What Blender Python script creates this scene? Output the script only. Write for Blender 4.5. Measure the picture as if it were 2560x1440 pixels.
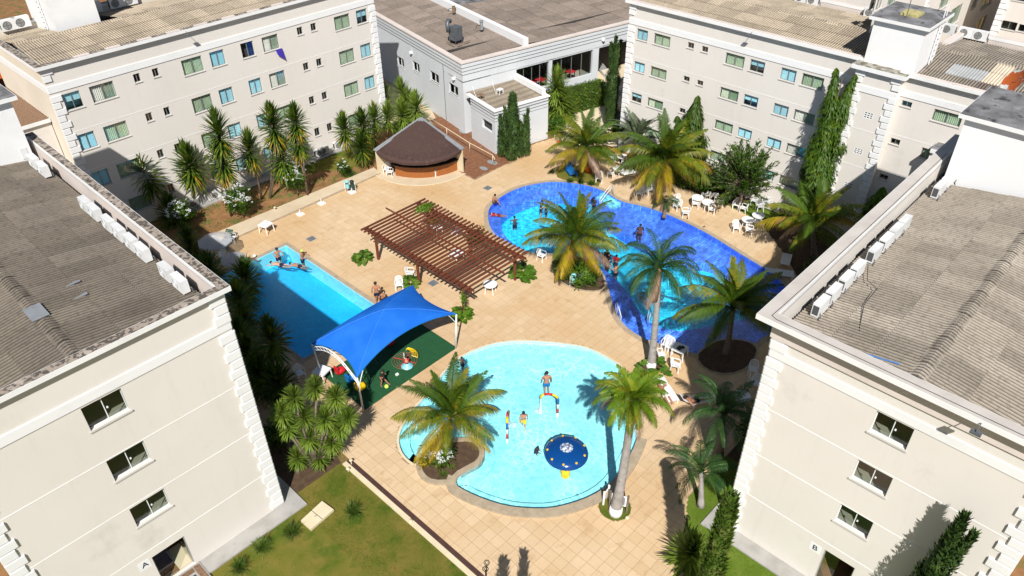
import bpy, bmesh, math, random
from math import sin, cos, pi, radians, hypot, atan2, floor, sqrt
from mathutils import Vector, Matrix, geometry
for o in list(bpy.data.objects): bpy.data.objects.remove(o)
SC = bpy.context.scene
COL = SC.collection
random.seed(7)
# ------------------------------------------------------------------ camera (solved from the building edges)
FPX, PITCH, ROLL, YAW, CH = 1925.26, .6408, .0100, .7662, 31.0
fw = Vector((cos(YAW)*cos(PITCH), sin(YAW)*cos(PITCH), -sin(PITCH)))
_r = Vector((sin(YAW), -cos(YAW), 0)); _d = fw.cross(_r)
rt = _r*cos(ROLL) + _d*sin(ROLL); dn = -_r*sin(ROLL) + _d*cos(ROLL)
cd = bpy.data.cameras.new('camera'); cam = bpy.data.objects.new('camera', cd); COL.objects.link(cam)
m3 = Matrix((rt, -dn, -fw)).transposed()
cam.matrix_world = Matrix.Translation((0, 0, CH)) @ m3.to_4x4()
cd.sensor_width = 36; cd.lens = FPX*36/2560; cd.clip_end = 2000; cd.clip_start = .5
SC.camera = cam
# ------------------------------------------------------------------ sky, sun, exposure
SUN_EL, SUN_AZ = radians(44.9), radians(42.7)          # light travels towards SUN_AZ (world angle from +x)
w = bpy.data.worlds.new('World'); SC.world = w; w.use_nodes = True
nt = w.node_tree; bgn = nt.nodes['Background']
sky = nt.nodes.new('ShaderNodeTexSky'); sky.sky_type = 'NISHITA'; sky.sun_disc = False
sky.sun_elevation = SUN_EL; sky.sun_rotation = radians(90) - (SUN_AZ + pi)
sky.air_density = 1.0; sky.dust_density = .6; sky.ozone_density = 1.5
nt.links.new(sky.outputs[0], bgn.inputs[0]); bgn.inputs[1].default_value = .052
sl = bpy.data.lights.new('sun', 'SUN'); sl.energy = 5.0; sl.angle = radians(.55); sl.color = (1, .965, .915)
so = bpy.data.objects.new('sun', sl); COL.objects.link(so)
sd = Vector((cos(SUN_AZ)*cos(SUN_EL), sin(SUN_AZ)*cos(SUN_EL), -sin(SUN_EL)))
so.rotation_euler = sd.to_track_quat('-Z', 'Y').to_euler(); so.location = (0, 0, 60)
SC.view_settings.view_transform = 'Standard'; SC.view_settings.look = 'None'
SC.view_settings.exposure = 0.25; SC.view_settings.gamma = 1
SC.render.engine = 'CYCLES'
SC.cycles.max_bounces = 8; SC.cycles.transparent_max_bounces = 12
SC.cycles.caustics_reflective = False; SC.cycles.caustics_refractive = False
# ------------------------------------------------------------------ measuring helpers: a pixel of the survey photo -> a point of the place
def ray(px, py):
    return rt*((px-1280)/FPX) + dn*((py-720)/FPX) + fw
def G(px, py, z=0.0):
    d = ray(px, py); t = (z-CH)/d.z; return Vector((d.x*t, d.y*t, z))
def OXp(px, py, x):
    d = ray(px, py); t = x/d.x; return Vector((x, d.y*t, CH+d.z*t))
def OYp(px, py, y):
    d = ray(px, py); t = y/d.y; return Vector((d.x*t, y, CH+d.z*t))
def HT(g, px, py):
    d = ray(px, py); s = (g.x*d.x+g.y*d.y)/(d.x*d.x+d.y*d.y); return CH+s*d.z
# ------------------------------------------------------------------ materials
MATS = {}
def nodes(name):
    m = bpy.data.materials.new(name); m.use_nodes = True; n = m.node_tree
    for x in list(n.nodes):
        if x.type != 'OUTPUT_MATERIAL': n.nodes.remove(x)
    MATS[name] = m
    return m, n, n.nodes['Material Output']
def N(n, t, **k):
    x = n.nodes.new('ShaderNode'+t)
    for a, b in k.items(): setattr(x, a, b)
    return x
def setin(n, node, key, v):
    if isinstance(v, bpy.types.NodeSocket): n.links.new(v, node.inputs[key])
    else: node.inputs[key].default_value = (*v, 1) if isinstance(v, tuple) and len(v) == 3 and node.inputs[key].type == 'RGBA' else v
def mixc(n, f, a, b, mode='MIX'):
    x = N(n, 'Mix', data_type='RGBA', blend_type=mode)
    setin(n, x, 0, f); setin(n, x, 6, a); setin(n, x, 7, b); return x.outputs[2]
def mth(n, op, a, b=0.0, c=0.0, clamp=False):
    x = N(n, 'Math', operation=op); x.use_clamp = clamp
    for i, v in enumerate((a, b, c)): setin(n, x, i, v)
    return x.outputs[0]
def pos(n): return N(n, 'NewGeometry').outputs['Position']
def noise(n, scale, detail=4, rough=.55, vec=None, dist=0):
    x = N(n, 'TexNoise'); x.inputs['Scale'].default_value = scale; x.inputs['Detail'].default_value = detail
    x.inputs['Roughness'].default_value = rough; x.inputs['Distortion'].default_value = dist
    n.links.new(vec if vec is not None else pos(n), x.inputs['Vector']); return x.outputs[0]
def ramp(n, f, a, b):
    x = N(n, 'MapRange'); setin(n, x, 0, f); x.inputs[1].default_value = a; x.inputs[2].default_value = b; return x.outputs[0]
def scaled(n, vec, s):
    x = N(n, 'Mapping'); n.links.new(vec, x.inputs[0]); x.inputs['Scale'].default_value = s; return x.outputs[0]
def M(name, c, c2=None, sc=1.0, lo=.4, hi=.7, rough=.7, bump=0, bsc=None, rnd=0, spec=.4, metal=0, c3=None, sc3=8, lo3=.6, hi3=.72, tr=0, det=5):
    m, n, out = nodes(name)
    p = N(n, 'BsdfPrincipled'); p.inputs['Roughness'].default_value = rough; p.inputs['Metallic'].default_value = metal
    p.inputs['Specular IOR Level'].default_value = spec
    col = c
    if c2: col = mixc(n, ramp(n, noise(n, sc, det), lo, hi), c, c2)
    if c3: col = mixc(n, ramp(n, noise(n, sc3, 6, .65), lo3, hi3), col, c3)
    if rnd:
        oi = N(n, 'ObjectInfo'); col = mixc(n, 1.0, col, N(n, 'CombineColor').outputs[0], 'MULTIPLY') if False else col
        f = mth(n, 'MULTIPLY_ADD', oi.outputs['Random'], rnd, 1-rnd/2)
        cc = N(n, 'CombineColor')
        for i in range(3): n.links.new(f, cc.inputs[i])
        col = mixc(n, 1.0, col, cc.outputs[0], 'MULTIPLY')
    setin(n, p, 'Base Color', col)
    if bump:
        b = N(n, 'Bump'); b.inputs['Strength'].default_value = bump; b.inputs['Distance'].default_value = .02
        n.links.new(noise(n, bsc or sc*6, 5), b.inputs['Height']); n.links.new(b.outputs[0], p.inputs['Normal'])
    if tr:
        t = N(n, 'BsdfTranslucent'); setin(n, t, 'Color', col); mx = N(n, 'MixShader'); mx.inputs[0].default_value = tr
        n.links.new(p.outputs[0], mx.inputs[1]); n.links.new(t.outputs[0], mx.inputs[2]); n.links.new(mx.outputs[0], out.inputs[0])
    else: n.links.new(p.outputs[0], out.inputs[0])
    return m
M('stucco', (.72, .68, .625), (.69, .65, .595), .25, rough=.85, bump=.12, bsc=14, c3=(.50, .455, .40), sc3=.35, lo3=.62, hi3=.9)
_m = MATS['stucco'].node_tree; _p = [q for q in _m.nodes if q.type == 'BSDF_PRINCIPLED'][0]; _c = _p.inputs['Base Color'].links[0].from_socket
_st = noise(_m, 1, 6, .65, scaled(_m, pos(_m), (2.2, 2.2, .22)))                    # faint rain streaks down the render
_m.links.new(mixc(_m, mth(_m, 'MULTIPLY', ramp(_m, _st, .55, .8), .2), _c, (.47, .44, .40)), _p.inputs['Base Color'])
M('trim', (.80, .80, .79), (.72, .72, .705), .6, lo=.5, hi=.8, rough=.75, bump=.1, bsc=10)
M('whitewall', (.82, .82, .815), (.72, .72, .70), .5, lo=.55, hi=.85, rough=.8, bump=.08, bsc=12, c3=(.55, .54, .52), sc3=1.2, lo3=.68, hi3=.85)
M('sidewall', (.74, .67, .56), (.68, .61, .5), .4, rough=.85, bump=.1, bsc=12)
M('pink_parapet', (.68, .60, .55), (.60, .53, .48), .7, rough=.85, bump=.15, bsc=9)
M('stained_cap', (.34, .285, .235), (.10, .085, .07), 5.5, lo=.47, hi=.53, rough=.95, bump=.5, bsc=10, c3=(.42, .36, .31), sc3=2.2, lo3=.58, hi3=.62)
M('clean_cap', (.56, .52, .475), (.48, .44, .40), 1.0, rough=.9, bump=.2, bsc=8, c3=(.22, .19, .17), sc3=2.6, lo3=.71, hi3=.74)
M('grey_wall', (.62, .65, .675), (.585, .61, .635), .4, rough=.8, bump=.08, bsc=12, c3=(.52, .52, .52), sc3=.5, lo3=.6, hi3=.85)
M('line_dark', (.22, .22, .22), rough=.9)
M('slab_top', (.13, .128, .13), (.26, .26, .27), .9, lo=.4, hi=.65, rough=.9, bump=.2, bsc=6, c3=(.045, .042, .04), sc3=1.4, lo3=.55, hi3=.66)
M('mould_ledge', (.36, .34, .29), (.13, .12, .085), 2.6, lo=.42, hi=.6, rough=.95, bump=.3, bsc=9)
def roofmat(name, c, c2, c3):
    m, n, out = nodes(name)
    p = N(n, 'BsdfPrincipled'); p.inputs['Roughness'].default_value = .92; p.inputs['Specular IOR Level'].default_value = .2
    tc = N(n, 'TexCoord').outputs['Object']
    oi = N(n, 'ObjectInfo')
    col = mixc(n, ramp(n, noise(n, .45, 5), .35, .68), c, c2)
    st = noise(n, 1, 5, .6, scaled(n, pos(n), (5, 5, 5)))
    col = mixc(n, ramp(n, st, .5, .78), col, c3)
    fine = noise(n, 26, 3, .7); col = mixc(n, mth(n, 'MULTIPLY', ramp(n, fine, .4, .7), .35), col, c3)
    zz = N(n, 'SeparateXYZ'); n.links.new(tc, zz.inputs[0])
    vall = ramp(n, mth(n, 'COSINE', mth(n, 'MULTIPLY', zz.outputs[0], 2*pi/.177)), .25, -.95)          # valleys painted darker to bring out the shading of the corrugation
    col = mixc(n, mth(n, 'MULTIPLY', vall, .9), col, tuple(x*.42 for x in c3))
    f = mth(n, 'MULTIPLY_ADD', oi.outputs['Random'], .34, .83); cc = N(n, 'CombineColor')
    for i in range(3): n.links.new(f, cc.inputs[i])
    col = mixc(n, 1.0, col, cc.outputs[0], 'MULTIPLY')
    lich = noise(n, 3.2, 6, .7); col = mixc(n, ramp(n, lich, .70, .73), col, (.52, .49, .43))
    setin(n, p, 'Base Color', col)
    b = N(n, 'Bump'); b.inputs['Strength'].default_value = .5; b.inputs['Distance'].default_value = .02
    n.links.new(noise(n, 18, 4), b.inputs['Height']); n.links.new(b.outputs[0], p.inputs['Normal'])
    n.links.new(p.outputs[0], out.inputs[0]); return m
roofmat('roof_a', (.215, .185, .145), (.165, .14, .115), (.10, .083, .068))
roofmat('roof_b', (.40, .35, .29), (.30, .26, .21), (.17, .145, .115))
roofmat('roof_c', (.52, .44, .33), (.42, .35, .26), (.26, .21, .16))
roofmat('roof_r', (.27, .22, .185), (.22, .18, .15), (.13, .105, .09))
def deckmat(name, c, c2, stain, grout=False):
    m, n, out = nodes(name)
    p = N(n, 'BsdfPrincipled'); p.inputs['Roughness'].default_value = .62; p.inputs['Specular IOR Level'].default_value = .35
    P = pos(n)
    mp = N(n, 'Mapping'); n.links.new(P, mp.inputs[0]); s = 1/.572
    mp.inputs['Location'].default_value = (-17.13*s, -13.66*s, 0); mp.inputs['Scale'].default_value = (s, s, 0)
    fl = N(n, 'VectorMath', operation='FLOOR'); n.links.new(mp.outputs[0], fl.inputs[0])
    wn = N(n, 'TexWhiteNoise'); n.links.new(fl.outputs[0], wn.inputs['Vector'])
    col = mixc(n, wn.outputs[0], c, c2)
    col = mixc(n, ramp(n, noise(n, .16, 4), .42, .66), col, stain)
    col = mixc(n, mth(n, 'MULTIPLY', ramp(n, noise(n, 1.1, 6, .65), .56, .70), .45), col, (stain[0]*.72, stain[1]*.62, stain[2]*.5))
    col = mixc(n, mth(n, 'MULTIPLY', ramp(n, noise(n, 5, 5, .6), .45, .75), .18), col, (c[0]*.62, c[1]*.6, c[2]*.55))
    setin(n, p, 'Base Color', col)
    b = N(n, 'Bump'); b.inputs['Strength'].default_value = .15; b.inputs['Distance'].default_value = .01
    n.links.new(noise(n, 30, 3), b.inputs['Height']); n.links.new(b.outputs[0], p.inputs['Normal'])
    n.links.new(p.outputs[0], out.inputs[0])
S_ = 0
deckmat('deck', (.67, .50, .32), (.60, .44, .265), (.58, .385, .20))
M('grout', (.38, .265, .165), (.30, .205, .125), 2, rough=.95)
M('coping', (.42, .34, .24), (.33, .265, .185), 2.5, rough=.85, bump=.3, bsc=20, c3=(.26, .2, .14), sc3=6, lo3=.55, hi3=.75)
M('concrete', (.40, .385, .36), (.30, .285, .26), 1.0, rough=.9, bump=.25, bsc=12, c3=(.2, .185, .165), sc3=2.5, lo3=.6, hi3=.8)
M('concrete_warm', (.60, .49, .345), (.53, .42, .28), .8, rough=.85, bump=.15, bsc=12)
M('soil', (.30, .15, .06), (.19, .095, .04), 1.2, rough=1, bump=.8, bsc=9, c3=(.12, .13, .03), sc3=.9, lo3=.5, hi3=.62)
M('dark_soil', (.10, .06, .035), (.06, .035, .02), 4, rough=1, bump=.8, bsc=12)
M('lawn', (.115, .13, .018), (.19, .155, .035), .7, lo=.35, hi=.65, rough=1, bump=.6, bsc=18, c3=(.07, .11, .012), sc3=.45, lo3=.5, hi3=.62, spec=.1)
M('lawn_green', (.09, .15, .015), (.14, .19, .03), .9, rough=1, bump=.6, bsc=18, spec=.1)
M('brown_strip', (.060, .028, .024), (.085, .04, .03), 2, rough=.8)
M('cream', (.70, .60, .42), (.62, .52, .35), 1.2, rough=.85)
M('asphalt', (.09, .085, .08), (.06, .057, .055), .8, rough=.95)
M('wood_ramp', (.235, .105, .052), (.17, .072, .036), 3, rough=.75, bump=.2, bsc=14, c3=(.30, .155, .08), sc3=4, lo3=.55, hi3=.8)
M('wood_pergola', (.165, .05, .026), (.115, .034, .018), 5, rough=.6, bump=.2, bsc=20, rnd=.3)
M('thatch', (.085, .048, .04), (.05, .028, .024), 16, rough=1, bump=1.0, bsc=45, c3=(.14, .088, .07), sc3=5, lo3=.56, hi3=.75)
M('counter', (.36, .125, .035), (.25, .08, .02), 22, lo=.45, hi=.6, rough=.35)
M('dark', (.018, .015, .014), rough=.7)
M('black', (.012, .012, .014), rough=.55)
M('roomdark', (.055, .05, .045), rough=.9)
M('roomfloor', (.30, .28, .225), (.26, .245, .2), 20, rough=.7)
M('roomwall', (.62, .60, .56), rough=.9)
M('alu', (.42, .43, .43), rough=.4, metal=.6)
M('sill', (.50, .48, .45), rough=.7)
M('curtain', (.52, .60, .45), (.42, .50, .37), 2, rough=.95, rnd=.25)
M('curtain_grey', (.60, .62, .56), (.5, .52, .46), 2, rough=.95, rnd=.2)
M('blind', (.60, .86, .90), (.5, .76, .82), .8, rough=.6, rnd=.35)
M('metal_white', (.78, .79, .79), rough=.45)
M('plastic', (.84, .85, .85), (.78, .78, .77), 1.5, rough=.4, rnd=.06)
M('plastic_pink', (.72, .50, .46), rough=.5)
M('acwhite', (.76, .765, .76), (.66, .66, .64), 2, rough=.5, rnd=.14, c3=(.45, .43, .38), sc3=5, lo3=.66, hi3=.8)
M('acgrille', (.085, .085, .088), rough=.6)
M('acfan', (.33, .33, .32), rough=.5)
M('copper', (.30, .12, .05), rough=.5)
M('grey_metal', (.16, .175, .19), (.12, .13, .14), 3, rough=.5, metal=.4)
M('galv', (.36, .38, .40), (.30, .32, .33), 2, rough=.45, metal=.3)
M('mat_green', (.012, .082, .028), (.010, .066, .022), 3, rough=.95, bump=.2, bsc=30)
M('yellow', (.80, .52, .01), rough=.4); M('red', (.55, .02, .025), rough=.45); M('blue', (.01, .14, .42), rough=.4)
M('white', (.84, .84, .84), rough=.45); M('orange', (.62, .13, .02), rough=.5); M('deepblue', (.004, .055, .22), rough=.16)
M('teal', (.20, .42, .46), rough=.5); M('darkgreen', (.012, .06, .035), rough=.5); M('aqua', (.22, .55, .62), rough=.4)
M('navy', (.01, .015, .05), rough=.7); M('redcloth', (.42, .012, .02), rough=.8); M('pinkcloth', (.55, .05, .22), rough=.8)
M('yellowhatch', (.52, .46, .20), (.36, .31, .14), 4, rough=.8)
M('rust', (.45, .10, .02), (.62, .62, .60), 1.4, lo=.50, hi=.53, rough=.7)
M('skin', (.42, .20, .12), (.36, .165, .095), 4, rough=.5, rnd=.2, spec=.3); M('skin_dark', (.145, .062, .038), rough=.5, rnd=.3, spec=.3)
M('skin_light', (.56, .33, .24), rough=.5, spec=.3); M('hair', (.012, .009, .008), rough=.6)
M('trunk', (.20, .155, .115), (.12, .09, .065), 6, rough=.95, bump=.8, bsc=16)
M('trunk_grey', (.36, .33, .31), (.25, .23, .21), 3, rough=.9, bump=.4, bsc=14, c3=(.14, .115, .095), sc3=5, lo3=.56, hi3=.7)
M('trunk_dry', (.27, .165, .10), (.14, .085, .05), 9, rough=1, bump=1, bsc=25)
M('limewash', (.82, .82, .80), (.6, .57, .52), 4, lo=.55, hi=.75, rough=.9)
def leaf(name, c, c2, tip=None, tr=.3, sc=2.5, rnd=.35):
    return M(name, c, c2, sc, rough=.5, rnd=rnd, tr=tr, spec=.35, c3=tip, sc3=1.6, lo3=.5, hi3=.64)
leaf('frond_green', (.075, .135, .010), (.045, .10, .008), tr=.35)
leaf('frond_mid', (.16, .20, .012), (.09, .14, .010), tip=(.30, .24, .015), tr=.35)
leaf('frond_yellow', (.42, .30, .012), (.26, .24, .014), tip=(.36, .19, .06), tr=.35)
leaf('frond_dry', (.30, .20, .13), (.20, .13, .09), tr=.2)
leaf('frond_dark', (.035, .10, .020), (.02, .068, .014), tip=(.07, .14, .03), tr=.3)
leaf('frond_lime', (.16, .26, .010), (.09, .18, .008), tip=(.30, .32, .02), tr=.4)
leaf('frond_blue', (.12, .16, .09), (.08, .12, .06), tip=(.2, .22, .13), tr=.25)
leaf('drac', (.065, .125, .012), (.03, .07, .010), tip=(.22, .28, .02), tr=.25)
leaf('drac_yellow', (.42, .26, .012), (.20, .24, .02), tip=(.5, .22, .03), tr=.3)
leaf('yucca', (.16, .24, .025), (.09, .16, .02), tip=(.24, .32, .05), tr=.25)
leaf('ashoka', (.06, .125, .008), (.02, .055, .004), tip=(.13, .21, .01), tr=.3, sc=1.6)
leaf('ashoka_lime', (.12, .22, .01), (.06, .13, .008), tip=(.18, .27, .02), tr=.35)
leaf('cypress', (.05, .105, .022), (.026, .058, .012), tip=(.09, .15, .035), tr=.15)
leaf('cypress_brown', (.07, .07, .03), (.03, .04, .018), tip=(.11, .09, .05), tr=.1)
leaf('bush', (.05, .115, .006), (.02, .06, .004), tip=(.11, .19, .01), tr=.25)
leaf('bush_lime', (.14, .26, .02), (.08, .17, .015), tip=(.22, .34, .04), tr=.35)
leaf('banana', (.10, .22, .02), (.055, .14, .012), tip=(.20, .30, .05), tr=.3)
leaf('croton', (.50, .10, .01), (.30, .05, .01), tip=(.55, .28, .03), tr=.3)
leaf('tuft', (.10, .17, .02), (.055, .11, .014), tip=(.2, .24, .06), tr=.3)
leaf('petal', (.82, .84, .82), (.75, .78, .78), tr=.2, rnd=.1)
leaf('blossom', (.75, .72, .45), (.65, .62, .35), tr=.2, rnd=.1)
def fres(n, ior, normal=None):
    g_ = N(n, 'NewGeometry'); f = N(n, 'Fresnel'); v = mth(n, 'MULTIPLY_ADD', g_.outputs['Backfacing'], 1/ior-ior, ior); n.links.new(v, f.inputs[0])
    if normal is not None: n.links.new(normal, f.inputs['Normal'])
    return f
def glass(name, tint, rough=.03, refl=.9, body=None, bmix=.0):
    m, n, out = nodes(name)
    t = N(n, 'BsdfTransparent'); setin(n, t, 'Color', tint)
    g = N(n, 'BsdfGlossy'); g.inputs['Roughness'].default_value = rough; setin(n, g, 'Color', (refl, refl, refl))
    fr = fres(n, 1.5)
    a = N(n, 'MixShader'); n.links.new(fr.outputs[0], a.inputs[0]); n.links.new(t.outputs[0], a.inputs[1]); n.links.new(g.outputs[0], a.inputs[2])
    n.links.new(a.outputs[0], out.inputs[0])
glass('glass', (.93, .965, .95)); glass('glass_blue', (.90, .97, .99)); glass('glass_clear', (.8, .86, .85))
def water(name, tint, wave, cau, amp, bump=.35):
    m, n, out = nodes(name)
    P = pos(n)
    d = noise(n, wave*.9, 3, .5)
    cb = N(n, 'Combine'+'XYZ'); n.links.new(d, cb.inputs[0]); n.links.new(noise(n, wave*1.1, 3, .5, scaled(n, P, (1, 1.2, 1))), cb.inputs[1])
    va = N(n, 'VectorMath', operation='MULTIPLY_ADD'); n.links.new(cb.outputs[0], va.inputs[0]); va.inputs[1].default_value = (.9, .9, 0); n.links.new(P, va.inputs[2])
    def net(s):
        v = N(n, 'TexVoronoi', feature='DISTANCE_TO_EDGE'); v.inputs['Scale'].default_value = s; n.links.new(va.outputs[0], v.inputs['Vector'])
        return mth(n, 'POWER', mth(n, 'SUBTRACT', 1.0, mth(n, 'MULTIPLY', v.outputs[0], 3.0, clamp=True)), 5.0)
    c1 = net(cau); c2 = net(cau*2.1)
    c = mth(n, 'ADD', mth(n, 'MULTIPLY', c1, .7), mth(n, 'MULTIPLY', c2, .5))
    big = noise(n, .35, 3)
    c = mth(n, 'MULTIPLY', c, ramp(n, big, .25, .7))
    f = mth(n, 'MULTIPLY_ADD', c, amp, 1-amp*.18)  # bright caustic net put into the transmission colour of the surface
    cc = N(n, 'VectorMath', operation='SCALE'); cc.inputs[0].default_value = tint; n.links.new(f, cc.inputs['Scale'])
    t = N(n, 'BsdfTransparent'); n.links.new(cc.outputs[0], t.inputs[0])
    b = N(n, 'Bump'); b.inputs['Strength'].default_value = bump; b.inputs['Distance'].default_value = .05
    n.links.new(noise(n, wave*2.2, 5, .6, scaled(n, P, (1, 1.6, 1)), .4), b.inputs['Height'])
    g = N(n, 'BsdfGlossy'); g.inputs['Roughness'].default_value = .05; n.links.new(b.outputs[0], g.inputs['Normal'])
    fr = fres(n, 1.33, b.outputs[0])
    mx = N(n, 'MixShader'); n.links.new(mth(n, 'MULTIPLY', fr.outputs[0], 1.3, clamp=True), mx.inputs[0])
    n.links.new(t.outputs[0], mx.inputs[1]); n.links.new(g.outputs[0], mx.inputs[2]); n.links.new(mx.outputs[0], out.inputs[0])
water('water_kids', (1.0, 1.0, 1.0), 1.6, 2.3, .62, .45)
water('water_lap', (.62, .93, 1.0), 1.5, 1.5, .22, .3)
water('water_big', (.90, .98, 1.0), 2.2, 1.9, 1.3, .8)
M('pool_kids', (.33, .90, .97), (.27, .86, .96), .6, rough=.6)
M('pool_kids_rim', (.50, .80, .84), (.42, .74, .8), 2, rough=.6)
M('pool_lap', (.03, .52, .84), (.02, .44, .80), .35, rough=.6)
M('pool_deep', (.03, .62, .88), (.015, .55, .85), .4, rough=.6)
M('pool_steps', (.22, .66, .78), rough=.5)
def tiled(name, c, c2, gr, s):
    m, n, out = nodes(name)
    p = N(n, 'BsdfPrincipled'); p.inputs['Roughness'].default_value = .3
    br = N(n, 'TexBrick'); br.offset = 0; br.inputs['Scale'].default_value = s; br.inputs['Mortar Size'].default_value = .03
    br.inputs['Brick Width'].default_value = .5; br.inputs['Row Height'].default_value = .5
    setin(n, br, 'Color1', c); setin(n, br, 'Color2', c2); setin(n, br, 'Mortar', gr); n.links.new(pos(n), br.inputs['Vector'])
    n.links.new(br.outputs[0], p.inputs['Base Color']); n.links.new(p.outputs[0], out.inputs[0])
tiled('tile_blue', (.045, .17, .86), (.065, .21, .90), (.17, .32, .92), 2.5)
tiled('tile_navy', (.004, .022, .34), (.006, .030, .40), (.03, .07, .40), 2.5)
# canopy fabric
m, n, out = nodes('canopy')
p = N(n, 'BsdfDiffuse'); setin(n, p, 'Color', mixc(n, ramp(n, noise(n, .6, 3), .4, .7), (.018, .155, .66), (.03, .20, .72)))
t = N(n, 'BsdfTranslucent'); setin(n, t, 'Color', (.01, .08, .45)); mx = N(n, 'MixShader'); mx.inputs[0].default_value = .12
n.links.new(p.outputs[0], mx.inputs[1]); n.links.new(t.outputs[0], mx.inputs[2]); n.links.new(mx.outputs[0], out.inputs[0])
m, n, out = nodes('parasol_film')
p = N(n, 'BsdfDiffuse'); setin(n, p, 'Color', (.55, .56, .58)); t = N(n, 'BsdfTransparent'); mx = N(n, 'MixShader'); mx.inputs[0].default_value = .35
n.links.new(p.outputs[0], mx.inputs[1]); n.links.new(t.outputs[0], mx.inputs[2]); n.links.new(mx.outputs[0], out.inputs[0])
m, n, out = nodes('spray')
p = N(n, 'BsdfDiffuse'); setin(n, p, 'Color', (.85, .9, .92)); t = N(n, 'BsdfTransparent'); mx = N(n, 'MixShader')
n.links.new(ramp(n, noise(n, 9, 5, .7), .42, .62), mx.inputs[0]); n.links.new(t.outputs[0], mx.inputs[1]); n.links.new(p.outputs[0], mx.inputs[2]); n.links.new(mx.outputs[0], out.inputs[0])

# ------------------------------------------------------------------ mesh builder and object helpers
class MB:
    def __init__(s): s.v = []; s.f = []; s.mi = []; s.cur = 0
    def quad(s, *p):
        i = len(s.v); s.v += [tuple(q) for q in p]; s.f.append(tuple(range(i, i+len(p)))); s.mi.append(s.cur); return s
    def box(s, x0, x1, y0, y1, z0, z1):
        i = len(s.v)
        s.v += [(x0, y0, z0), (x1, y0, z0), (x1, y1, z0), (x0, y1, z0), (x0, y0, z1), (x1, y0, z1), (x1, y1, z1), (x0, y1, z1)]
        for f in ((0, 3, 2, 1), (4, 5, 6, 7), (0, 1, 5, 4), (1, 2, 6, 5), (2, 3, 7, 6), (3, 0, 4, 7)):
            s.f.append(tuple(i+k for k in f)); s.mi.append(s.cur)
        return s
    def obox(s, a, b, w, h, up=(0, 0, 1)):
        a = Vector(a); b = Vector(b); d = (b-a).normalized(); up = Vector(up)
        if abs(d.dot(up)) > .98: up = Vector((1, 0, 0))
        sx = d.cross(up).normalized(); uz = sx.cross(d).normalized(); i = len(s.v)
        for e in (a, b):
            for p, q in ((-1, -1), (1, -1), (1, 1), (-1, 1)): s.v.append(tuple(e+sx*p*w/2+uz*q*h/2))
        for f in ((0, 1, 2, 3), (7, 6, 5, 4), (0, 4, 5, 1), (1, 5, 6, 2), (2, 6, 7, 3), (3, 7, 4, 0)):
            s.f.append(tuple(i+k for k in f)); s.mi.append(s.cur)
        return s
    def tube(s, pts, r, n=6, cap=True):
        pts = [Vector(p) for p in pts]; rr = r if isinstance(r, (list, tuple)) else [r]*len(pts); base = len(s.v)
        ref = None
        for k, p in enumerate(pts):
            d = (pts[min(k+1, len(pts)-1)]-pts[max(k-1, 0)]).normalized()
            if ref is None: ref = Vector((0, 0, 1)) if abs(d.z) < .9 else Vector((1, 0, 0))
            sx = d.cross(ref).normalized(); uy = sx.cross(d).normalized(); ref = uy
            for j in range(n):
                a = 2*pi*j/n; s.v.append(tuple(p+(sx*cos(a)+uy*sin(a))*rr[k]))
        for k in range(len(pts)-1):
            for j in range(n):
                a = base+k*n+j; b = base+k*n+(j+1) % n; s.f.append((a, b, b+n, a+n)); s.mi.append(s.cur)
        if cap:
            s.f.append(tuple(base+j for j in reversed(range(n)))); s.mi.append(s.cur)
            s.f.append(tuple(base+(len(pts)-1)*n+j for j in range(n))); s.mi.append(s.cur)
        return s
    def prism(s, poly, z0, z1, top=True, bottom=False):
        i = len(s.v); k = len(poly)
        s.v += [(p[0], p[1], z0) for p in poly]+[(p[0], p[1], z1) for p in poly]
        for j in range(k):
            a = i+j; b = i+(j+1) % k; s.f.append((a, b, b+k, a+k)); s.mi.append(s.cur)
        if top:
            for t in tess([poly]): s.f.append(tuple(i+k+q for q in t)); s.mi.append(s.cur)
        if bottom:
            for t in tess([poly]): s.f.append(tuple(i+q for q in reversed(t))); s.mi.append(s.cur)
        return s
    def sheet(s, polys, z):
        i = len(s.v)
        if len(polys) > 1:
            bm = bmesh.new()
            for P in polys:
                vs = [bm.verts.new((p[0], p[1], z)) for p in P]
                for a in range(len(vs)): bm.edges.new((vs[a-1], vs[a]))
            bmesh.ops.triangle_fill(bm, use_beauty=True, use_dissolve=False, edges=bm.edges[:], normal=(0, 0, 1))
            bm.verts.index_update(); s.v += [tuple(v.co) for v in bm.verts]
            for f in bm.faces: s.f.append(tuple(i+v.index for v in f.verts)); s.mi.append(s.cur)
            bm.free(); return s
        for P in polys: s.v += [(p[0], p[1], z) for p in P]
        for t in tess(polys): s.f.append(tuple(i+q for q in t)); s.mi.append(s.cur)
        return s
    def lathe(s, c, prof, n=20, sx=1, sy=1):
        i = len(s.v)
        for r, z in prof:
            for j in range(n):
                a = 2*pi*j/n; s.v.append((c[0]+r*cos(a)*sx, c[1]+r*sin(a)*sy, c[2]+z))
        for k in range(len(prof)-1):
            for j in range(n):
                a = i+k*n+j; b = i+k*n+(j+1) % n; s.f.append((a, b, b+n, a+n)); s.mi.append(s.cur)
        return s
    def build(s, name, mat, parent=None, smooth=False, label=None, kind=None, mesh_only=False):
        off = Vector((0, 0, 0))
        if parent is not None:
            off = wloc(parent)
        me = bpy.data.meshes.new(name)
        me.from_pydata([(a-off.x, b-off.y, c-off.z) for a, b, c in s.v] if off.length > 0 else s.v, [], s.f)
        for q in (mat if isinstance(mat, (list, tuple)) else [mat]): me.materials.append(MATS[q])
        if len(set(s.mi)) > 1: me.polygons.foreach_set('material_index', s.mi)
        if smooth: me.polygons.foreach_set('use_smooth', [True]*len(me.polygons))
        me.update()
        if mesh_only: return me
        return link(name, me, parent, label, kind)
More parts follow.
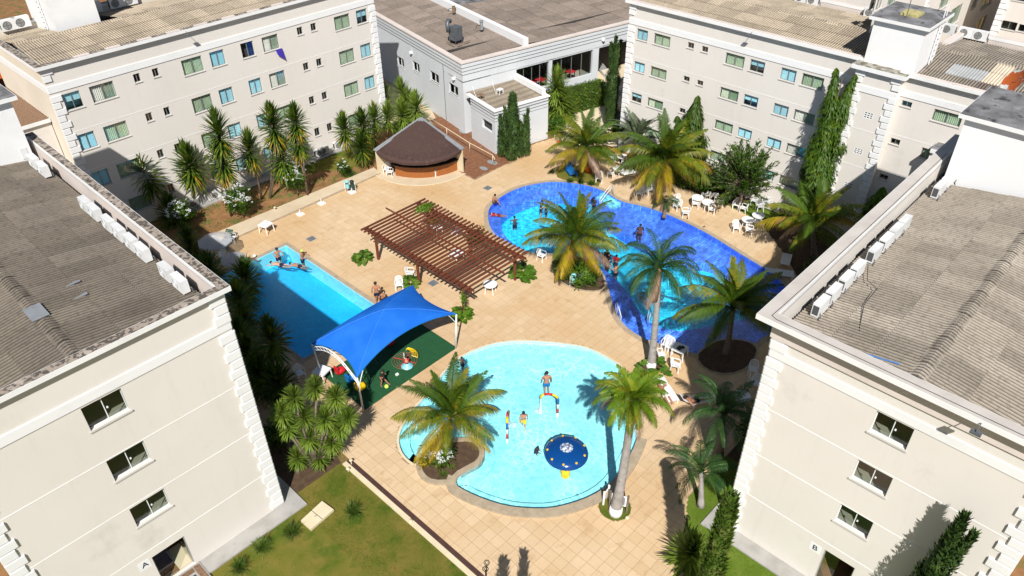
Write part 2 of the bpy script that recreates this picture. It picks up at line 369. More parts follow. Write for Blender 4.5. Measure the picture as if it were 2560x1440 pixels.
def tess(polys):
    flat = []
    for t in geometry.tessellate_polygon([[Vector((p[0], p[1], 0)) for p in P] for P in polys]):
        flat.append(t)
    allp = [p for P in polys for p in P]; out = []
    for a, b, c in flat:
        A, B, C = allp[a], allp[b], allp[c]
        cr = (B[0]-A[0])*(C[1]-A[1])-(B[1]-A[1])*(C[0]-A[0])
        if abs(cr) < 1e-9: continue
        out.append((a, b, c) if cr > 0 else (a, c, b))
    return out
def wloc(o):
    v = Vector(o.location)
    while o.parent: o = o.parent; v += Vector(o.location)
    return v
def link(name, me, parent=None, label=None, kind=None, loc=None, rot=None):
    o = bpy.data.objects.new(name, me); COL.objects.link(o)
    if parent is not None: o.parent = parent
    if loc is not None: o.location = loc
    if rot is not None: o.rotation_euler = rot
    if label: o['label'] = label
    if kind: o['kind'] = kind
    return o
def thing(name, label, cat, loc=(0, 0, 0), group=None, rz=0):
    o = bpy.data.objects.new(name, None); COL.objects.link(o); o.location = loc; o.rotation_euler = (0, 0, rz)
    o.empty_display_size = .2; o['label'] = label; o['category'] = cat
    if group: o['group'] = group
    return o
def tag(o, label, cat, group=None):
    o['label'] = label; o['category'] = cat
    if group: o['group'] = group
    return o
def kids(o): return CH_OF.get(o.name, [])
def dup(root, loc, rz, label, group=None, scale=None):
    r = root.copy(); COL.objects.link(r); r.location = loc; r.rotation_euler = (0, 0, rz); r['label'] = label
    if group: r['group'] = group
    if scale: r.scale = scale if not isinstance(scale, float) else (scale,)*3
    for ch in [c for c in root.children]:
        c = ch.copy(); COL.objects.link(c); c.parent = r
        for g in [q for q in ch.children]:
            d = g.copy(); COL.objects.link(d); d.parent = c
    return r
ORD = ['first', 'second', 'third', 'fourth', 'fifth', 'sixth', 'seventh', 'eighth', 'ninth', 'tenth', 'eleventh', 'twelfth', 'thirteenth', 'fourteenth', 'fifteenth']
def inside(p, poly):
    x, y = p[0], p[1]; c = False; j = len(poly)-1
    for i in range(len(poly)):
        xi, yi = poly[i][0], poly[i][1]; xj, yj = poly[j][0], poly[j][1]
        if (yi > y) != (yj > y) and x < (xj-xi)*(y-yi)/(yj-yi)+xi: c = not c
        j = i
    return c
def area(poly): return sum(poly[i-1][0]*poly[i][1]-poly[i][0]*poly[i-1][1] for i in range(len(poly)))/2
def ccw(poly): return poly if area(poly) > 0 else poly[::-1]
def chaikin(poly, it=2):
    for _ in range(it):
        q = []
        for i in range(len(poly)):
            a = poly[i]; b = poly[(i+1) % len(poly)]
            q += [(a[0]*.75+b[0]*.25, a[1]*.75+b[1]*.25), (a[0]*.25+b[0]*.75, a[1]*.25+b[1]*.75)]
        poly = q
    return poly
def offset(poly, d):
    n_ = len(poly); out_ = []
    for i in range(n_):
        a = Vector(poly[i-1][:2]); b = Vector(poly[i][:2]); c = Vector(poly[(i+1) % n_][:2])
        t = ((b-a).normalized()+(c-b).normalized())
        if t.length < 1e-6: t = (c-b)
        t.normalize(); nn = Vector((t.y, -t.x)); out_.append((b.x+nn.x*d, b.y+nn.y*d))
    return out_
def gp(*pts, z=0.0): return [tuple(G(x, y, z)[:2]) for x, y in pts]
def ring_strip(mb, inner, outer, z, zlow=None):
    k = len(inner)
    for i in range(k):
        j = (i+1) % k
        mb.quad((*inner[i], z), (*outer[i], z), (*outer[j], z), (*inner[j], z))
        if zlow is not None: mb.quad((*outer[i], z), (*outer[i], zlow), (*outer[j], zlow), (*outer[j], z))
# ================================================================== GROUND AND POOLS
KIDS = ccw(gp((1082,970),(1038,1020),(1008,1061),(996,1094),(1001,1125),(1018,1148),(1041,1163),(1048,1140),(1075,1118),(1120,1100),(1180,1096),(1205,1112),(1214,1135),(1203,1161),(1172,1178),(1146,1192),(1137,1214),(1166,1232),(1213,1252),(1266,1268),(1320,1274),(1374,1274),(1428,1262),(1481,1242),(1522,1215),(1555,1175),(1582,1128),(1597,1085),(1603,1040),(1597,995),(1580,950),(1550,913),(1529,901),(1501,885),(1470,871),(1440,864),(1385,857),(1330,853),(1280,853),(1230,860),(1180,878),(1140,900),(1110,932)))
KISL = ccw(gp((1038,1161),(1048,1195),(1078,1215),(1135,1213),(1146,1192),(1172,1178),(1203,1161),(1214,1135),(1205,1112),(1180,1096),(1120,1100),(1075,1118),(1048,1140)))
LAP = [(16.25, 33.1), (22.5, 33.1), (22.5, 44.55), (16.25, 44.55)]
BIG = ccw(gp((1220,535),(1224,518),(1243,499),(1271,481),(1305,467),(1350,458),(1388,454),(1434,458),(1472,465),(1509,477),(1552,505),(1600,514),(1656,531),(1712,555),(1769,584),(1815,612),(1862,642),(1900,664),(1935,686),(1957,710),(1975,738),(1985,775),(1975,812),(1945,835),(1905,842),(1885,862),(1850,850),(1800,850),(1765,868),(1753,887),(1716,879),(1692,869),(1643,858),(1619,850),(1594,838),(1561,814),(1537,779),(1527,743),(1520,716),(1510,690),(1496,672),(1480,655),(1440,640),(1400,634),(1363,633),(1342,633),(1320,629),(1297,621),(1266,604),(1237,587),(1222,561)))
BIGDEEP = ccw(gp((1252,550),(1256,537),(1275,520),(1305,505),(1341,492),(1378,487),(1416,488),(1449,494),(1480,500),(1504,532),(1522,554),(1556,580),(1594,599),(1632,617),(1740,651),(1785,658),(1815,666),(1870,700),(1905,740),(1900,785),(1840,800),(1760,815),(1700,825),(1660,818),(1620,800),(1595,770),(1575,735),(1545,700),(1515,672),(1492,655),(1440,636),(1400,630),(1363,629),(1330,627),(1312,622),(1284,607),(1266,590),(1254,572), z=-.3))
SPA = [(14.3, 45.35), (17.2, 45.35), (17.6, 46.1), (18.0, 46.9), (18.2, 47.75), (14.3, 47.75)]
BIG = ccw(chaikin(BIG, 2)); KIDS = ccw(chaikin(KIDS, 1)); BIGDEEP = ccw(chaikin(BIGDEEP, 1)); KISL = ccw(chaikin(KISL, 1)); SPA = ccw(SPA)
WZ = -.09
def struct(mb, name, mat, **k): o = mb.build(name, mat, kind='structure', **k); return o
R_ = 400
outer = [(-R_, -R_), (R_, -R_), (R_, R_), (-R_, R_)]
holes = [KIDS, LAP, BIG, SPA]
g = MB().sheet([outer]+holes, -.075); struct(g, 'ground', 'soil')
yardpoly = [(9.5, 8.5), (60, 8.5), (60, 56), (9.5, 56)]
# paved courtyard: joint bed, then tiles
DECK = ccw([(13.46, 5), (13.46, 24.7), (13.46, 26.9), (11.6, 26.9), (11.6, 47.2), (18.9, 48.05), (34.05, 48.05), (34.05, 47.2), (38.7, 43.5), (38.7, 41.45), (43.6, 41.3), (44.6, 42.8), (49.2, 41.8), (49.6, 38.3), (49.2, 34), (49.3, 28), (49.3, 24), (48.9, 21), (47.2, 18.8), (45.2, 16.5), (43.0, 14.2), (40.0, 12.6), (36.0, 10.7), (31, 10.6), (27, 10.6), (23.35, 10.6), (22.77, 10.3), (19.6, 8.4), (17, 5)])
pl = [KIDS, LAP, BIG, SPA]
deck_base = MB().sheet([DECK]+pl, -.012); floor_obj = struct(deck_base, 'pavement', 'grout')
S = .572; X0, Y0 = 17.13, 13.66
def bbox(P): return min(p[0] for p in P), max(p[0] for p in P), min(p[1] for p in P), max(p[1] for p in P)
PL1 = [(offset(P, .16), offset(P, -.3), offset(P, .7), bbox(P)) for P in pl]
MATP = [(16.2, 27.02), (23.24, 27.08), (23.24, 29.6), (23.24, 31.1), (16.2, 31.1)]
disc = lambda c, r, k=24: [(c[0]+r*cos(2*pi*i/k), c[1]+r*sin(2*pi*i/k)) for i in range(k)]
P7c = G(1628, 912); P8c = G(1537, 1268); P6c = G(1815, 872)
PLANT_BIG = ccw(chaikin(gp((1383,672),(1392,695),(1420,715),(1455,726),(1490,728),(1510,722),(1512,700),(1496,672),(1480,655),(1440,640),(1400,634),(1384,648)), 1))
RND6 = ccw(chaikin(gp((1740,892),(1765,925),(1820,937),(1872,918),(1893,880),(1885,862),(1850,850),(1800,850),(1765,868)), 1))
GARD3 = ccw(chaikin(gp((1388,428),(1395,447),(1440,453),(1480,461),(1497,468),(1500,452),(1480,425),(1440,412),(1400,415)), 1))
SKIP = [MATP, disc(P7c, .62), disc(P8c, .78), PLANT_BIG, RND6, GARD3]
SKIPB = [bbox(P) for P in SKIP]
def keep(x, y, r=.0):
    if not inside((x, y), DECK): return False
    for (po, pi_, pf, b) in PL1:
        if b[0]-.5 < x < b[1]+.5 and b[2]-.5 < y < b[3]+.5 and inside((x, y), po): return False
    for P, b in zip(SKIP, SKIPB):
        if b[0] < x < b[1] and b[2] < y < b[3] and inside((x, y), P): return False
    return True
rest = MB(); near = []; gapw = .009
for i in range(-8, 60):
    for j in range(-18, 62):
        cx, cy = X0+(i+.5)*S, Y0+(j+.5)*S
        if not (13 < cx < 50.5 and 4.5 < cy < 48.6): 
            if not (11 < cx < 50.5 and 25 < cy < 48.6): continue
        cs = [keep(cx+a*S*.5, cy+b*S*.5) for a in (-1, 0, 1) for b in (-1, 0, 1)]
        if not any(cs): continue
        dz = random.uniform(-.0025, .0025); hz = S/2-gapw
        if all(cs):
            d = hypot(cx, cy); near.append((d, cx, cy, dz))
        else:
            k = 4 if True else 3; q = S/k
            for a in range(k):
                for b in range(k):
                    x_, y_ = cx-S/2+(a+.5)*q, cy-S/2+(b+.5)*q
                    if keep(x_, y_):
                        rest.box(x_-q/2+(gapw if a == 0 else 0), x_+q/2-(gapw if a == k-1 else 0), y_-q/2+(gapw if b == 0 else 0), y_+q/2-(gapw if b == k-1 else 0), -.03, dz)
near.sort()
def seen(x, y):
    v = Vector((x, y, 0))-Vector((0, 0, CH)); c = v.dot(fw); X = 1280+FPX*v.dot(rt)/c; Y = 720+FPX*v.dot(dn)/c
    return -20 < X < 2580 and -20 < Y < 1460
tile_me = MB().box(-S/2+gapw, S/2-gapw, -S/2+gapw, S/2-gapw, -.03, 0).build('tile', 'deck', mesh_only=True)
cnt = 0
for d, cx, cy, dz in near:
    if cnt < 300 and seen(cx, cy):
        link('tile', tile_me, floor_obj, loc=(cx, cy, dz)); cnt += 1
    else: rest.box(cx-S/2+gapw, cx+S/2-gapw, cy-S/2+gapw, cy+S/2-gapw, -.03, dz)
rest.build('paving_tiles', 'deck', floor_obj, kind='stuff')
# pool basins
def basin(P, depth, name, wallm, floorm, ledge=None):
    mb = MB(); mb.cur = 0; k = len(P)
    for i in range(k):
        a, b = P[i], P[(i+1) % k]; mb.quad((*a, .0), (*b, .0), (*b, -depth), (*a, -depth))
    mb.cur = 1; mb.sheet([P], -depth)
    return struct(mb, name, [wallm, floorm])
basin(KIDS, .42, 'kids_pool', 'pool_kids_rim', 'pool_kids')
basin(LAP, 1.25, 'swimming_pool', 'pool_kids_rim', 'pool_lap')
struct(MB().sheet([BIG, BIGDEEP[::-1]], -.42), 'pool_ledge', 'tile_blue')
mb = MB()
for i in range(len(BIG)):
    a, b = BIG[i], BIG[(i+1) % len(BIG)]; mb.quad((*a, 0), (*b, 0), (*b, -.42), (*a, -.42))
struct(mb, 'pool_wall', 'tile_blue')
mb = MB()
for i in range(len(BIGDEEP)):
    a, b = BIGDEEP[i], BIGDEEP[(i+1) % len(BIGDEEP)]; mb.quad((*a, -.42), (*b, -.42), (*b, -1.15), (*a, -1.15))
mb.cur = 1; mb.sheet([BIGDEEP], -1.15); struct(mb, 'leisure_pool', ['tile_blue', 'pool_deep'])
basin(SPA, .5, 'spa_pool', 'tile_navy', 'tile_navy')
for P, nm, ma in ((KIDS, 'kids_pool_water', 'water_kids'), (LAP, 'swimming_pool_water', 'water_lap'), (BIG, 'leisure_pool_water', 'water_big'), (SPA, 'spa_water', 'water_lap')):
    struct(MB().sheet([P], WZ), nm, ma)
# copings (stone edges)
mb = MB(); ring_strip(mb, BIG, offset(BIG, .36), .018, -.02); ring_strip(mb, [(x, y) for x, y in offset(LAP, .0)], offset(LAP, .42), .018, -.02); struct(mb, 'pool_coping', 'coping')
# kids pool: pale rim, stone edge only on the near side
mb = MB(); ring_strip(mb, KIDS, offset(KIDS, .13), .006)
struct(mb, 'kids_pool_rim', 'cream')
mb = MB(); Ko = offset(KIDS, .52)
def pxy(p, z=0.0):
    v = Vector((p[0], p[1], z-CH)); c = v.dot(fw); return 1280+FPX*v.dot(rt)/c, 720+FPX*v.dot(dn)/c
idx = [i for i, p in enumerate(KIDS) if pxy(p)[0] > 1130 and pxy(p)[1] > (1195 if pxy(p)[0] < 1350 else 1090)]
for i in idx:
    j = (i+1) % len(KIDS)
    if j in idx:
        mb.quad((*KIDS[i], .10), (*Ko[i], .10), (*Ko[j], .10), (*KIDS[j], .10)); mb.quad((*Ko[i], .10), (*Ko[i], -.02), (*Ko[j], -.02), (*Ko[j], .10)); mb.quad((*KIDS[i], .10), (*KIDS[j], .10), (*KIDS[j], -.1), (*KIDS[i], -.1))
struct(mb, 'kids_pool_edge', 'coping')
# step inside the kids pool and its wading shelf
mb = MB(); K1 = offset(KIDS, -.55)
ring_strip(mb, K1, KIDS, -.24)
for i in range(len(K1)): a, b = K1[i], K1[(i+1) % len(K1)]; mb.quad((*a, -.24), (*b, -.24), (*b, -.41), (*a, -.41))
struct(mb, 'kids_pool_shelf', 'pool_kids')
# island planter in the kids pool
isl = thing('planter_island', 'curved stone planter island on the kids pool edge', 'planter', tuple(G(1125, 1160)))
mb = MB(); KI = offset(KISL, -.27); ring_strip(mb, KI, KISL, .14, -.42); ring_strip(mb, KI, KI, .14)
mb.build('rim', 'coping', isl); MB().prism(KI, -.3, .08).build('soil_bed', 'dark_soil', isl)
# steps of the big pool
st = thing('pool_steps', 'pale blue steps descending into the leisure pool', 'steps', tuple(G(1540, 480, -.4)))
A_ = G(1509, 477); B_ = G(1552, 505); dirv = (G(1489, 520, -.4)-G(1530, 492)).normalized()
for k in range(4):
    o1 = A_+dirv*(.42*k); o2 = B_+dirv*(.42*k); z = -.12-.17*k
    mb = MB(); w_ = dirv*.42
    mb.prism(ccw([tuple(o1[:2]), tuple(o2[:2]), tuple((o2+w_)[:2]), tuple((o1+w_)[:2])]), -1.14, z); mb.build('step', 'pool_steps', st)
# small tiles on the near rim of the ledge: light strip along the waterline
# planting beds, kerbs, paths
struct(MB().sheet([ccw([(9.4, -30), (12.95, -30), (12.95, 24.9), (9.4, 24.9)])], -.03), 'lawn', 'lawn')
struct(MB().sheet([[(-40, -30), (9.4, -30), (9.4, 24.05), (-40, 24.05)]], -.03), 'lawn', 'lawn')
struct(MB().box(12.95, 13.2, -20, 24.75, -.05, .03), 'kerb', 'cream')
struct(MB().box(13.2, 13.46, -20, 24.75, -.05, .008), 'drain_strip', 'brown_strip')
struct(MB().sheet([ccw([(17.0, 5), (19.6, 8.4), (22.77, 10.3), (23.35, 10.6), (27, 10.6), (27, 8.4), (23.2, 8.4), (23.2, -20), (10, -20), (13.4, 5)])], -.022), 'lawn', 'lawn_green')
struct(MB().prism([(13.46, -12), (17.0, -12), (17.0, 5.0), (13.46, 5.0)], -.1, -.004), 'pavement', 'deck')
struct(MB().prism([(5.0, 23.95), (10.25, 23.95), (10.25, 27.5), (9.45, 27.5), (9.45, 24.82), (-30, 24.82), (-30, 23.95)], -.1, .06), 'pavement', 'concrete')
struct(MB().prism(ccw([(22.45, 9.3), (22.45, -20), (23.25, -20), (23.25, 8.45), (30, 8.45), (30, 9.3)]), -.1, .06), 'pavement', 'concrete')
struct(MB().prism([(18.9, 48.05), (34.05, 48.05), (34.3, 49.2), (19.0, 49.75)], -.1, .10), 'pavement', 'concrete_warm')
struct(MB().box(18.9, 34.05, 47.98, 48.05, -.1, .115), 'kerb', 'coping')
struct(MB().sheet([[(9.5, 49.5), (45, 49.2), (42, 55.02), (9.5, 55.02)]], -.04), 'planting_bed', 'soil')
bedp = ccw([(30.2, 52.6), (33.0, 50.7), (36.6, 50.4), (38.5, 54.9), (30.2, 54.9)])
struct(MB().sheet([bedp], -.035), 'lawn', 'lawn')
struct(MB().sheet([ccw([(11.6, 26.9), (11.6, 49.6), (9.45, 49.6), (9.45, 24.9), (12.95, 24.9), (13.46, 26.9)])], -.03), 'planting_bed', 'dark_soil')
struct(MB().sheet([ccw([(40.5, 52.2), (43.7, 51.2), (46.5, 56), (48.5, 66), (41, 80), (36, 80), (40.6, 56)])], -.02), 'path', 'concrete_warm')
struct(MB().sheet([ccw([(38.9, 47), (40.2, 50.4), (42.2, 55), (40.5, 55), (38.9, 50.5)])], -.018), 'lawn', 'lawn_green')
struct(MB().sheet([ccw([(49.2, 28), (51.41, 28), (51.41, 34), (49.8, 36), (49.5, 34)])], -.025), 'planting_bed', 'dark_soil')
struct(MB().sheet([ccw([(49.3, 15), (49.3, 24), (49.3, 28), (51.4, 28), (51.4, 8.8), (30, 8.8), (27, 8.8), (27, 10.6), (31, 10.6), (36, 10.7), (40, 12.6), (43, 14.2), (45.2, 16.5), (47.2, 18.8), (48.9, 21)])], -.03), 'planting_bed', 'dark_soil')
struct(MB().sheet([ccw([(48.6, 19.8), (51.3, 19.8), (51.3, 23), (49.3, 24), (48.7, 21.3)])], -.02), 'lawn', 'lawn_green')
# concrete apron by the blocks' feet behind the pools
struct(MB().sheet([ccw([(49.6, 38.3), (49.2, 41.8), (55, 47), (62, 52), (80, 62), (84, 55), (64, 44), (54, 36.5), (50.5, 36)])], -.02), 'path', 'cream')
# green playground mat
struct(MB().prism([(16.2, 27.02), (23.24, 27.08), (23.24, 31.1), (16.2, 31.1)], -.02, .012), 'playground_mat', 'mat_green')
# soil discs and planters
def planter_disc(P, name, label, mat='dark_soil', rim=True):
    t = thing(name, label, 'planter', (sum(p[0] for p in P)/len(P), sum(p[1] for p in P)/len(P), 0))
    MB().prism(ccw(P), -.02, .03).build('soil_bed', mat, t)
    if rim: mb = MB(); Q = offset(ccw(P), .12); ring_strip(mb, ccw(P), Q, .04, -.02); mb.build('rim', 'coping', t)
    return t
planter_disc(disc(P7c, .62), 'planter', 'small round bed at the foot of the tall palm beside the white tables', rim=False)
planter_disc(disc(P8c, .78), 'planter', 'round soil bed under the notice boards beside the kids pool', 'lawn', rim=False)
planter_disc(PLANT_BIG, 'planter', 'curved planting bed with shrubs under the coconut palm between the pools')
planter_disc(RND6, 'planter', 'large round planter in shade at the end of the leisure pool')
planter_disc(GARD3, 'planter', 'grassy bed with orange croton at the far rim of the leisure pool', 'lawn', rim=False)
# wooden ramp of planks
ramp_o = thing('wooden_ramp', 'reddish brown plank ramp running up past the kiosk to the lane', 'ramp', (41, 45, 0))
RP = ccw([(46.5, 52.6), (44.0, 52.9), (38.72, 43.5), (38.7, 41.5), (43.55, 41.35), (43.35, 43.2)])
MB().prism(RP, -.05, .02).build('bed', 'grout', ramp_o)
mb = MB(); rang = radians(-11.5); ux, uy = cos(rang), sin(rang)
inR = offset(RP, -.05)
for k in range(-10, 130):
    vv = 40.5+k*.125
    run = None
    for s_ in range(0, 110):
        uu = 36+s_*.125; x_, y_ = 40+(uu-40)*ux-(vv-44)*uy, 44+(uu-40)*uy+(vv-44)*ux
        ok = inside((x_, y_), inR)
        if ok and run is None: run = uu
        if (not ok or s_ == 109 or (ok and run is not None and random.random() < .035)) and run is not None:
            f_ = lambda U, V: (40+(U-40)*ux-(V-44)*uy, 44+(U-40)*uy+(V-44)*ux)
            if uu-run > .15: mb.prism([f_(run, vv), f_(uu-.012, vv), f_(uu-.012, vv+.112), f_(run, vv+.112)], .02, .038+random.uniform(0, .004))
            run = uu if ok else None
mb.build('planks', 'wood_ramp', ramp_o, kind='stuff')
mb = MB(); mb.obox((43.45, 43.15, .12), (46.55, 52.6, .12), .08, .2); mb.build('skirting', 'wood_ramp', ramp_o)
for q, (px_, py_, sz) in enumerate(((1161, 329, .75), (1127, 298, .42), (1231, 407, .7), (1209, 422, .55))):
    c = G(px_, py_); a = random.uniform(0, .3)
    mb = MB(); R0 = [(c.x+sz*.8*cos(t_)*(.75 if q == 0 else .6), c.y+sz*.8*sin(t_)) for t_ in [2*pi*i/8+pi/8 for i in range(8)]]
    mb.prism(R0, .03, .05); mb.build('access_plate', 'galv', ramp_o)
# handrail beside the ramp
hr = thing('handrail', 'cream tubular handrail along the wooden ramp', 'railing', tuple(G(1150, 370)))
top = [(1074,300),(1118,327),(1174,361),(1232,396)]; base = [(1074,318),(1118,345),(1175,382),(1232,413)]
tp = []
for (a, b), (c, d) in zip(top, base):
    gr = G(c, d); h = HT(gr, a, b); h = .95; tp.append(Vector((gr.x, gr.y, h)))
mb = MB(); mb.tube([tp[0]]+tp[1:]+[tp[-1]+Vector((-.15, -.3, -.02)), tp[-1]+Vector((-.2, -.45, -.2))], .035, 6); mb.build('top_rail', 'cream', hr, smooth=True)
for q in tp: MB().tube([(q.x, q.y, 0), tuple(q)], .03, 6).build('post', 'cream', hr, smooth=True)
MB().tube([tp[0]-Vector((0, 0, .55)), tp[-1]-Vector((0, 0, .55))], .012, 4).build('lower_rail', 'dark', hr)
# drain grates
for q, (x, y, lab) in enumerate(((778, 597, 'small steel drain grate in the paving near the lap pool corner'), (1219, 470, 'steel drain grate in the paving between kiosk and leisure pool'), (1083, 708, 'steel drain cover in the paving beneath the pergola'))):
    c = G(x, y); o = thing('drain_grate', lab, 'drain', tuple(c))
    MB().box(c.x-.3, c.x+.3, c.y-.3, c.y+.3, .004, .012).build('frame', 'galv', o)
    for k in range(5): MB().box(c.x-.25, c.x+.25, c.y-.24+k*.1, c.y-.19+k*.1, .012, .022).build('bar', 'grey_metal', o)
# lawn blades and weeds (uncountable)
mb = MB(); rg = random.Random(3)
for k in range(26000):
    x = rg.uniform(9.9, 12.9); y = rg.uniform(13.2, 24.8)
    if y > 23.9 and x < 10.3: continue
    if k % 4 == 0: x = rg.uniform(4.5, 12.9); y = rg.uniform(14, 23.9)
    a = rg.uniform(0, 6.28); h = rg.uniform(.02, .06); wv = .012
    mb.quad((x-wv*cos(a), y-wv*sin(a), -.03), (x+wv*cos(a), y+wv*sin(a), -.03), (x+rg.uniform(-.03, .03), y+rg.uniform(-.03, .03), h-.03))
for k in range(9000):
    x = rg.uniform(17.5, 27); y = rg.uniform(4.5, 10.5)
    if inside((x, y), DECK) or (x > 22.4 and y < 9.3) or x+.0 < 17: continue
    a = rg.uniform(0, 6.28); h = rg.uniform(.02, .07); wv = .014
    mb.quad((x-wv*cos(a), y-wv*sin(a), -.02), (x+wv*cos(a), y+wv*sin(a), -.02), (x+rg.uniform(-.03, .03), y+rg.uniform(-.03, .03), h-.02))
o = mb.build('grass', 'lawn', kind='stuff'); o['label'] = 'short mown grass of the lawns'
mb = MB()
for k in range(9000):
    x = rg.uniform(19, 38); y = rg.uniform(49.6, 54.9)
    if inside((x, y), bedp) and rg.random() < .2: pass
    elif noise_ok(x, y) if False else (sin(x*1.3)+sin(y*2.1+x*.7)) < .2: continue
    a = rg.uniform(0, 6.28); h = rg.uniform(.04, .14); wv = .02
    mb.quad((x-wv*cos(a), y-wv*sin(a), -.04), (x+wv*cos(a), y+wv*sin(a), -.04), (x+rg.uniform(-.06, .06), y+rg.uniform(-.06, .06), h-.04))
o = mb.build('weeds', 'tuft', kind='stuff'); o['label'] = 'patchy weeds growing in the red soil bed'
# ================================================================== BUILDINGS
class Block:
    """axis-aligned apartment block; faces named by their outward direction"""
    def __init__(s, name, label, x0, x1, y0, y1, zt, loc):
        s.x0, s.x1, s.y0, s.y1, s.zt = x0, x1, y0, y1, zt
        s.t = thing(name, label, 'building', loc)
    def P(s, f, u, z, d=0.0):
        if f == '-y': return (u, s.y0-d, z)
        if f == '+y': return (u, s.y1+d, z)
        if f == '-x': return (s.x0-d, u, z)
        return (s.x1+d, u, z)
    def rng(s, f): return (s.x0, s.x1) if f[1] == 'y' else (s.y0, s.y1)
    def fbox(s, mb, f, u0, u1, z0, z1, d0, d1):
        a = s.P(f, u0, z0, d0); b = s.P(f, u1, z1, d1)
        mb.box(min(a[0], b[0]), max(a[0], b[0]), min(a[1], b[1]), max(a[1], b[1]), z0, z1)
    def wall(s, f, openings=(), mat='stucco', depth=.16, zb=-.1, u0=None, u1=None, name='wall'):
        a, b = s.rng(f)
        if u0 is not None: a = u0
        if u1 is not None: b = u1
        us = sorted({a, b} | {o[0] for o in openings} | {o[1] for o in openings})
        zs = sorted({zb, s.zt} | {o[2] for o in openings} | {o[3] for o in openings})
        mb = MB()
        for z0, z1 in zip(zs, zs[1:]):
            run = None
            for k, (p, q) in enumerate(zip(us, us[1:])):
                hole = any(o[0] <= (p+q)/2 <= o[1] and o[2] <= (z0+z1)/2 <= o[3] for o in openings)
                if not hole and run is None: run = p
                if run is not None and (hole or k == len(us)-2):
                    e = p if hole else q
                    mb.quad(s.P(f, run, z0), s.P(f, e, z0), s.P(f, e, z1), s.P(f, run, z1)); run = None
        for o in openings:
            ua, ub, za, zb_ = o[:4]
            for (p, q) in (((ua, za), (ub, za)), ((ub, za), (ub, zb_)), ((ub, zb_), (ua, zb_)), ((ua, zb_), (ua, za))):
                mb.quad(s.P(f, *p), s.P(f, *q), s.P(f, *q, -depth), s.P(f, *p, -depth))
        return mb.build(name, mat, s.t)
    def trim(s, f, z0, z1, proud=.045, name='band', mat='trim', u0=None, u1=None, ext=0.0):
        a, b = s.rng(f); a = a if u0 is None else u0; b = b if u1 is None else u1
        mb = MB(); s.fbox(mb, f, a-ext, b+ext, z0, z1, -.01, proud); return mb.build(name, mat, s.t)
    def joint(s, f, z, u0=None, u1=None):
        a, b = s.rng(f); a = a if u0 is None else u0; b = b if u1 is None else u1
        mb = MB(); s.fbox(mb, f, a, b, z-.018, z+.018, -.004, .012); return mb.build('joint_strip', 'cream' if False else 'trim', s.t)
    def quoins(s, f, u, side, zlo, zhi, step=.475, skip=(), wide=.66, nar=.5):
        """side +1: blocks grow towards +u from the corner u"""
        k = 0; z = zhi
        while z-step > zlo-.05:
            if not any(a < z-step/2 < b for a, b in skip):
                w_ = wide if k % 2 == 0 else nar; mb = MB()
                c = .015
                a, b = (u, u+w_) if side > 0 else (u-w_, u)
                ext = .05
                if side > 0: a -= ext
                else: b += ext
                h0, h1 = z-step+.042, z-.012
                q = [s.P(f, a, h0, 0), s.P(f, b, h0, 0), s.P(f, b, h1, 0), s.P(f, a, h1, 0)]
                p = [s.P(f, a+c, h0+c, .085), s.P(f, b-c, h0+c, .085), s.P(f, b-c, h1-c, .085), s.P(f, a+c, h1-c, .085)]
                # four chamfered sides and a face
                for i in range(4):
                    j = (i+1) % 4; mb.quad(q[i], q[j], p[j], p[i])
                mb.quad(*p); mb.build('quoin', 'trim', s.t)
            z -= step; k += 1
def winmesh(kind, w_, h):
    """meshes of a window in its own frame: u along x, outward -y, z up, origin at lower middle of the opening"""
    fr = MB(); t = .035; d0, d1 = .10, .15
    fr.box(-w_/2, w_/2, d0, d1, 0, t); fr.box(-w_/2, w_/2, d0, d1, h-t, h); fr.box(-w_/2, -w_/2+t, d0, d1, t, h-t); fr.box(w_/2-t, w_/2, d0, d1, t, h-t)
    fr.box(-t/2, t/2, d0-.012, d1, t, h-t)
    pa = MB(); pa.box(.0, w_/2-t, d0+.015, d0+.024, t, h-t)
    si = MB(); si.box(-w_/2-.05, w_/2+.05, -.05, .12, -.055, -.004)
    cu = MB()
    if kind in ('curtain', 'half'):
        nf = 26; a0, a1 = -w_/2+.03, w_/2-.03; pts = []
        rr = random.Random(int(w_*100+h*10))
        ph = 0
        for k in range(nf*3+1):
            u = a0+(a1-a0)*k/(nf*3); ph += rr.uniform(.7, 1.4); pts.append((u, .20+.03*sin(ph*1.1)))
        for p, q in zip(pts, pts[1:]): cu.quad((p[0], p[1], .0), (q[0], q[1], .0), (q[0]*.99, q[1], h), (p[0]*.99, p[1], h))
    elif kind == 'blind':
        k = 0; z = h-.03
        while z > .03:
            cu.quad((-w_/2+.03, .175, z-.05), (w_/2-.03, .175, z-.05), (w_/2-.03, .195, z-.002), (-w_/2+.03, .195, z-.002)); z -= .052
    elif kind == 'blindhalf':
        z = h-.03
        while z > h*.52:
            cu.quad((-w_/2+.03, .175, z-.05), (w_/2-.03, .175, z-.05), (w_/2-.03, .195, z-.002), (-w_/2+.03, .195, z-.002)); z -= .052
        cu.box(-w_/2, w_/2, .6, .62, 0, h)
    else: cu.box(-w_/2, w_/2, .4, .42, 0, h)  # dark sheet standing in for the shade of the room behind
    return fr, pa, si, cu
WCACHE = {}
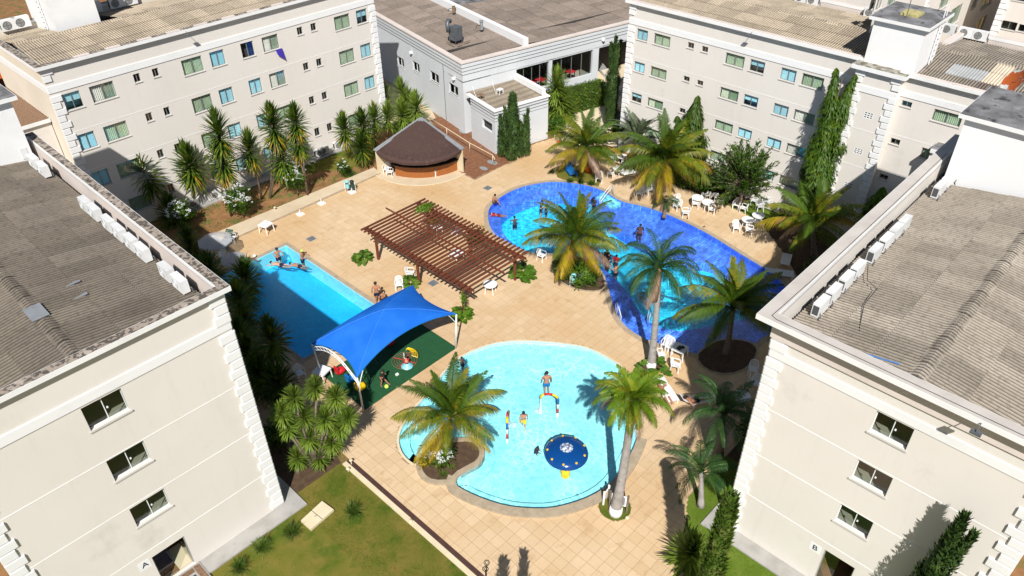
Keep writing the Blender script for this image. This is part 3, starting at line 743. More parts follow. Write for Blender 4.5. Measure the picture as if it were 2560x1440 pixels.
def window(b, f, kind, ua, ub, za, zb, glassm='glass', curtm=None, opened=False):
    w_ = round(ub-ua, 2); h = round(zb-za, 2); key = (kind, w_, h, glassm, curtm)
    if key not in WCACHE:
        fr, pa, si, cu = winmesh(kind, w_, h)
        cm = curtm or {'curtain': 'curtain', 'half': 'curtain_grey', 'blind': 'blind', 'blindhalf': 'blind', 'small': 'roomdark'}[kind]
        WCACHE[key] = (fr.build('window', 'alu', mesh_only=True), pa.build('pane', glassm, mesh_only=True), si.build('sill', 'sill', mesh_only=True), cu.build('curtain', cm, mesh_only=True))
    fm, pm, sm, cm = WCACHE[key]
    rz = {'-y': 0, '+y': pi, '-x': -pi/2, '+x': pi/2}[f]
    p = Vector(b.P(f, (ua+ub)/2, za, 0))-wloc(b.t)
    wobj = link('window', fm, b.t, loc=p, rot=(0, 0, rz))
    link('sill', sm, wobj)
    link({'curtain': 'curtain', 'half': 'curtain', 'blind': 'blind', 'blindhalf': 'blind', 'small': 'dark_room_sheet'}[kind], cm, wobj)
    r_ = link('pane', pm, wobj); l_ = link('pane', pm, wobj, loc=(-(w_/2-.035)+(w_*.42 if opened else 0), .012, 0))
    return wobj
# roof sheets
def sheetmesh(name, L, mat, wv=6, pitch=.177):
    mb = MB(); n_ = wv*6; amp = .036
    for i in range(n_):
        for (ya, yb) in ((0, L/2), (L/2, L)):
            a = i/6*pitch; b = (i+1)/6*pitch
            za = amp*cos(2*pi*i/6); zb = amp*cos(2*pi*(i+1)/6)
            lift = lambda y: .03*(1-y/L)
            mb.quad((a, ya, za+lift(ya)), (b, ya, zb+lift(ya)), (b, yb, zb+lift(yb)), (a, yb, za+lift(yb)))
    mb.quad(*[(i/6*pitch, 0, amp*cos(2*pi*i/6)+.012) for i in range(0, n_+1)], *[(i/6*pitch, .004, amp*cos(2*pi*i/6)-.006) for i in range(n_, -1, -1)])
    return mb.build(name, mat, mesh_only=True, smooth=False)
def smooth_me(me): 
    me.polygons.foreach_set('use_smooth', [True]*len(me.polygons))
    for p in me.polygons:
        if len(p.vertices) > 4: p.use_smooth = False
def roof_slope(b, roof, along, a0, a1, r, zr, e, ze, rows, mat, skip=None, odd=None):
    """sheets from ridge r (height zr) to eave e (height ze); along = 'x' or 'y' ridge direction"""
    run = abs(e-r); L = sqrt(run**2+(zr-ze)**2)/rows+.14; me = sheetmesh('roof_sheet', L, mat); smooth_me(me)
    alt = {}
    ang = atan2(zr-ze, run); sgn = 1 if e > r else -1; wid = 6*.177
    n_ = int((a1-a0)/wid)+1
    out = []
    for q in range(rows):
        # lower end of this row, distance from ridge
        low = run*(q+1)/rows+.05; zz = zr-(low)*math.tan(ang)
        for k in range(n_):
            a = a0+k*wid
            if a > a1-.2: continue
            if skip and skip(a+wid/2, r+sgn*(low-.8)): continue
            m_ = me
            if odd:
                c = odd(q, k)
                if c:
                    if c not in alt:
                        alt[c] = me.copy(); alt[c].materials.clear(); alt[c].materials.append(MATS[c])
                    m_ = alt[c]
            o = bpy.data.objects.new('roof_sheet', m_); COL.objects.link(o); o.parent = roof
            # local sheet: x across, y from lower edge up-slope
            if along == 'y':
                X = Vector((0, sgn, 0)); Y = Vector((-sgn*cos(ang), 0, sin(ang))); base = Vector((r+sgn*low, a if sgn > 0 else a+wid, zz))
            else:
                X = Vector((-sgn, 0, 0)); Y = Vector((0, -sgn*cos(ang), sin(ang))); base = Vector((a+wid if sgn > 0 else a, r+sgn*low, zz))
            Z = X.cross(Y)
            if Z.z < 0: X = -X; base = base - X*wid; Z = X.cross(Y)
            rot = Matrix((X, Y, Z)).transposed().to_4x4()
            o.matrix_local = Matrix.Translation(base-wloc(roof)+Vector((0, 0, .0015*(k % 2)))) @ rot
            out.append(o)
    return out
def ridge_caps(roof, along, a0, a1, r, zr, mat):
    mb = MB(); n_ = 8
    L = .98
    for i in range(6*3):
        p0, p1 = i/18*L, (i+1)/18*L; h0 = .02*cos(i/18*2*pi*5.5); h1 = .02*cos((i+1)/18*2*pi*5.5)
        for j in range(4):
            t0 = -1+j*.5; t1 = t0+.5; zf = lambda t: -.11*abs(t)**1.5
            mb.quad((p0, .30*t0, zf(t0)+h0), (p1, .30*t0, zf(t0)+h1), (p1, .30*t1, zf(t1)+h1), (p0, .30*t1, zf(t1)+h0))
    me = mb.build('ridge_tile', mat, mesh_only=True, smooth=True); a = a0
    while a < a1-.4:
        loc = Vector((r, a, zr+.065)) if along == 'y' else Vector((a, r, zr+.065))
        link('ridge_tile', me, roof, loc=loc-wloc(roof)+Vector((0, 0, random.uniform(0, .012))), rot=(0, 0, (pi/2 if along == 'y' else 0)+random.uniform(-.01, .01))); a += .94
# ---- air conditioner condensers (each a thing)
def ac_parts():
    body = MB(); body.box(-.41, .41, -.15, .15, 0, .56)
    gr = MB(); gr.box(-.165+-.12+.0, .165+.0-.12+.33*0, -.158, -.149, .12, .44)
    fan = MB(); fan.lathe((0, 0, 0), [(0, 0), (.205, 0), (.205, .012), (.19, .018)], 20)
    return body, fan
_b = MB(); _b.box(-.41, .41, -.15, .15, .02, .58); AC_BODY = _b.build('air_conditioner', 'acwhite', mesh_only=True)
_b = MB()
for k in range(20):
    a = 2*pi*k/20; a2 = 2*pi*(k+1)/20; _b.quad((-.1, -.157, .3), (-.1+.215*cos(a), -.157, .3+.215*sin(a)), (-.1+.215*cos(a2), -.157, .3+.215*sin(a2)))
AC_FAN = _b.build('fan_grille', 'acfan', mesh_only=True)
_b = MB()
for rr_ in (.06, .12, .18, .215): _b.tube([(-.1+rr_*cos(2*pi*k/16), -.163, .3+rr_*sin(2*pi*k/16)) for k in range(17)], .007, 4, False)
_b.tube([(-.1, -.164, .3-.21), (-.1, -.164, .3+.21)], .006, 4); _b.tube([(-.31, -.164, .3), (.11, -.164, .3)], .006, 4)
AC_GUARD = _b.build('fan_guard', 'acgrille', mesh_only=True)
M('fan_pale', (.55, .56, .56), rough=.5)
_b = MB()
for rr_ in (.05, .1, .15, .2): _b.tube([(-.1+rr_*cos(2*pi*k/16), -.16, .3+rr_*sin(2*pi*k/16)) for k in range(17)], .008, 4, False)
AC_FAN2 = _b.build('fan_guard', 'fan_pale', mesh_only=True)
_b = MB(); _b.box(.411, .416, -.12, .11, .1, .5); AC_SIDE = _b.build('side_grille', 'acgrille', mesh_only=True)
_b = MB(); _b.box(-.413, -.411, -.12, .11, .1, .5); AC_SIDE2 = _b.build('side_grille', 'acgrille', mesh_only=True)
_b = MB(); _b.tube([(.3, .15, .2), (.42, .22, .16), (.46, .2, .02), (.40, .26, -.18)], .018, 5); _b.box(-.3, -.26, -.13, .2, -.02, .02); _b.box(.26, .3, -.13, .2, -.02, .02); AC_BR = _b.build('bracket', 'grey_metal', mesh_only=True)
def ac(p, rz, label, group, s_=1.0, side=True):
    o = link('air_conditioner', AC_BODY, loc=p, rot=(0, 0, rz)); tag(o, label, 'air conditioner', group); o.scale = (s_,)*3
    for nm, me in ([('fan_guard', AC_FAN2)] if not side else [('fan_grille', AC_FAN), ('fan_guard', AC_GUARD), ('side_grille', AC_SIDE), ('side_grille', AC_SIDE2)])+[('bracket', AC_BR)]: link(nm, me, o)
    return o
# ---------------------------------------------------------------- block A (front left)
yA, xA1, yA1 = 24.82, 9.45, 44.5
A = Block('apartment_block', 'cream apartment block at front left marked A with stained grey sheet roof', -.95, xA1, yA, yA1, 13.1, (4.2, 34, 0))
wa = [(3.39, 4.86, 9.95, 11.12), (3.39, 4.86, 7.11, 8.28), (3.39, 4.86, 4.23, 5.38)]; da = (3.36, 4.86, 0.06, 2.14)
A.wall('-y', wa+[da], depth=.22); A.wall('+x'); A.wall('-x'); A.wall('+y')
for f, z0, ex in (('-y', .005, 0), ('+x', .0, 0), ('-x', 0, 0)):
    A.trim(f, 11.24, 11.66, .045+z0)
for z in (8.33, 5.49, 2.62): A.joint('-y', z); A.joint('+x', z)
SKA = [(11.2, 11.7)]
A.quoins('-y', xA1, -1, 0.0, 12.98, skip=SKA, wide=.62, nar=.48); A.quoins('+x', yA, 1, 0, 12.98, skip=SKA); A.quoins('-y', -.95, 1, 4.5, 12.98, skip=SKA)
def stair_room(b, f, w4, lit_door=False):
    ua, ub, za, zb = w4; mb = MB(); mb.cur = 0
    dep = 2.2; z0 = za-.05 if not lit_door else 0.0
    def q(*pts): mb.quad(*[b.P(f, u, z, -d) for u, z, d in pts])
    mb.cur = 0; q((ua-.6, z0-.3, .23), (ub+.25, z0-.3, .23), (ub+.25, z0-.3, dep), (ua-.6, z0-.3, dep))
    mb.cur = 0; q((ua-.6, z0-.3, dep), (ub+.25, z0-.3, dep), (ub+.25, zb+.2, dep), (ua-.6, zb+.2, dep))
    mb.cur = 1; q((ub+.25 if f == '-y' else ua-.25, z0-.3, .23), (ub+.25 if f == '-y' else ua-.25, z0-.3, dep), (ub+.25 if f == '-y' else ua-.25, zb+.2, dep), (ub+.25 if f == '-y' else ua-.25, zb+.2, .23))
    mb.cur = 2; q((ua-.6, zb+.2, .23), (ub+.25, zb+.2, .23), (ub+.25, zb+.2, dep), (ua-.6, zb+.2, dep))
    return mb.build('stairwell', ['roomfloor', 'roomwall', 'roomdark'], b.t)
def big_window(b, f, o4, flip=False):
    ua, ub, za, zb = o4; w_ = ub-ua; t = .03
    mb = MB()
    for (u0, u1, z0, z1) in ((ua, ub, za, za+t), (ua, ub, zb-t, zb), (ua, ua+t, za+t, zb-t), (ub-t, ub, za+t, zb-t), ((ua+ub)/2-.015, (ua+ub)/2+.015, za+t, zb-t)): b.fbox(mb, f, u0, u1, z0, z1, -.20, -.16)
    wob = mb.build('window', 'metal_white', b.t)
    for (u0, u1, d) in ((ua+t, (ua+ub)/2+.03, -.185), ((ua+ub)/2-.03, ub-t, -.17)):
        mb = MB(); b.fbox(mb, f, u0, u1, za+t, zb-t, d-.006, d); mb.build('pane', 'glass', wob)
    mb = MB(); b.fbox(mb, f, ua-.07, ub+.07, za-.06, za-.003, -.2, .06); mb.build('sill', 'sill', wob)
    mb = MB(); k = (ua+ub)/2+(.1 if not flip else -.1); b.fbox(mb, f, k-.03, k+.03, za+.5, za+.58, -.165, -.14); mb.build('latch', 'white', wob)
    # open casement leaf of pale glass inside one jamb
    mb = MB(); e = ub-.02 if f == '-y' else ua+.02
    mb.quad(b.P(f, e, za+.03, -.02), b.P(f, e, za+.03, -.19), b.P(f, e, zb-.03, -.19), b.P(f, e, zb-.03, -.02)); mb.build('jamb_panel', 'teal' if False else 'glass_clear', wob)
    stair_room(b, f, o4)
for o4 in wa: big_window(A, '-y', o4)
stair_room(A, '-y', da, True)
# door A: open glass leaf
mb = MB(); A.fbox(mb, '-y', da[0], da[0]+.05, .06, 2.14, -.2, -.14); A.fbox(mb, '-y', da[1]-.05, da[1], .06, 2.14, -.2, -.14); A.fbox(mb, '-y', da[0]+.05, da[1]-.05, 2.09, 2.14, -.2, -.14)
dfr = mb.build('door', 'alu', A.t)
mb = MB(); A.fbox(mb, '-y', da[0]+.05, 4.1, .08, 2.08, -.18, -.17); mb.build('pane', 'glass', dfr)
mb = MB(); mb.box(da[1]-.08, da[1]-.05, yA+.2, yA+.95, .1, 2.08); mb.build('pane', 'glass_clear', dfr)
mb = MB(); mb.box(4.2, 4.85, yA+.25, yA+1.6, .02, .07); mb.build('floor_patch', 'cream', dfr)
def letters(b, f, txt, u, z, size, mat='navy', proud=.012):
    cu = bpy.data.curves.new('door_letter', 'FONT'); cu.body = txt; cu.size = size; cu.extrude = .008; cu.align_x = 'CENTER'; cu.align_y = 'CENTER'
    tmp = bpy.data.objects.new('tmp', cu); COL.objects.link(tmp); dg = bpy.context.evaluated_depsgraph_get(); dg.update()
    me = bpy.data.meshes.new_from_object(tmp.evaluated_get(dg)); bpy.data.objects.remove(tmp); me.materials.clear(); me.materials.append(MATS[mat]); me.name = 'door_letter'
    rz = {'-y': 0, '-x': -pi/2}[f]
    return link('door_letter', me, b.t, loc=Vector(b.P(f, u, z, proud))-wloc(b.t), rot=(pi/2, 0, rz))
mb = MB(); A.fbox(mb, '-y', 2.76, 3.26, 1.72, 2.25, .0, .008); mb.build('sign_plate', 'trim', A.t)
letters(A, '-y', 'A', 3.02, 1.99, .42)
# brick step and slate mat by the door of A
dstep = thing('door_steps', 'brick edged entrance steps with dark slab below door A', 'steps', tuple(G(500, 1420)))
MB().box(3.2, 5.0, 22.7, 24.82, -.03, .1).build('slab', 'concrete', dstep)
MB().box(3.4, 4.55, 23.3, 24.3, .1, .115).build('dark_mat', 'navy', dstep)
for k in range(16):
    yb = 24.7-.1*k; 
    MB().box(4.66, 4.92, yb-.085, yb, .1, .135+.004*(k % 3)).build('brick', 'trunk_dry', dstep)
    if k < 12: MB().box(3.3+k*.11, 3.39+k*.11, 24.45, 24.7, .1, .135).build('brick', 'trunk_dry', dstep)
def parapet(b, out=.30, thick=.42, z0=13.1, zt=13.32, cap='clean_cap', faces=('-y', '+x', '-x', '+y'), inner='pink_parapet', zin=12.3):
    x0, x1, y0, y1 = b.x0-out, b.x1+out, b.y0-out, b.y1+out
    i0, i1, j0, j1 = x0+thick, x1-thick, y0+thick, y1-thick
    mb = MB()
    mb.box(x0, x1, y0, j0, z0, zt); mb.box(x0, x1, j1, y1, z0, zt); mb.box(x0, i0, j0, j1, z0, zt); mb.box(i1, x1, j0, j1, z0, zt)
    mb.build('cornice', 'trim', b.t)
    mb = MB(); e = .02
    for (a, c, d, g_) in ((x0+e, x1-e, y0+e, j0-e), (x0+e, x1-e, j1+e, y1-e), (x0+e, i0-e, j0-e, j1+e), (i1+e, x1-e, j0-e, j1+e)): mb.box(a, c, d, g_, zt, zt+.006)
    mb.build('parapet_cap', cap, b.t)
    mb = MB(); w_ = .085
    mb.box(i0-w_, i1+w_, j0-w_, j0, zin, z0+.02); mb.box(i0-w_, i1+w_, j1, j1+w_, zin, z0+.02); mb.box(i0-w_, i0, j0, j1, zin, z0+.02); mb.box(i1, i1+w_, j0, j1, zin, z0+.02)
    mb.build('parapet_wall', inner, b.t)
    mb = MB(); mb.quad((i0-.05, j0-.05, zin), (i1+.05, j0-.05, zin), (i1+.05, j1+.05, zin), (i0-.05, j1+.05, zin)); mb.build('roof_deck', 'slab_top', b.t)
    return i0, i1, j0, j1
i0, i1, j0, j1 = parapet(A, cap='stained_cap', zin=12.1)
roofA = MB().box(3.7, 4.1, j0, j1, 12.6, 12.95).build('roof', 'slab_top', A.t)
oddA = lambda q, k: None
roof_slope(A, roofA, 'y', j0+.05, j1-.1, 4.0, 13.2, i1-.28, 12.45, 3, 'roof_a')
roof_slope(A, roofA, 'y', j0+.05, j1-.1, 4.0, 13.2, i0+.3, 12.45, 3, 'roof_a')
ridge_caps(roofA, 'y', j0+.1, j1-.1, 4.0, 13.2, 'roof_a')
def patch(b, x0, x1, y0, y1, z, mat, name='roof_patch'):
    MB().box(x0, x1, y0, y1, z, z+.03).build(name, mat, b.t)
for (px_, py_, w_, h_, m_) in ((182, 708, .55, .12, 'galv'), (190, 744, .85, .14, 'galv')):
    c = G(px_, py_, 13.0); patch(A, c.x-w_/2, c.x+w_/2, c.y-h_/2, c.y+h_/2, 12.98 if c.x > 4 else 13.1, m_)
c = G(88, 782, 13.25); MB().box(c.x-.28, c.x+.34, c.y-.5, c.y+.5, 13.245, 13.28).build('roof_patch', 'galv', A.t)
for k, (px_, py_) in enumerate(((467, 698), (433, 671), (383, 618), (356, 594), (326, 569), (299, 547), (269, 517), (242, 500))):
    ac((8.70, G(px_, py_, 12.95).y, 12.62), -pi/2, 'white condenser under the left roof\'s stained parapet, %s from the pool corner' % ORD[k], 'air conditioners along the left roof parapet', 1.05, False)
for k, (px_, py_) in enumerate(((137, 412), (118, 392), (90, 365))):
    ac((8.70, G(px_, py_, 12.95).y, 12.62), -pi/2, 'white condenser near the left water tower, %s beyond the long row' % ORD[k], 'air conditioners along the left roof parapet', 1.05, False)
# penthouse / water tower helper
def tower(name, label, x0, x1, y0, y1, z0, z1, hatch=True, ladder=None, antenna=False, ov=.28):
    t = thing(name, label, 'tower', ((x0+x1)/2, (y0+y1)/2, z0))
    MB().box(x0, x1, y0, y1, z0, z1).build('wall', 'whitewall', t)
    mb = MB(); mb.cur = 0; mb.box(x0-ov, x1+ov, y0-ov, y1+ov, z1, z1+.2); mb.build('cornice', 'trim', t)
    MB().box(x0-ov+.03, x1+ov-.03, y0-ov+.03, y1+ov-.03, z1+.2, z1+.215).build('roof_slab', 'slab_top', t)
    cx, cy = (x0+x1)/2, (y0+y1)/2
    if hatch:
        for k in (0, 1):
            h_ = MB().box(cx-.65, cx+.45, cy-.55+.56*k, cy-.03+.56*k, z1+.215, z1+.36).build('hatch', 'yellowhatch', t)
    if ladder:
        lx, ly, nx, ny = ladder; lad = MB()
        tx, ty = -ny, nx
        for s_ in (-.22, .22): lad.obox((lx+tx*s_+nx*.12, ly+ty*s_+ny*.12, z0+.2), (lx+tx*s_+nx*.12, ly+ty*s_+ny*.12, z1+1.0), .05, .05)
        l_o = lad.build('ladder', 'whitewall', t)
        for k in range(9):
            z = z0+.5+k*.36
            MB().tube([(lx-tx*.22+nx*.12, ly-ty*.22+ny*.12, z), (lx+tx*.22+nx*.12, ly+ty*.22+ny*.12, z)], .022, 5).build('rung', 'grey_metal', l_o)
    if antenna: MB().tube([(cx-1, cy, z1+.2), (cx-1.05, cy, z1+1.9)], .025, 5).build('antenna', 'grey_metal', t)
    return t
tower('water_tower', 'white water tower box at the far end of the left roof', 4.2, 9.05, 43.35, 48.4, 12.1, 15.75)
# ---------------------------------------------------------------- block B (front right)
xB, yB1 = 23.25, 8.42
B = Block('apartment_block', 'cream apartment block at front right marked B with pale corrugated roof', xB, 43.0, -1.7, yB1, 12.62, (30, 3.4, 0))
wb = [(2.77, 4.11, 9.58, 10.68), (2.77, 4.11, 6.95, 8.05), (2.77, 4.11, 4.28, 5.40)]; db = (2.72, 4.05, .06, 2.36)
B.wall('-x', wb+[db], depth=.22); B.wall('+y'); B.wall('-y')
for f in ('-x', '+y'): B.trim(f, 10.78, 11.16, .05)
for z in (8.12, 5.41, 2.80): B.joint('-x', z); B.joint('+y', z)
SKB = [(10.8, 11.2)]
B.quoins('-x', yB1, -1, 0, 12.5, step=.462, skip=SKB, wide=.62, nar=.48); B.quoins('-x', -1.7, 1, 3, 12.5, step=.462, skip=SKB, wide=.75, nar=.5); B.quoins('+y', xB, 1, 0, 12.5, step=.462, skip=SKB)
for o4 in wb: big_window(B, '-x', o4, True)
stair_room(B, '-x', db, True)
mb = MB(); B.fbox(mb, '-x', db[0], db[0]+.05, .06, 2.36, -.2, -.14); B.fbox(mb, '-x', db[1]-.05, db[1], .06, 2.36, -.2, -.14); B.fbox(mb, '-x', db[0]+.05, db[1]-.05, 2.31, 2.36, -.2, -.14)
dfr = mb.build('door', 'alu', B.t)
mb = MB(); B.fbox(mb, '-x', 3.4, db[1]-.05, .08, 2.3, -.18, -.17); mb.build('pane', 'glass_clear', dfr)
mb = MB(); B.fbox(mb, '-x', 4.16, 4.66, 1.85, 2.36, 0, .008); mb.build('sign_plate', 'trim', B.t)
letters(B, '-x', 'B', 4.42, 2.1, .42)
i0, i1, j0, j1 = parapet(B, out=.62, thick=.6, z0=12.62, zt=12.84, cap='clean_cap', zin=11.7)
roofB = MB().box(i0, i1, 3.2, 3.5, 12.1, 12.5).build('roof', 'slab_top', B.t)
roof_slope(B, roofB, 'x', i0+.05, 42.9, 3.35, 12.72, j1-.28, 12.0, 3, 'roof_b', skip=lambda a, c: a > 39.4)
roof_slope(B, roofB, 'x', i0+.05, 42.9, 3.35, 12.72, j0+.3, 12.0, 3, 'roof_b', skip=lambda a, c: a > 39.4)
ridge_caps(roofB, 'x', i0+.1, 39.4, 3.35, 12.72, 'roof_b')
bpx = [(2025,754,), (2053,727), (2083,693), (2111,668), (2157,624), (2184,597), (2208,571), (2229,549), (2272,495), (2290,470), (2318,462), (2338,425), (2352,410)]
for k, (px_, py_) in enumerate(((2025, 753), (2054, 722), (2083, 690), (2112, 662), (2157, 621), (2184, 594), (2209, 571), (2232, 550), (2318, 465), (2335, 445), (2358, 422), (2372, 404))):
    ac((G(px_, py_, 12.45).x, 7.66, 12.15), pi, 'white condenser with dark side grille on the right parapet, %s from the near corner' % ORD[k], 'air conditioners along the right roof parapet', 1.05)
# lightning cable along the parapet of B and over the roof
cab = thing('roof_cable', 'thin dark cable laid along the right parapet and roof', 'cable', (24, 7, 12.9))
pts = [(41, 8.55, 12.86), (34, 8.5, 12.87), (26, 8.5, 12.86), (22.9, 8.55, 12.87), (22.8, 8.3, 12.87), (22.82, 4, 12.86), (22.8, -1.5, 12.87)]
MB().tube(pts, .012, 4).build('cable_run', 'black', cab)
pts = [G(2170, 660, 12.45), G(2168, 700, 12.4), G(2192, 722, 12.5), G(2160, 762, 12.4), G(2150, 812, 12.35), G(2148, 830, 12.35)]
MB().tube([tuple(p) for p in pts], .014, 4).build('cable_run', 'black', cab)
tower('water_tower', 'tall white water tower box on the right roof under a grey slab', 39.55, 43.6, 2.0, 8.0, 11.9, 15.45, antenna=False)
c = G(2000, 1000, 12.5)
pb = G(2160, 895, 12.55); MB().tube([tuple(G(2168, 886, 12.62)), tuple(G(2272, 917, 12.62))], .03, 5).build('pvc_pipe', 'blue', B.t)
# floodlights on the cornices
def flood(p, n2, label):
    t = thing('floodlight', label, 'light', p); x, y, z = p
    MB().tube([(x, y, z), (x+n2[0]*.35, y+n2[1]*.35, z-.12)], .02, 5).build('arm', 'grey_metal', t)
    mb = MB(); mb.obox((x+n2[0]*.3-n2[1]*.17, y+n2[1]*.3+n2[0]*.17, z-.2), (x+n2[0]*.3+n2[1]*.17, y+n2[1]*.3-n2[0]*.17, z-.2), .22, .07); mb.build('lamp_head', 'grey_metal', t)
flood((22.6, 1.05, 12.75), (-1, 0), 'small floodlight on the right block cornice above its end wall')
# ---------------------------------------------------------------- block C (back left)
yC = 55.02
C = Block('apartment_block', 'long cream block at back left with rows of green curtained windows', 13.75, 40.5, yC, 65.4, 12.98, (27, 60, 0))
rowsC = [(11.05, 9.9, 10.44), (8.13, 6.95, 7.5), (5.22, 4.05, 4.55), (2.35, 1.2, 1.6)]
colsC = [('blind', 14.45, 15.58), ('curtain', 16.23, 17.86), ('small', 19.28, 19.75), ('small', 20.65, 21.1), ('curtain', 22.85, 24.43), ('blind', 25.08, 26.23), ('blind', 27.65, 28.73), ('curtain', 29.5, 30.92), ('small', 32.7, 33.22), ('small', 34.0, 34.52), ('curtain', 36.3, 37.85), ('blind', 38.55, 39.66)]
ops = []; spec = []
for r_i, (zt_, zb_, zs_) in enumerate(rowsC):
    for c_i, (k, a, b_) in enumerate(colsC):
        o4 = (a, b_, zs_ if k == 'small' else zb_, zt_); ops.append(o4)
        kk = k; cm = None; gm = 'glass'
        if k == 'blind': gm = 'glass_blue'
        if (r_i, c_i) in ((0, 0), (0, 11)): kk = 'blindhalf'
        if (r_i, c_i) in ((0, 1), (0, 7), (1, 7)): kk = 'half'
        if (r_i, c_i) == (0, 6): kk = 'small'
        spec.append((kk, o4, gm, (r_i, c_i) in ((0, 1), (0, 7), (1, 7), (0, 6))))
C.wall('-y', ops); C.wall('-x', mat='sidewall'); C.wall('+x'); C.wall('+y')
for kk, o4, gm, op_ in spec: window(C, '-y', kk, *o4, glassm=gm, opened=op_)
C.trim('-y', 11.32, 11.78, .05); C.trim('-x', 11.32, 11.78, .05); C.trim('+x', 11.32, 11.78, .05)
for z in (8.42, 5.5, 2.6): C.joint('-y', z)
SKC = [(11.3, 11.8)]
C.quoins('-y', 13.75, 1, 0, 12.95, step=.46, skip=SKC, wide=.66, nar=.46); C.quoins('-y', 40.5, -1, 0, 12.95, step=.46, skip=SKC, wide=.6, nar=.45)
i0, i1, j0, j1 = parapet(C, out=.32, thick=.5, z0=12.98, zt=13.2, cap='stained_cap', zin=12.2, inner='sidewall')
roofC = MB().box(i0, i1, 60.1, 60.3, 12.6, 12.9).build('roof', 'slab_top', C.t)
roof_slope(C, roofC, 'x', i0+.05, i1-.2, 60.2, 13.35, j0+.15, 12.85, 3, 'roof_c')
roof_slope(C, roofC, 'x', i0+.05, i1-.2, 60.2, 13.35, j1-.3, 12.6, 3, 'roof_c', skip=lambda a, c: 16.8 < a < 21.3)
ridge_caps(roofC, 'x', i0+.1, i1-.2, 60.2, 13.35, 'roof_c')
k = 0
for xx in (15.9, 18.0, 20.2, 22.3, 24.4, 26.6, 28.7, 30.8, 33.0):
    MB().box(xx, xx+1.0, 54.74, 54.98, 13.2, 13.27).build('coping_tile', 'pink_parapet', C.t); k += 1
tower('water_tower', 'white rendered water tower with ladder on the back left roof', 17.3, 20.4, 61.2, 66.0, 12.2, 17.2, ladder=(17.3, 63.0, -1, 0))
for k, (px_, py_, yy) in enumerate(((24, 70, 65.0), (56, 62, 65.0), (232, 14, 65.0), (290, 9, 65.0), (324, 3, 65.0))):
    p = OYp(px_, py_, yy); ac((p.x, 65.0, 12.75+(.15 if k < 2 else 0)), 0, ('cream condenser on the back parapet at the photo\'s left edge', 'cream condenser nearest the ladder of the back left tower', 'condenser in the shadow right of the back left tower', 'white condenser on the back parapet, second right of the tower', 'white condenser on the back parapet, third right of the tower')[k], 'air conditioners on the back left roof', 1.35)
flood((23.6, 54.6, 13.1), (0, -1), 'small floodlight on the back left block cornice')
# purple cloth hanging from a sill of C
cl = thing('beach_towel', 'purple towel hanging from the sill of an open top floor window', 'towel', (30.9, 54.9, 9.8))
mb = MB()
for k in range(6):
    a = 30.45+k*.1; mb.quad((a, 54.93-.02*(k % 2), 9.88), (a+.1, 54.93-.02*((k+1) % 2), 9.88), (a+.22, 54.86-.03*((k+1) % 2), 9.35-.09*k), (a+.1, 54.86-.03*(k % 2), 9.45-.09*k))
mb.build('cloth', 'navy' if False else 'purplecloth' if 'purplecloth' in MATS else M('purplecloth', (.05, .03, .35), rough=.8).name, cl)
# ---------------------------------------------------------------- block D (back right) with stair tower
xD = 51.41
D = Block('apartment_block', 'long cream block at back right with stair tower and corrugated roof', xD, 61.5, 17.3, 36.15, 12.68, (56, 26, 0))
rowsD = [(10.82, 9.95, 10.38), (8.16, 7.33, 7.76), (5.51, 4.72, 5.1), (2.9, 2.1, 2.5)]
colsD = [('blind', 34.28, 35.31), ('curtain', 32.16, 33.68), ('small', 30.02, 30.58), ('small', 28.79, 29.33), ('curtain', 25.7, 27.27), ('blind', 24.07, 25.24), ('blind', 21.64, 22.8), ('curtain', 19.62, 21.2), ('small', 17.66, 18.1)]
ops = []; spec = []
for r_i, (zt_, zb_, zs_) in enumerate(rowsD):
    for c_i, (k, a, b_) in enumerate(colsD):
        o4 = (a, b_, zs_ if k == 'small' else zb_, zt_); ops.append(o4); kk = k; op_ = False
        if (r_i, c_i) in ((0, 5), (1, 5), (2, 0)): kk = 'blindhalf'
        if (r_i, c_i) in ((1, 7), (2, 7)): kk = 'half'; op_ = True
        if (r_i, c_i) in ((2, 1), (1, 4)): op_ = True
        spec.append((kk, o4, 'glass_blue' if k == 'blind' else 'glass', op_))
D.wall('-x', ops); D.wall('+y'); D.wall('+x')
for kk, o4, gm, op_ in spec: window(D, '-x', kk, *o4, glassm=gm, opened=op_)
D.trim('-x', 11.05, 11.5, .05); D.trim('+y', 11.05, 11.5, .05)
for z in (8.5, 5.75, 3.1): D.joint('-x', z)
SKD = [(11.0, 11.55)]
D.quoins('-x', 36.15, -1, 0, 12.6, step=.435, skip=SKD, wide=.62, nar=.48)
i0, i1, j0, j1 = parapet(D, out=.32, thick=.45, z0=12.68, zt=12.9, cap='pink_parapet', zin=12.0)
roofD = MB().box(56.2, 56.4, j0, j1, 12.2, 12.6).build('roof', 'slab_top', D.t)
roof_slope(D, roofD, 'y', j0+.05, j1-.1, 56.2, 13.0, i0+.15, 12.5, 3, 'roof_c', skip=lambda a, c: a < 18.0)
roof_slope(D, roofD, 'y', j0+.05, j1-.1, 56.2, 13.0, i1-.2, 12.4, 3, 'roof_c')
ridge_caps(roofD, 'y', j0+.1, j1-.2, 56.2, 13.0, 'roof_c')
for k in range(8):
    yy = 33.6-k*2.02; MB().box(51.12, 51.36, yy, yy+1.0, 12.9, 12.97).build('coping_tile', 'pink_parapet', D.t)
flood((51.0, 25.3, 12.85), (-1, 0), 'small floodlight on the back right block cornice')
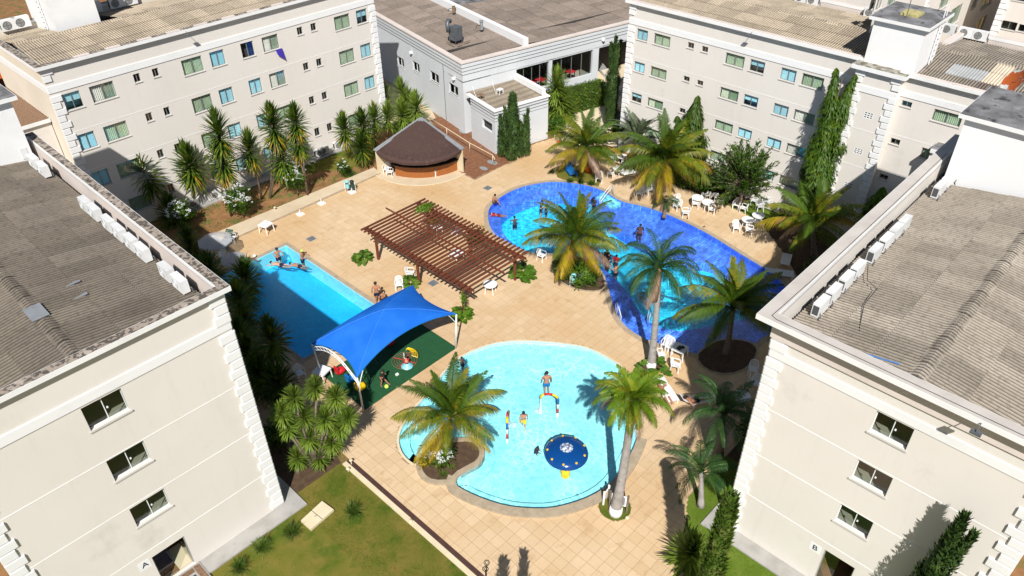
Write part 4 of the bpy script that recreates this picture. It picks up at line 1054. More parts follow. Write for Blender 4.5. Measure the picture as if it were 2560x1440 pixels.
# stair tower and right part of D
T = Block('stair_tower', 'projecting stair tower with quoined edges and glass block windows', 50.5, 55.0, 14.45, 17.3, 12.45, (51.5, 15.9, 0))
gb = [(15.53, 16.15, 9.33, 9.8), (15.53, 16.15, 6.75, 7.2), (15.53, 16.15, 4.1, 4.55)]
T.wall('-x', gb); T.wall('+y'); T.wall('-y')
for o4 in gb:
    mb = MB(); u0, u1, z0, z1 = o4
    for k in range(4): a = u0+(u1-u0-.045)*k/3; T.fbox(mb, '-x', a, a+.045, z0, z1, -.1, .01)
    for k in range(4): a = z0+(z1-z0-.04)*k/3; T.fbox(mb, '-x', u0+.002, u1-.002, a, a+.04, -.09, .006)
    wq = mb.build('window', 'trim', T.t); mb = MB(); T.fbox(mb, '-x', u0, u1, z0, z1, -.16, -.14); mb.build('dark_room_sheet', 'roomdark', wq)  # dark sheet painted as the unlit inside behind the lattice
T.trim('-x', 11.0, 11.42, .05); T.trim('+y', 11.0, 11.42, .05); T.trim('-y', 11.0, 11.42, .05)
for z in (8.5, 5.9, 3.2): T.joint('-x', z)
SKT = [(10.95, 11.45)]
T.quoins('-x', 17.3, -1, 0, 12.4, step=.43, skip=SKT, wide=.6, nar=.45); T.quoins('-x', 14.45, 1, 0, 12.4, step=.43, skip=SKT, wide=.6, nar=.45); T.quoins('+y', 50.5, 1, 0, 12.4, step=.43, skip=SKT, wide=.5, nar=.4)
mb = MB(); mb.box(50.18, 52.0, 14.13, 17.62, 12.45, 12.72); mb.build('cornice', 'trim', T.t); MB().box(50.2, 52.0, 14.15, 17.6, 12.72, 12.73).build('ledge', 'mould_ledge', T.t)
E2 = Block('apartment_wing', 'lower right wing of the back block with mottled patched roof', 51.0, 61.5, 3.0, 14.45, 12.55, (56, 9, 0))
ops = [(13.57, 14.2, 10.58, 10.96), (10.5, 12.2, 10.2, 10.97), (13.56, 14.17, 7.95, 8.35), (10.6, 12.15, 7.6, 8.33), (13.6, 14.18, 5.35, 5.7), (10.6, 12.1, 5.0, 5.68)]
E2.wall('-x', ops); E2.wall('-y'); E2.wall('+x')
for k, o4 in enumerate(ops): window(E2, '-x', 'small' if k % 2 == 0 else 'curtain', *o4)
E2.trim('-x', 11.2, 11.6, .05)
for z in (8.62, 5.95): E2.joint('-x', z)
i0, i1, j0, j1 = parapet(E2, out=.32, thick=.45, z0=12.55, zt=12.77, cap='pink_parapet', zin=11.9)
roofE = MB().box(56.0, 56.2, j0, j1, 12.1, 12.5).build('roof', 'slab_top', E2.t)
M('sheet_grey', (.42, .43, .43), (.36, .37, .37), 1, rough=.8); M('sheet_pale', (.62, .54, .42), (.52, .45, .35), 2, rough=.9)
odde = lambda q, k: {(1, 8): 'sheet_grey', (1, 7): 'sheet_grey', (1, 6): 'sheet_pale', (1, 5): 'roof_c', (0, 6): 'sheet_pale', (2, 6): 'roof_r'}.get((q, k))
roof_slope(E2, roofE, 'y', j0+.05, j1-.1, 56.1, 12.95, i0+.15, 12.4, 3, 'roof_b', odd=odde)
roof_slope(E2, roofE, 'y', j0+.05, j1-.1, 56.1, 12.95, i1-.2, 12.3, 3, 'roof_b')
ridge_caps(roofE, 'y', j0+.1, j1-.2, 56.1, 12.95, 'roof_b')
for k in range(4): MB().box(50.72, 50.96, 12.6-k*1.95, 13.55-k*1.95, 12.77, 12.84).build('coping_tile', 'pink_parapet', E2.t)
tower('water_tower', 'white water tower with side ladder and yellow hatch over the stair tower', 51.05, 54.6, 14.1, 17.25, 12.3, 15.45, ladder=(53.6, 14.1, 0, -1), antenna=True)
for k, (px_, py_, lab) in enumerate(((2003, 6, 'white condenser on the far parapet, leftmost beyond the long back right roof'), (2034, 8, 'white condenser on the far parapet, second beyond the long back right roof'), (2178, 37, 'white condenser on the far parapet left of the water tower'), (2372, 78, 'white condenser right of the water tower, nearest to it'), (2414, 88, 'white condenser right of the water tower, middle one'), (2450, 96, 'white condenser right of the water tower, farthest one'))):
    p = OXp(px_, py_, 61.25); ac((61.1, p.y, 12.45), -pi/2, lab, 'air conditioners on the far back right parapet', 1.15)
# satellite dish on the right tower
dish = thing('satellite_dish', 'rust streaked satellite dish behind the right water tower', 'dish', (53, 7, 12.6))
pc = G(2536, 206, 13.9); pc = Vector((pc.x, pc.y, 13.9))
mb = MB(); prof = [(.0, 0), (.3, .02), (.55, .07), (.72, .13)]; mb.lathe((0, 0, 0), prof, 24)
do_ = mb.build('reflector', 'rust'); do_.parent = dish; do_.location = pc-Vector(dish.location); do_.rotation_euler = (radians(-35), radians(-48), 0)
MB().tube([(pc.x, pc.y, pc.z-.1), (pc.x+.1, pc.y, 12.6)], .04, 6).build('mast', 'galv', dish); MB().tube([tuple(pc), (pc.x-.35, pc.y-.25, pc.z+.5)], .02, 5).build('feed_arm', 'galv', dish)
# link blocks between the wings
def linkblock(label, x0, x1, y0, y1, z1, top='trunk_dry'):
    t = thing('link_block', label, 'building', ((x0+x1)/2, (y0+y1)/2, 0))
    MB().box(x0, x1, y0, y1, 0, z1-.25).build('wall', 'stucco', t); MB().box(x0-.2, x1+.0, y0-.2, y1, z1-.25, z1).build('cornice', 'trim', t)
    MB().box(x0-.15, x1-.02, y0-.15, y1-.02, z1, z1+.02).build('roof_slab', top, t); return t
linkblock('low link building between the two left blocks', 8.6, 13.7, 57.0, 65.0, 9.1)
p1 = G(2327, 372, 9.0); linkblock('low link building between the two right blocks', p1.x+.2, 50.9, 3.0, p1.y, 9.0, 'slab_top')
# ---------------------------------------------------------------- restaurant
RA = radians(-12.2)
Rt = thing('restaurant_building', 'low grey white restaurant building with brown sheet roofs and dining windows', 'building', (52, 55, 0))
O_ = Vector((44.5, 48.6, 0)); Oc = G(1155, 158, 6.66); O_ = Vector((Oc.x, Oc.y, 0))
ux_ = Vector((cos(RA), sin(RA), 0)); uy_ = Vector((-sin(RA), cos(RA), 0))
def RW(u, v, z=0): p = O_+ux_*u+uy_*v; return (p.x, p.y, z)
def rbox(mb, u0, u1, v0, v1, z0, z1):
    i = len(mb.v)
    for z in (z0, z1):
        for (u, v) in ((u0, v0), (u1, v0), (u1, v1), (u0, v1)): mb.v.append(RW(u, v, z))
    for f in ((0, 3, 2, 1), (4, 5, 6, 7), (0, 1, 5, 4), (1, 2, 6, 5), (2, 3, 7, 6), (3, 0, 4, 7)): mb.f.append(tuple(i+k for k in f)); mb.mi.append(mb.cur)
    return mb
def rray(px, py, face, val):
    """pixel on the restaurant wall face ('u' const or 'v' const) -> (coord, z)"""
    d = ray(px, py); o = Vector((0, 0, CH)); nrm = ux_ if face == 'u' else uy_
    t = (val-(o-O_).dot(nrm))/d.dot(nrm); p = o+d*t; q = p-O_
    return (q.dot(uy_) if face == 'u' else q.dot(ux_)), p.z
def rwall(mat, face, val, a, b, z0, z1, ops=(), depth=.2):
    us = sorted({a, b} | {o[0] for o in ops} | {o[1] for o in ops}); zs = sorted({z0, z1} | {o[2] for o in ops} | {o[3] for o in ops}); mb = MB()
    f = (lambda c, z, d=0: RW(val+d, c, z)) if face == 'u' else (lambda c, z, d=0: RW(c, val+d, z))
    for p, q in zip(zs, zs[1:]):
        for r, s_ in zip(us, us[1:]):
            if any(o[0] <= (r+s_)/2 <= o[1] and o[2] <= (p+q)/2 <= o[3] for o in ops): continue
            mb.quad(f(r, p), f(s_, p), f(s_, q), f(r, q))
    for o in ops:
        for (p, q) in (((o[0], o[2]), (o[1], o[2])), ((o[1], o[2]), (o[1], o[3])), ((o[1], o[3]), (o[0], o[3])), ((o[0], o[3]), (o[0], o[2]))):
            mb.quad(f(*p), f(*q), f(*q, depth), f(*p, depth))
    return mb.build('wall', mat, Rt)
ZR = 6.66
lw = []
for (x0_, y0_, x1_, y1_) in ((992,141,1011,172),(1031,157,1050,185),(1075,184,1098,213),(1122,213,1146,244)):
    a, z0_ = rray(x0_, y0_, 'u', 0); b, z1_ = rray(x1_, y1_, 'u', 0); lw.append((min(a, b), max(a, b), z0_-(y1_-y0_)*0-1.0, z0_-.05))
    lw[-1] = (min(a, b), max(a, b), min(z0_, z1_)+.0, min(z0_, z1_)+.95)
rwall('grey_wall', 'u', 0, 0, 24, -.05, ZR, lw)
for (a, b, z0_, z1_) in lw:
    mb = MB(); rbox(mb, .12, .16, a, b, z0_, z0_+.04); rbox(mb, .12, .16, a, b, z1_-.04, z1_); rbox(mb, .11, .16, (a+b)/2-.03, (a+b)/2+.03, z0_, z1_)
    wq = mb.build('window', 'metal_white', Rt); mb = MB(); rbox(mb, .15, .16, a, (a+b)/2, z0_, z1_); mb.build('pane', 'glass', wq)
    mb = MB(); rbox(mb, .6, .62, a-.3, b+.3, z0_-.2, z1_); mb.build('dark_room_sheet', 'roomdark', wq); mb = MB(); rbox(mb, -.05, .1, a-.05, b+.05, z0_-.06, z0_); mb.build('sill', 'trim', wq)  # dark sheet in place of the room's shade, then the sill
# right hand (dining) wall
def ru(px, py): return rray(px, py, 'v', 0)
a1, zt1 = ru(1291, 174); b1, _ = ru(1373, 153); _, zb1 = ru(1373, 213)
a2, zt2 = ru(1381, 151); b2, _ = ru(1483, 124); _, zb2 = ru(1481, 184)
a3, zt3 = ru(1498, 119); b3 = 24.0
print('REST', a1, b1, zt1, zb1, a2, b2, zt2, zb2, a3, zt3)
zt_ = (zt1+zt2)/2; zb_ = min(zb1, zb2)
rops = [(a1, b1, zb_-.0, zt_), (a2, b2, zb_, zt_), (a3, b3, .9, zt_)]
rwall('grey_wall', 'v', 0, 0, 24.2, -.05, ZR, rops, .25)
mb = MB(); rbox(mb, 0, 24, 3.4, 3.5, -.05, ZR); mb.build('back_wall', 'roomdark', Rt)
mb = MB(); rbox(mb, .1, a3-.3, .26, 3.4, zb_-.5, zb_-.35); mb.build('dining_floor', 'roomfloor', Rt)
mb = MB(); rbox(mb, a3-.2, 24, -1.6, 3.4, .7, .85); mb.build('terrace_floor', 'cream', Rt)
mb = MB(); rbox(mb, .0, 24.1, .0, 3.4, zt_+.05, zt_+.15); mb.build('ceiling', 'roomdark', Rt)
for (a, b) in ((a1, b1), (a2, b2)):
    n_ = 4; fr = MB()
    for k in range(n_+1): c_ = a+(b-a)*k/n_; rbox(fr, c_-.025, c_+.025, .2, .25, zb_, zt_)
    wq = fr.build('window', 'alu', Rt)
    for k in range(n_):
        if k != 2: mb = MB(); rbox(mb, a+(b-a)*k/n_+.03, a+(b-a)*(k+1)/n_-.03, .22, .228, zb_, zt_); mb.build('pane', 'glass', wq)
# cornice steps of the restaurant
mb = MB(); rbox(mb, -.06, 24.2, -.06, .0, ZR-1.05, ZR); rbox(mb, -.06, -.0, 0, 24, ZR-1.05, ZR); rbox(mb, -.12, 24.2, -.12, -.06, ZR-.72, ZR); rbox(mb, -.12, -.06, -.06, 24, ZR-.72, ZR); rbox(mb, -.18, 24.2, -.18, -.12, ZR-.38, ZR); rbox(mb, -.18, -.12, -.12, 24, ZR-.38, ZR)
mb.build('fascia', 'grey_wall', Rt)
mb = MB(); rbox(mb, -.26, 24.2, -.26, .25, ZR, ZR+.12); rbox(mb, -.26, .25, .25, 24, ZR, ZR+.12); mb.build('cornice', 'pink_parapet', Rt)
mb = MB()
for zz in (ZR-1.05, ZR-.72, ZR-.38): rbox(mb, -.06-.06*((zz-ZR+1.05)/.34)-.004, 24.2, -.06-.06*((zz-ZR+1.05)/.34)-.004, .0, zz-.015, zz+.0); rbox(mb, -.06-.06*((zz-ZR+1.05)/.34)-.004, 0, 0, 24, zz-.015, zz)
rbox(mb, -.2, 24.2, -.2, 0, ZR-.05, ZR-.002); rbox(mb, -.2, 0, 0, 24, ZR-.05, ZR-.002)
mb.build('painted_shade_line', 'line_dark', Rt)  # dark strips painted as the shade under each fascia step
rr_o = MB(); rbox(rr_o, .25, 24, .25, 30, ZR-.45, ZR-.4); rroof = rr_o.build('roof', 'slab_top', Rt)
# left low roof (strip u .3..4.6) and the big main roof beyond the white parapet
c1_, _z = 4.4, 0
def rsheets(u0, u1, v0, v1, zlo, zhi, nrow, mat, dirn='v'):
    """sheets with corrugations running along u (rows stacked along u)"""
    L = (u1-u0)/nrow+.1; me = sheetmesh('roof_sheet', L, mat); smooth_me(me); wid = 6*.177; out = 0
    for q in range(nrow):
        for k in range(int((v1-v0)/wid)):
            v = v0+k*wid; low = u0+(u1-u0)*q/nrow; z = zlo+(zhi-zlo)*(low-u0)/(u1-u0)
            X = -uy_; Y = (ux_*(u1-u0)+Vector((0, 0, zhi-zlo))).normalized(); Z = X.cross(Y)
            if Z.z < 0: X = uy_; Z = X.cross(Y); base = Vector(RW(low, v, z))
            else: base = Vector(RW(low, v+wid, z))
            o = bpy.data.objects.new('roof_sheet', me); COL.objects.link(o); o.parent = rroof
            o.matrix_local = Matrix.Translation(base-wloc(rroof)+Vector((0, 0, .0015*(k % 2)))) @ Matrix((X, Y, Z)).transposed().to_4x4()
pr_a = rray(1325, 120, 'v', .3)[0]
print('parapet u', pr_a)
UW = 6.7
rsheets(.3, UW, .5, 24, ZR-.3, ZR+.05, 3, 'roof_r')
rsheets(UW+.55, UW+8.5, .35, 15, ZR+.12, ZR-.22, 4, 'roof_r')
rsheets(UW+8.5, 23.8, .35, 15, ZR-.22, ZR+.1, 4, 'roof_r')
mb = MB(); rbox(mb, UW, UW+.5, .2, 24, ZR-.3, ZR+.75); mb.build('parapet_wall', 'whitewall', Rt)
mb = MB(); rbox(mb, .3, UW, .3, .9, ZR-.3, ZR-.2); mb.build('gutter', 'concrete_warm', Rt)
# extractor unit on the low roof
g0 = G(1140, 105, ZR); ex = thing('extractor_unit', 'grey box extractor fan with curved duct on the restaurant roof', 'ventilator', (g0.x, g0.y, ZR))
x, y = g0.x, g0.y
MB().box(x-.45, x+.45, y-.45, y+.45, ZR+.25, ZR+1.45).build('housing', 'grey_metal', ex)
MB().tube([(x-.55, y+.35, ZR+1.0), (x-.6, y+.4, ZR+1.7), (x-.35, y+.55, ZR+1.95), (x-.05, y+.6, ZR+1.8)], .2, 10).build('duct', 'grey_metal', ex, smooth=True)
for a in (-.4, .4):
    for b in (-.4, .4): MB().tube([(x+a, y+b, ZR-.2), (x+a, y+b, ZR+.3)], .03, 4).build('leg', 'grey_metal', ex)
MB().obox((x-.7, y-.9, ZR+.12), (x+.9, y-.9, ZR+.12), .06, .06).obox((x-.9, y-.7, ZR+.12), (x-.7, y+.5, ZR+.12), .06, .06).build('stand', 'rust' if False else 'trunk_dry', ex)
for k, (px_, py_, lab) in enumerate(((1134, 24, 'white capped vent pipe far up on the restaurant roof'), (1204, 66, 'grey vent stack beside the white roof parapet'))):
    q = G(px_, py_, ZR+.6); v_ = thing('roof_vent', lab, 'vent', tuple(q))
    MB().lathe((q.x, q.y, q.z-.3), [(.16, 0), (.16, .7), (0, .7)], 12).build('pipe', 'trunk_dry' if k == 0 else 'galv', v_)
    MB().lathe((q.x, q.y, q.z+.45), [(.2, 0), (.2, .12), (0, .14)], 12).build('cap', 'white' if k == 0 else 'galv', v_)
    MB().tube([(q.x-.6, q.y+.2, q.z-.1), (q.x-.5, q.y+.1, q.z+.2), (q.x-.1, q.y, q.z+.1)], .03, 5).build('pipe', 'black', v_)
# annex
an = thing('annex_building', 'small grey white annex with flat corrugated roof jutting from the restaurant', 'building', (46, 45.5, 0))
ac0 = G(1249, 383); HA = HT(ac0, 1235, 277); print('annex h', HA)
q0 = Vector((ac0.x, ac0.y, 0))-O_; au0, av0 = q0.dot(ux_), q0.dot(uy_); print('annex uv', au0, av0)
ar, _z = rray(1369, 342, 'v', av0); au0 = -.012
al = -.6
mb = MB(); f4 = [(au0, av0), (ar, av0), (ar, -.0), (au0, -.0)]
# walls with a window on the left face
wv0, wz0 = rray(1205, 296, 'u', au0); wv1, wz1 = rray(1231, 333, 'u', au0)
def awall(face, val, a, b, ops=()):
    us = sorted({a, b} | {o[0] for o in ops} | {o[1] for o in ops}); zs = sorted({-.05, HA} | {o[2] for o in ops} | {o[3] for o in ops}); mb = MB()
    f = (lambda c, z, d=0: RW(val+d, c, z)) if face == 'u' else (lambda c, z, d=0: RW(c, val+d, z))
    for p, q in zip(zs, zs[1:]):
        for r, s_ in zip(us, us[1:]):
            if any(o[0] <= (r+s_)/2 <= o[1] and o[2] <= (p+q)/2 <= o[3] for o in ops): continue
            mb.quad(f(r, p), f(s_, p), f(s_, q), f(r, q))
    for o in ops:
        for (p, q) in (((o[0], o[2]), (o[1], o[2])), ((o[1], o[2]), (o[1], o[3])), ((o[1], o[3]), (o[0], o[3])), ((o[0], o[3]), (o[0], o[2]))): mb.quad(f(*p), f(*q), f(*q, .25), f(*p, .25))
    return mb.build('wall', 'grey_wall', an)
wop = (min(wv0, wv1), max(wv0, wv1), wz1, wz1+.85)
awall('u', au0-.01, av0, -1.2, [wop]); awall('v', av0, au0, ar, [(ar*.42, ar*.62, 0.02, 2.05)]); awall('u', ar, av0, 0)
mb = MB(); rbox(mb, .26+au0, .28+au0, wop[0], wop[1], wop[2], wop[3]); mb.build('window', 'roomdark', an)
mb = MB(); rbox(mb, ar*.42, ar*.62, av0+.3, av0+.32, 0, 2.05); mb.build('door', 'dark', an)
alv = rray(1160, 235, 'u', 0)[0]
mb = MB(); t_ = .3
rbox(mb, au0-.12, ar+.12, av0-.12, av0+t_, HA, HA+.1); rbox(mb, au0-.12, au0+t_, av0+t_, -.6, HA, HA+.1); rbox(mb, ar-t_, ar+.12, av0+t_, -.1, HA, HA+.1)
mb.build('cornice', 'trim', an)
mb = MB(); rbox(mb, ar-t_, ar+.05, av0+.5, -.1, HA+.1, HA+.55); mb.build('parapet_wall', 'whitewall', an)
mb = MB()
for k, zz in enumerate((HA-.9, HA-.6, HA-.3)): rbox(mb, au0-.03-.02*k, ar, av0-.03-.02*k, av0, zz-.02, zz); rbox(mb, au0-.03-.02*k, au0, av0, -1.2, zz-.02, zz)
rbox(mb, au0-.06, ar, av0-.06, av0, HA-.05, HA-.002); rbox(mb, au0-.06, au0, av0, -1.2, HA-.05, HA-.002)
mb.build('painted_shade_line', 'line_dark', an)  # dark strips painted as shade lines below the annex cornice
mb = MB(); n_ = int((ar-.5)/.177*4)
for k in range(n_):
    a = au0+.3+k*.177/4; mb.quad(RW(a, av0+.3, HA-.12+.012*cos(k*pi/2)), RW(a+.177/4, av0+.3, HA-.12+.012*cos((k+1)*pi/2)), RW(a+.177/4, -.05, HA-.02+.012*cos((k+1)*pi/2)), RW(a, -.05, HA-.02+.012*cos(k*pi/2)))
mb.build('roof_sheet', 'roof_c', an)
for k, (px_, py_, lab) in enumerate(((1250, 235, 'small white stand on the annex roof against the wall'), (1202, 248, 'small rusty stand on the annex roof edge'))):
    q = G(px_, py_, HA); s_ = thing('roof_stand', lab, 'stand', tuple(q)); m_ = 'white' if k == 0 else 'trunk_dry'
    MB().box(q.x-.25, q.x+.25, q.y-.2, q.y+.2, HA+.42, HA+.46).build('top', m_, s_)
    for a in (-.22, .22):
        for b in (-.17, .17): MB().box(q.x+a-.02, q.x+a+.02, q.y+b-.02, q.y+b+.02, HA, HA+.42).build('leg', m_, s_)
    MB().tube([(q.x-.3, q.y+.2, HA), (q.x-.5, q.y+.45, HA+1.2)], .02, 4).build('pole', 'white', s_)
# stair railing and dark lane at the end of the restaurant terrace
rl = thing('stair_railing', 'white slatted stair railing descending beside the tall cypress', 'railing', tuple(G(1500, 200)))
pA, pB_ = G(1494, 196), G(1552, 258)
for k in range(7):
    z = 1.25-.17*k
    MB().tube([(pA.x, pA.y, z+.9), (pB_.x, pB_.y, z-.1+.35)], .025, 4).build('rail_bar', 'white', rl)
for s_ in (0, .5, 1): q = pA.lerp(pB_, s_); MB().tube([(q.x, q.y, 0), (q.x, q.y, 2.15-.95*s_)], .035, 5).build('post', 'white', rl)
MB().prism(ccw([tuple(G(1494, 230)[:2]), tuple(G(1505, 215)[:2]), tuple(G(1560, 262)[:2]), tuple(G(1552, 282)[:2])]), 0, .5).build('stringer', 'cream', rl)
struct(MB().sheet([ccw(gp((1530, 130), (1585, 60), (1600, 260), (1550, 330), (1530, 330)))], -.01), 'lane', 'asphalt')
# dining tables with red cloths seen through the openings
for k, (px_, py_, lab) in enumerate(((1438, 184, 'red clothed dining table behind the right hand glass'), (1402, 192, 'red clothed dining table half behind the yucca leaves'), (1336, 211, 'red clothed dining table behind the left hand glass'), (1362, 203, 'red clothed dining table in the middle of the dining room'))):
    zf = zb_-.35; q = G(px_, py_, zf+.78); p = q-O_
    if p.dot(uy_) < .9: q = q+uy_*(.9-p.dot(uy_))
    t = thing('dining_table', lab, 'table', (q.x, q.y, zf), 'red dining tables')
    MB().box(q.x-.42, q.x+.42, q.y-.42, q.y+.42, zf+.74, zf+.78).build('tablecloth', 'redcloth', t)
    for a in (-.3, .3):
        for b in (-.3, .3): MB().box(q.x+a-.03, q.x+a+.03, q.y+b-.03, q.y+b+.03, zf, zf+.74).build('leg', 'dark', t)
# security cameras, wall lights
for px_, py_, lab, f_ in ((1027, 134, 'small white camera high on the restaurant side wall, upper one', 'u'), (1134, 199, 'small white camera on the restaurant side wall above the low windows', 'u'), (1508, 102, 'small white camera on the dining front near the cypress', 'v')):
    c_, z = rray(px_, py_, f_, -.15); q = RW(-.15, c_, z) if f_ == 'u' else RW(c_, -.2, z)
    o = thing('security_camera', lab, 'camera', q); MB().box(q[0]-.12, q[0]+.12, q[1]-.12, q[1]+.12, z, z+.22).build('housing', 'white', o); MB().lathe(q, [(0, -.08), (.07, -.02), (.07, 0)], 10).build('lens', 'black', o)
# ---------------------------------------------------------------- far buildings
def farblock(name, label, x0, x1, y0, y1, z1, f, wins, q=None, mat='stucco'):
    b = Block(name, label, x0, x1, y0, y1, z1, ((x0+x1)/2, (y0+y1)/2, 0))
    for g_ in ('-x', '-y', '+x', '+y'): b.wall(g_, wins if g_ == f else [], mat=mat)
    MB().box(x0-.3, x1+.3, y0-.3, y1+.3, z1, z1+.3).build('roof', 'roof_b', b.t)
    for o4 in wins: window(b, f, 'curtain' if (o4[1]-o4[0]) > 1.2 else 'small', *o4)
    if q:
        for (fq, u, s_) in q: b.quoins(fq, u, s_, 4, z1-.1, step=.46)
    return b
wn_ = []
for (x0_, y0_, x1_, y1_) in ((2380,25,2395,53),(2400,17,2417,45),(2445,52,2456,75),(2461,47,2468,66),(2353,0,2370,12),(2434,2,2440,16),(2461,-6,2478,8),(2224,-12,2240,8),(2194,0,2203,20),(2319,4,2324,16)):
    a = OYp(x0_, y0_, 19.0); b_ = OYp(x1_, y1_, 19.0); wn_.append((round(a.x, 2), round(max(b_.x, a.x+.5), 2), round(min(a.z, b_.z), 2), round(max(a.z, b_.z, min(a.z, b_.z)+.5), 2)))
print('FAR', wn_)
good = []
for o4 in sorted(wn_):
    if o4[1]-o4[0] < 4 and all(o4[0] > g_[1] or o4[1] < g_[0] or o4[2] > g_[3] or o4[3] < g_[2] for g_ in good): good.append(o4)
farblock('apartment_block', 'far cream block behind the right roofs, its wall facing the camera', 66.5, 96, 19.0, 30, 15, '-y', good, [('-y', 66.5, 1)])
wn_ = []
for (x0_, y0_, x1_, y1_) in ((2507,50,2537,78),(2549,60,2575,84),(2533,-8,2562,6)):
    a = OXp(x0_, y0_, 76); b_ = OXp(x1_, y1_, 76); wn_.append((round(b_.y, 2), round(a.y, 2), round(min(a.z, b_.z), 2), round(max(a.z, b_.z), 2)))
print('FAR2', wn_)
qe = OXp(2490, 40, 76).y
farblock('apartment_block', 'far cream block at the right edge beyond a dark gap', 76, 90, -6, qe, 15, '-x', wn_, [('-x', qe, -1)])
farblock('apartment_block', 'far pale block beyond the restaurant roofs', 66.5, 90, 60, 90, 9, '-x', [(62.2, 63.4, 6, 7), (66.2, 67.4, 6, 7)])
# left far: shop sign building
sh = thing('shop_building', 'low shop with teal sign board beyond the back left roof', 'building', (14, 84, 0))
MB().box(4, 19, 84, 92, 0, 6).build('wall', 'brown_strip', sh)
sg = MB().box(8, 17.2, 83.7, 83.9, 4.4, 7.6).build('sign_board', 'teal', sh)
mb = MB()
for k, (z, h_, a, b) in enumerate(((6.7, .5, 12.8, 16.6), (6.2, .12, 12.8, 16.8), (5.85, .12, 12.8, 16.2), (5.5, .12, 12.9, 16.9), (4.9, .3, 13.2, 15.2))):
    rs = random.Random(k); u = a
    while u < b:
        w_ = rs.uniform(.12, .4) if h_ < .4 else .35; mb.box(u, min(u+w_, b), 83.66, 83.7, z, z+h_); u += w_+.12
mb.build('faded_lettering', 'metal_white', sh)
MB().box(4, 19, 83.0, 84, 3.9, 4.3).build('awning', 'orange', sh)
pl_ = thing('utility_pole', 'grey utility pole with wires in front of the shop sign', 'pole', (14.2, 79, 0))
MB().tube([(12.9, 79, 0), (12.9, 79, 9)], .17, 8).build('shaft', 'concrete', pl_)
for k in range(4): MB().tube([(12.1, 79, 8.2-.5*k), (13.7, 79, 8.3-.5*k)], .05, 4).build('crossarm', 'trunk_dry', pl_)
# ================================================================== POOL-SIDE STRUCTURES
# ---- thatched kiosk: quarter round
KX, KY = 38.9, 48.05
ki = thing('kiosk_bar', 'quarter round kiosk with dark thatched roof and tiled bar counter', 'kiosk', (36.5, 46, 0))
mb = MB(); n_ = 22; ZA = 3.35
def karc(r, k, n=n_): a = pi+ (pi/2)*k/n; return (KX+r*cos(a), KY+r*sin(a))
rk = lambda k: 4.85+.75*sin(pi*k/n_)
rng_ = random.Random(5)
prev = None
rings = [(0.02, ZA), (.25, ZA-.2), (.5, ZA-.47), (.75, ZA-.78), (.93, ZA-1.02), (1.0, ZA-1.12), (1.03, ZA-1.24), (1.025, ZA-1.42)]
grid = []
for t_, z in rings:
    row = []
    for k in range(n_+1):
        x, y = karc(rk(k)*t_, k); row.append((x, y, z+(rng_.uniform(-.012, .012) if .1 < t_ < 1 else 0)-(rng_.uniform(0, .05) if t_ == 1.025 else 0)))
    grid.append(row)
for a, b in zip(grid, grid[1:]):
    for k in range(n_): mb.quad(a[k], a[k+1], b[k+1], b[k])
mb.build('thatch_roof', 'thatch', ki, smooth=True)
mb = MB()   # ragged straw fringe along the eave
for k in range(900):
    u = rng_.random(); kk = u*n_; r = 4.85+.75*sin(pi*u); a = pi+(pi/2)*u; r += rng_.uniform(-.02, .05)
    x, y = KX+r*cos(a), KY+r*sin(a); h = rng_.uniform(.1, .3); tx, ty = -sin(a)*.02, cos(a)*.02
    mb.quad((x-tx, y-ty, ZA-1.2), (x+tx, y+ty, ZA-1.2), (x+rng_.uniform(-.03, .03), y+rng_.uniform(-.03, .03), ZA-1.25-h))
for k in range(2200):
    u = rng_.random(); t_ = sqrt(rng_.random())*.97; a = pi+(pi/2)*u; r = (4.85+.75*sin(pi*u))*t_; z = ZA-1.1*t_+.02
    x, y = KX+r*cos(a), KY+r*sin(a); l = rng_.uniform(.08, .2); tx, ty = -sin(a)*.012, cos(a)*.012
    mb.quad((x-tx, y-ty, z), (x+tx, y+ty, z), (x+cos(a)*l, y+sin(a)*l, z-l*.12+rng_.uniform(0, .03)))
mb.build('straw_fringe', 'thatch', ki, kind='stuff')
mb = MB(); mb.quad((KX, KY-.1, 0), (KX, KY-5.0, 0), (KX, KY-5.0, ZA-1.2), (KX, KY-.1, ZA-.05)); mb.quad((KX+.12, KY-.1, 0), (KX+.12, KY-5.0, 0), (KX+.12, KY-5.0, ZA-1.2), (KX+.12, KY-.1, ZA-.05)); mb.quad((KX, KY-5.0, 0), (KX+.12, KY-5.0, 0), (KX+.12, KY-5.0, ZA-1.2), (KX, KY-5.0, ZA-1.2))
mb.build('side_wall', 'cream', ki)
mb = MB(); mb.quad((KX, KY, 0), (KX-5.0, KY, 0), (KX-5.0, KY, ZA-1.2), (KX, KY, ZA-.05)); mb.quad((KX, KY+.12, 0), (KX-5.0, KY+.12, 0), (KX-5.0, KY+.12, ZA-1.2), (KX, KY+.12, ZA-.05)); mb.quad((KX-5.0, KY, 0), (KX-5.0, KY+.12, 0), (KX-5.0, KY+.12, ZA-1.2), (KX-5.0, KY, ZA-1.2))
mb.build('side_wall', 'cream', ki)
for a_, b_ in (((KX+.02, KY+.1, ZA+.02), (KX+.02, KY-5.1, ZA-1.12)), ((KX+.1, KY+.02, ZA+.02), (KX-5.1, KY+.02, ZA-1.12))):
    MB().obox(a_, b_, .42, .07).build('ridge_flashing', 'galv', ki); MB().obox(Vector(a_)+Vector((0, 0, .05)), Vector(b_)+Vector((0, 0, .05)), .08, .05).build('ridge_flashing', 'galv', ki)
mb = MB(); P_ = [karc(4.35, k) for k in range(4, n_+1)]; Q_ = [karc(4.2, k) for k in range(4, n_+1)]
mb.prism(ccw(P_+Q_[::-1]), 0.02, 1.02); mb.build('bar_counter', 'counter', ki)
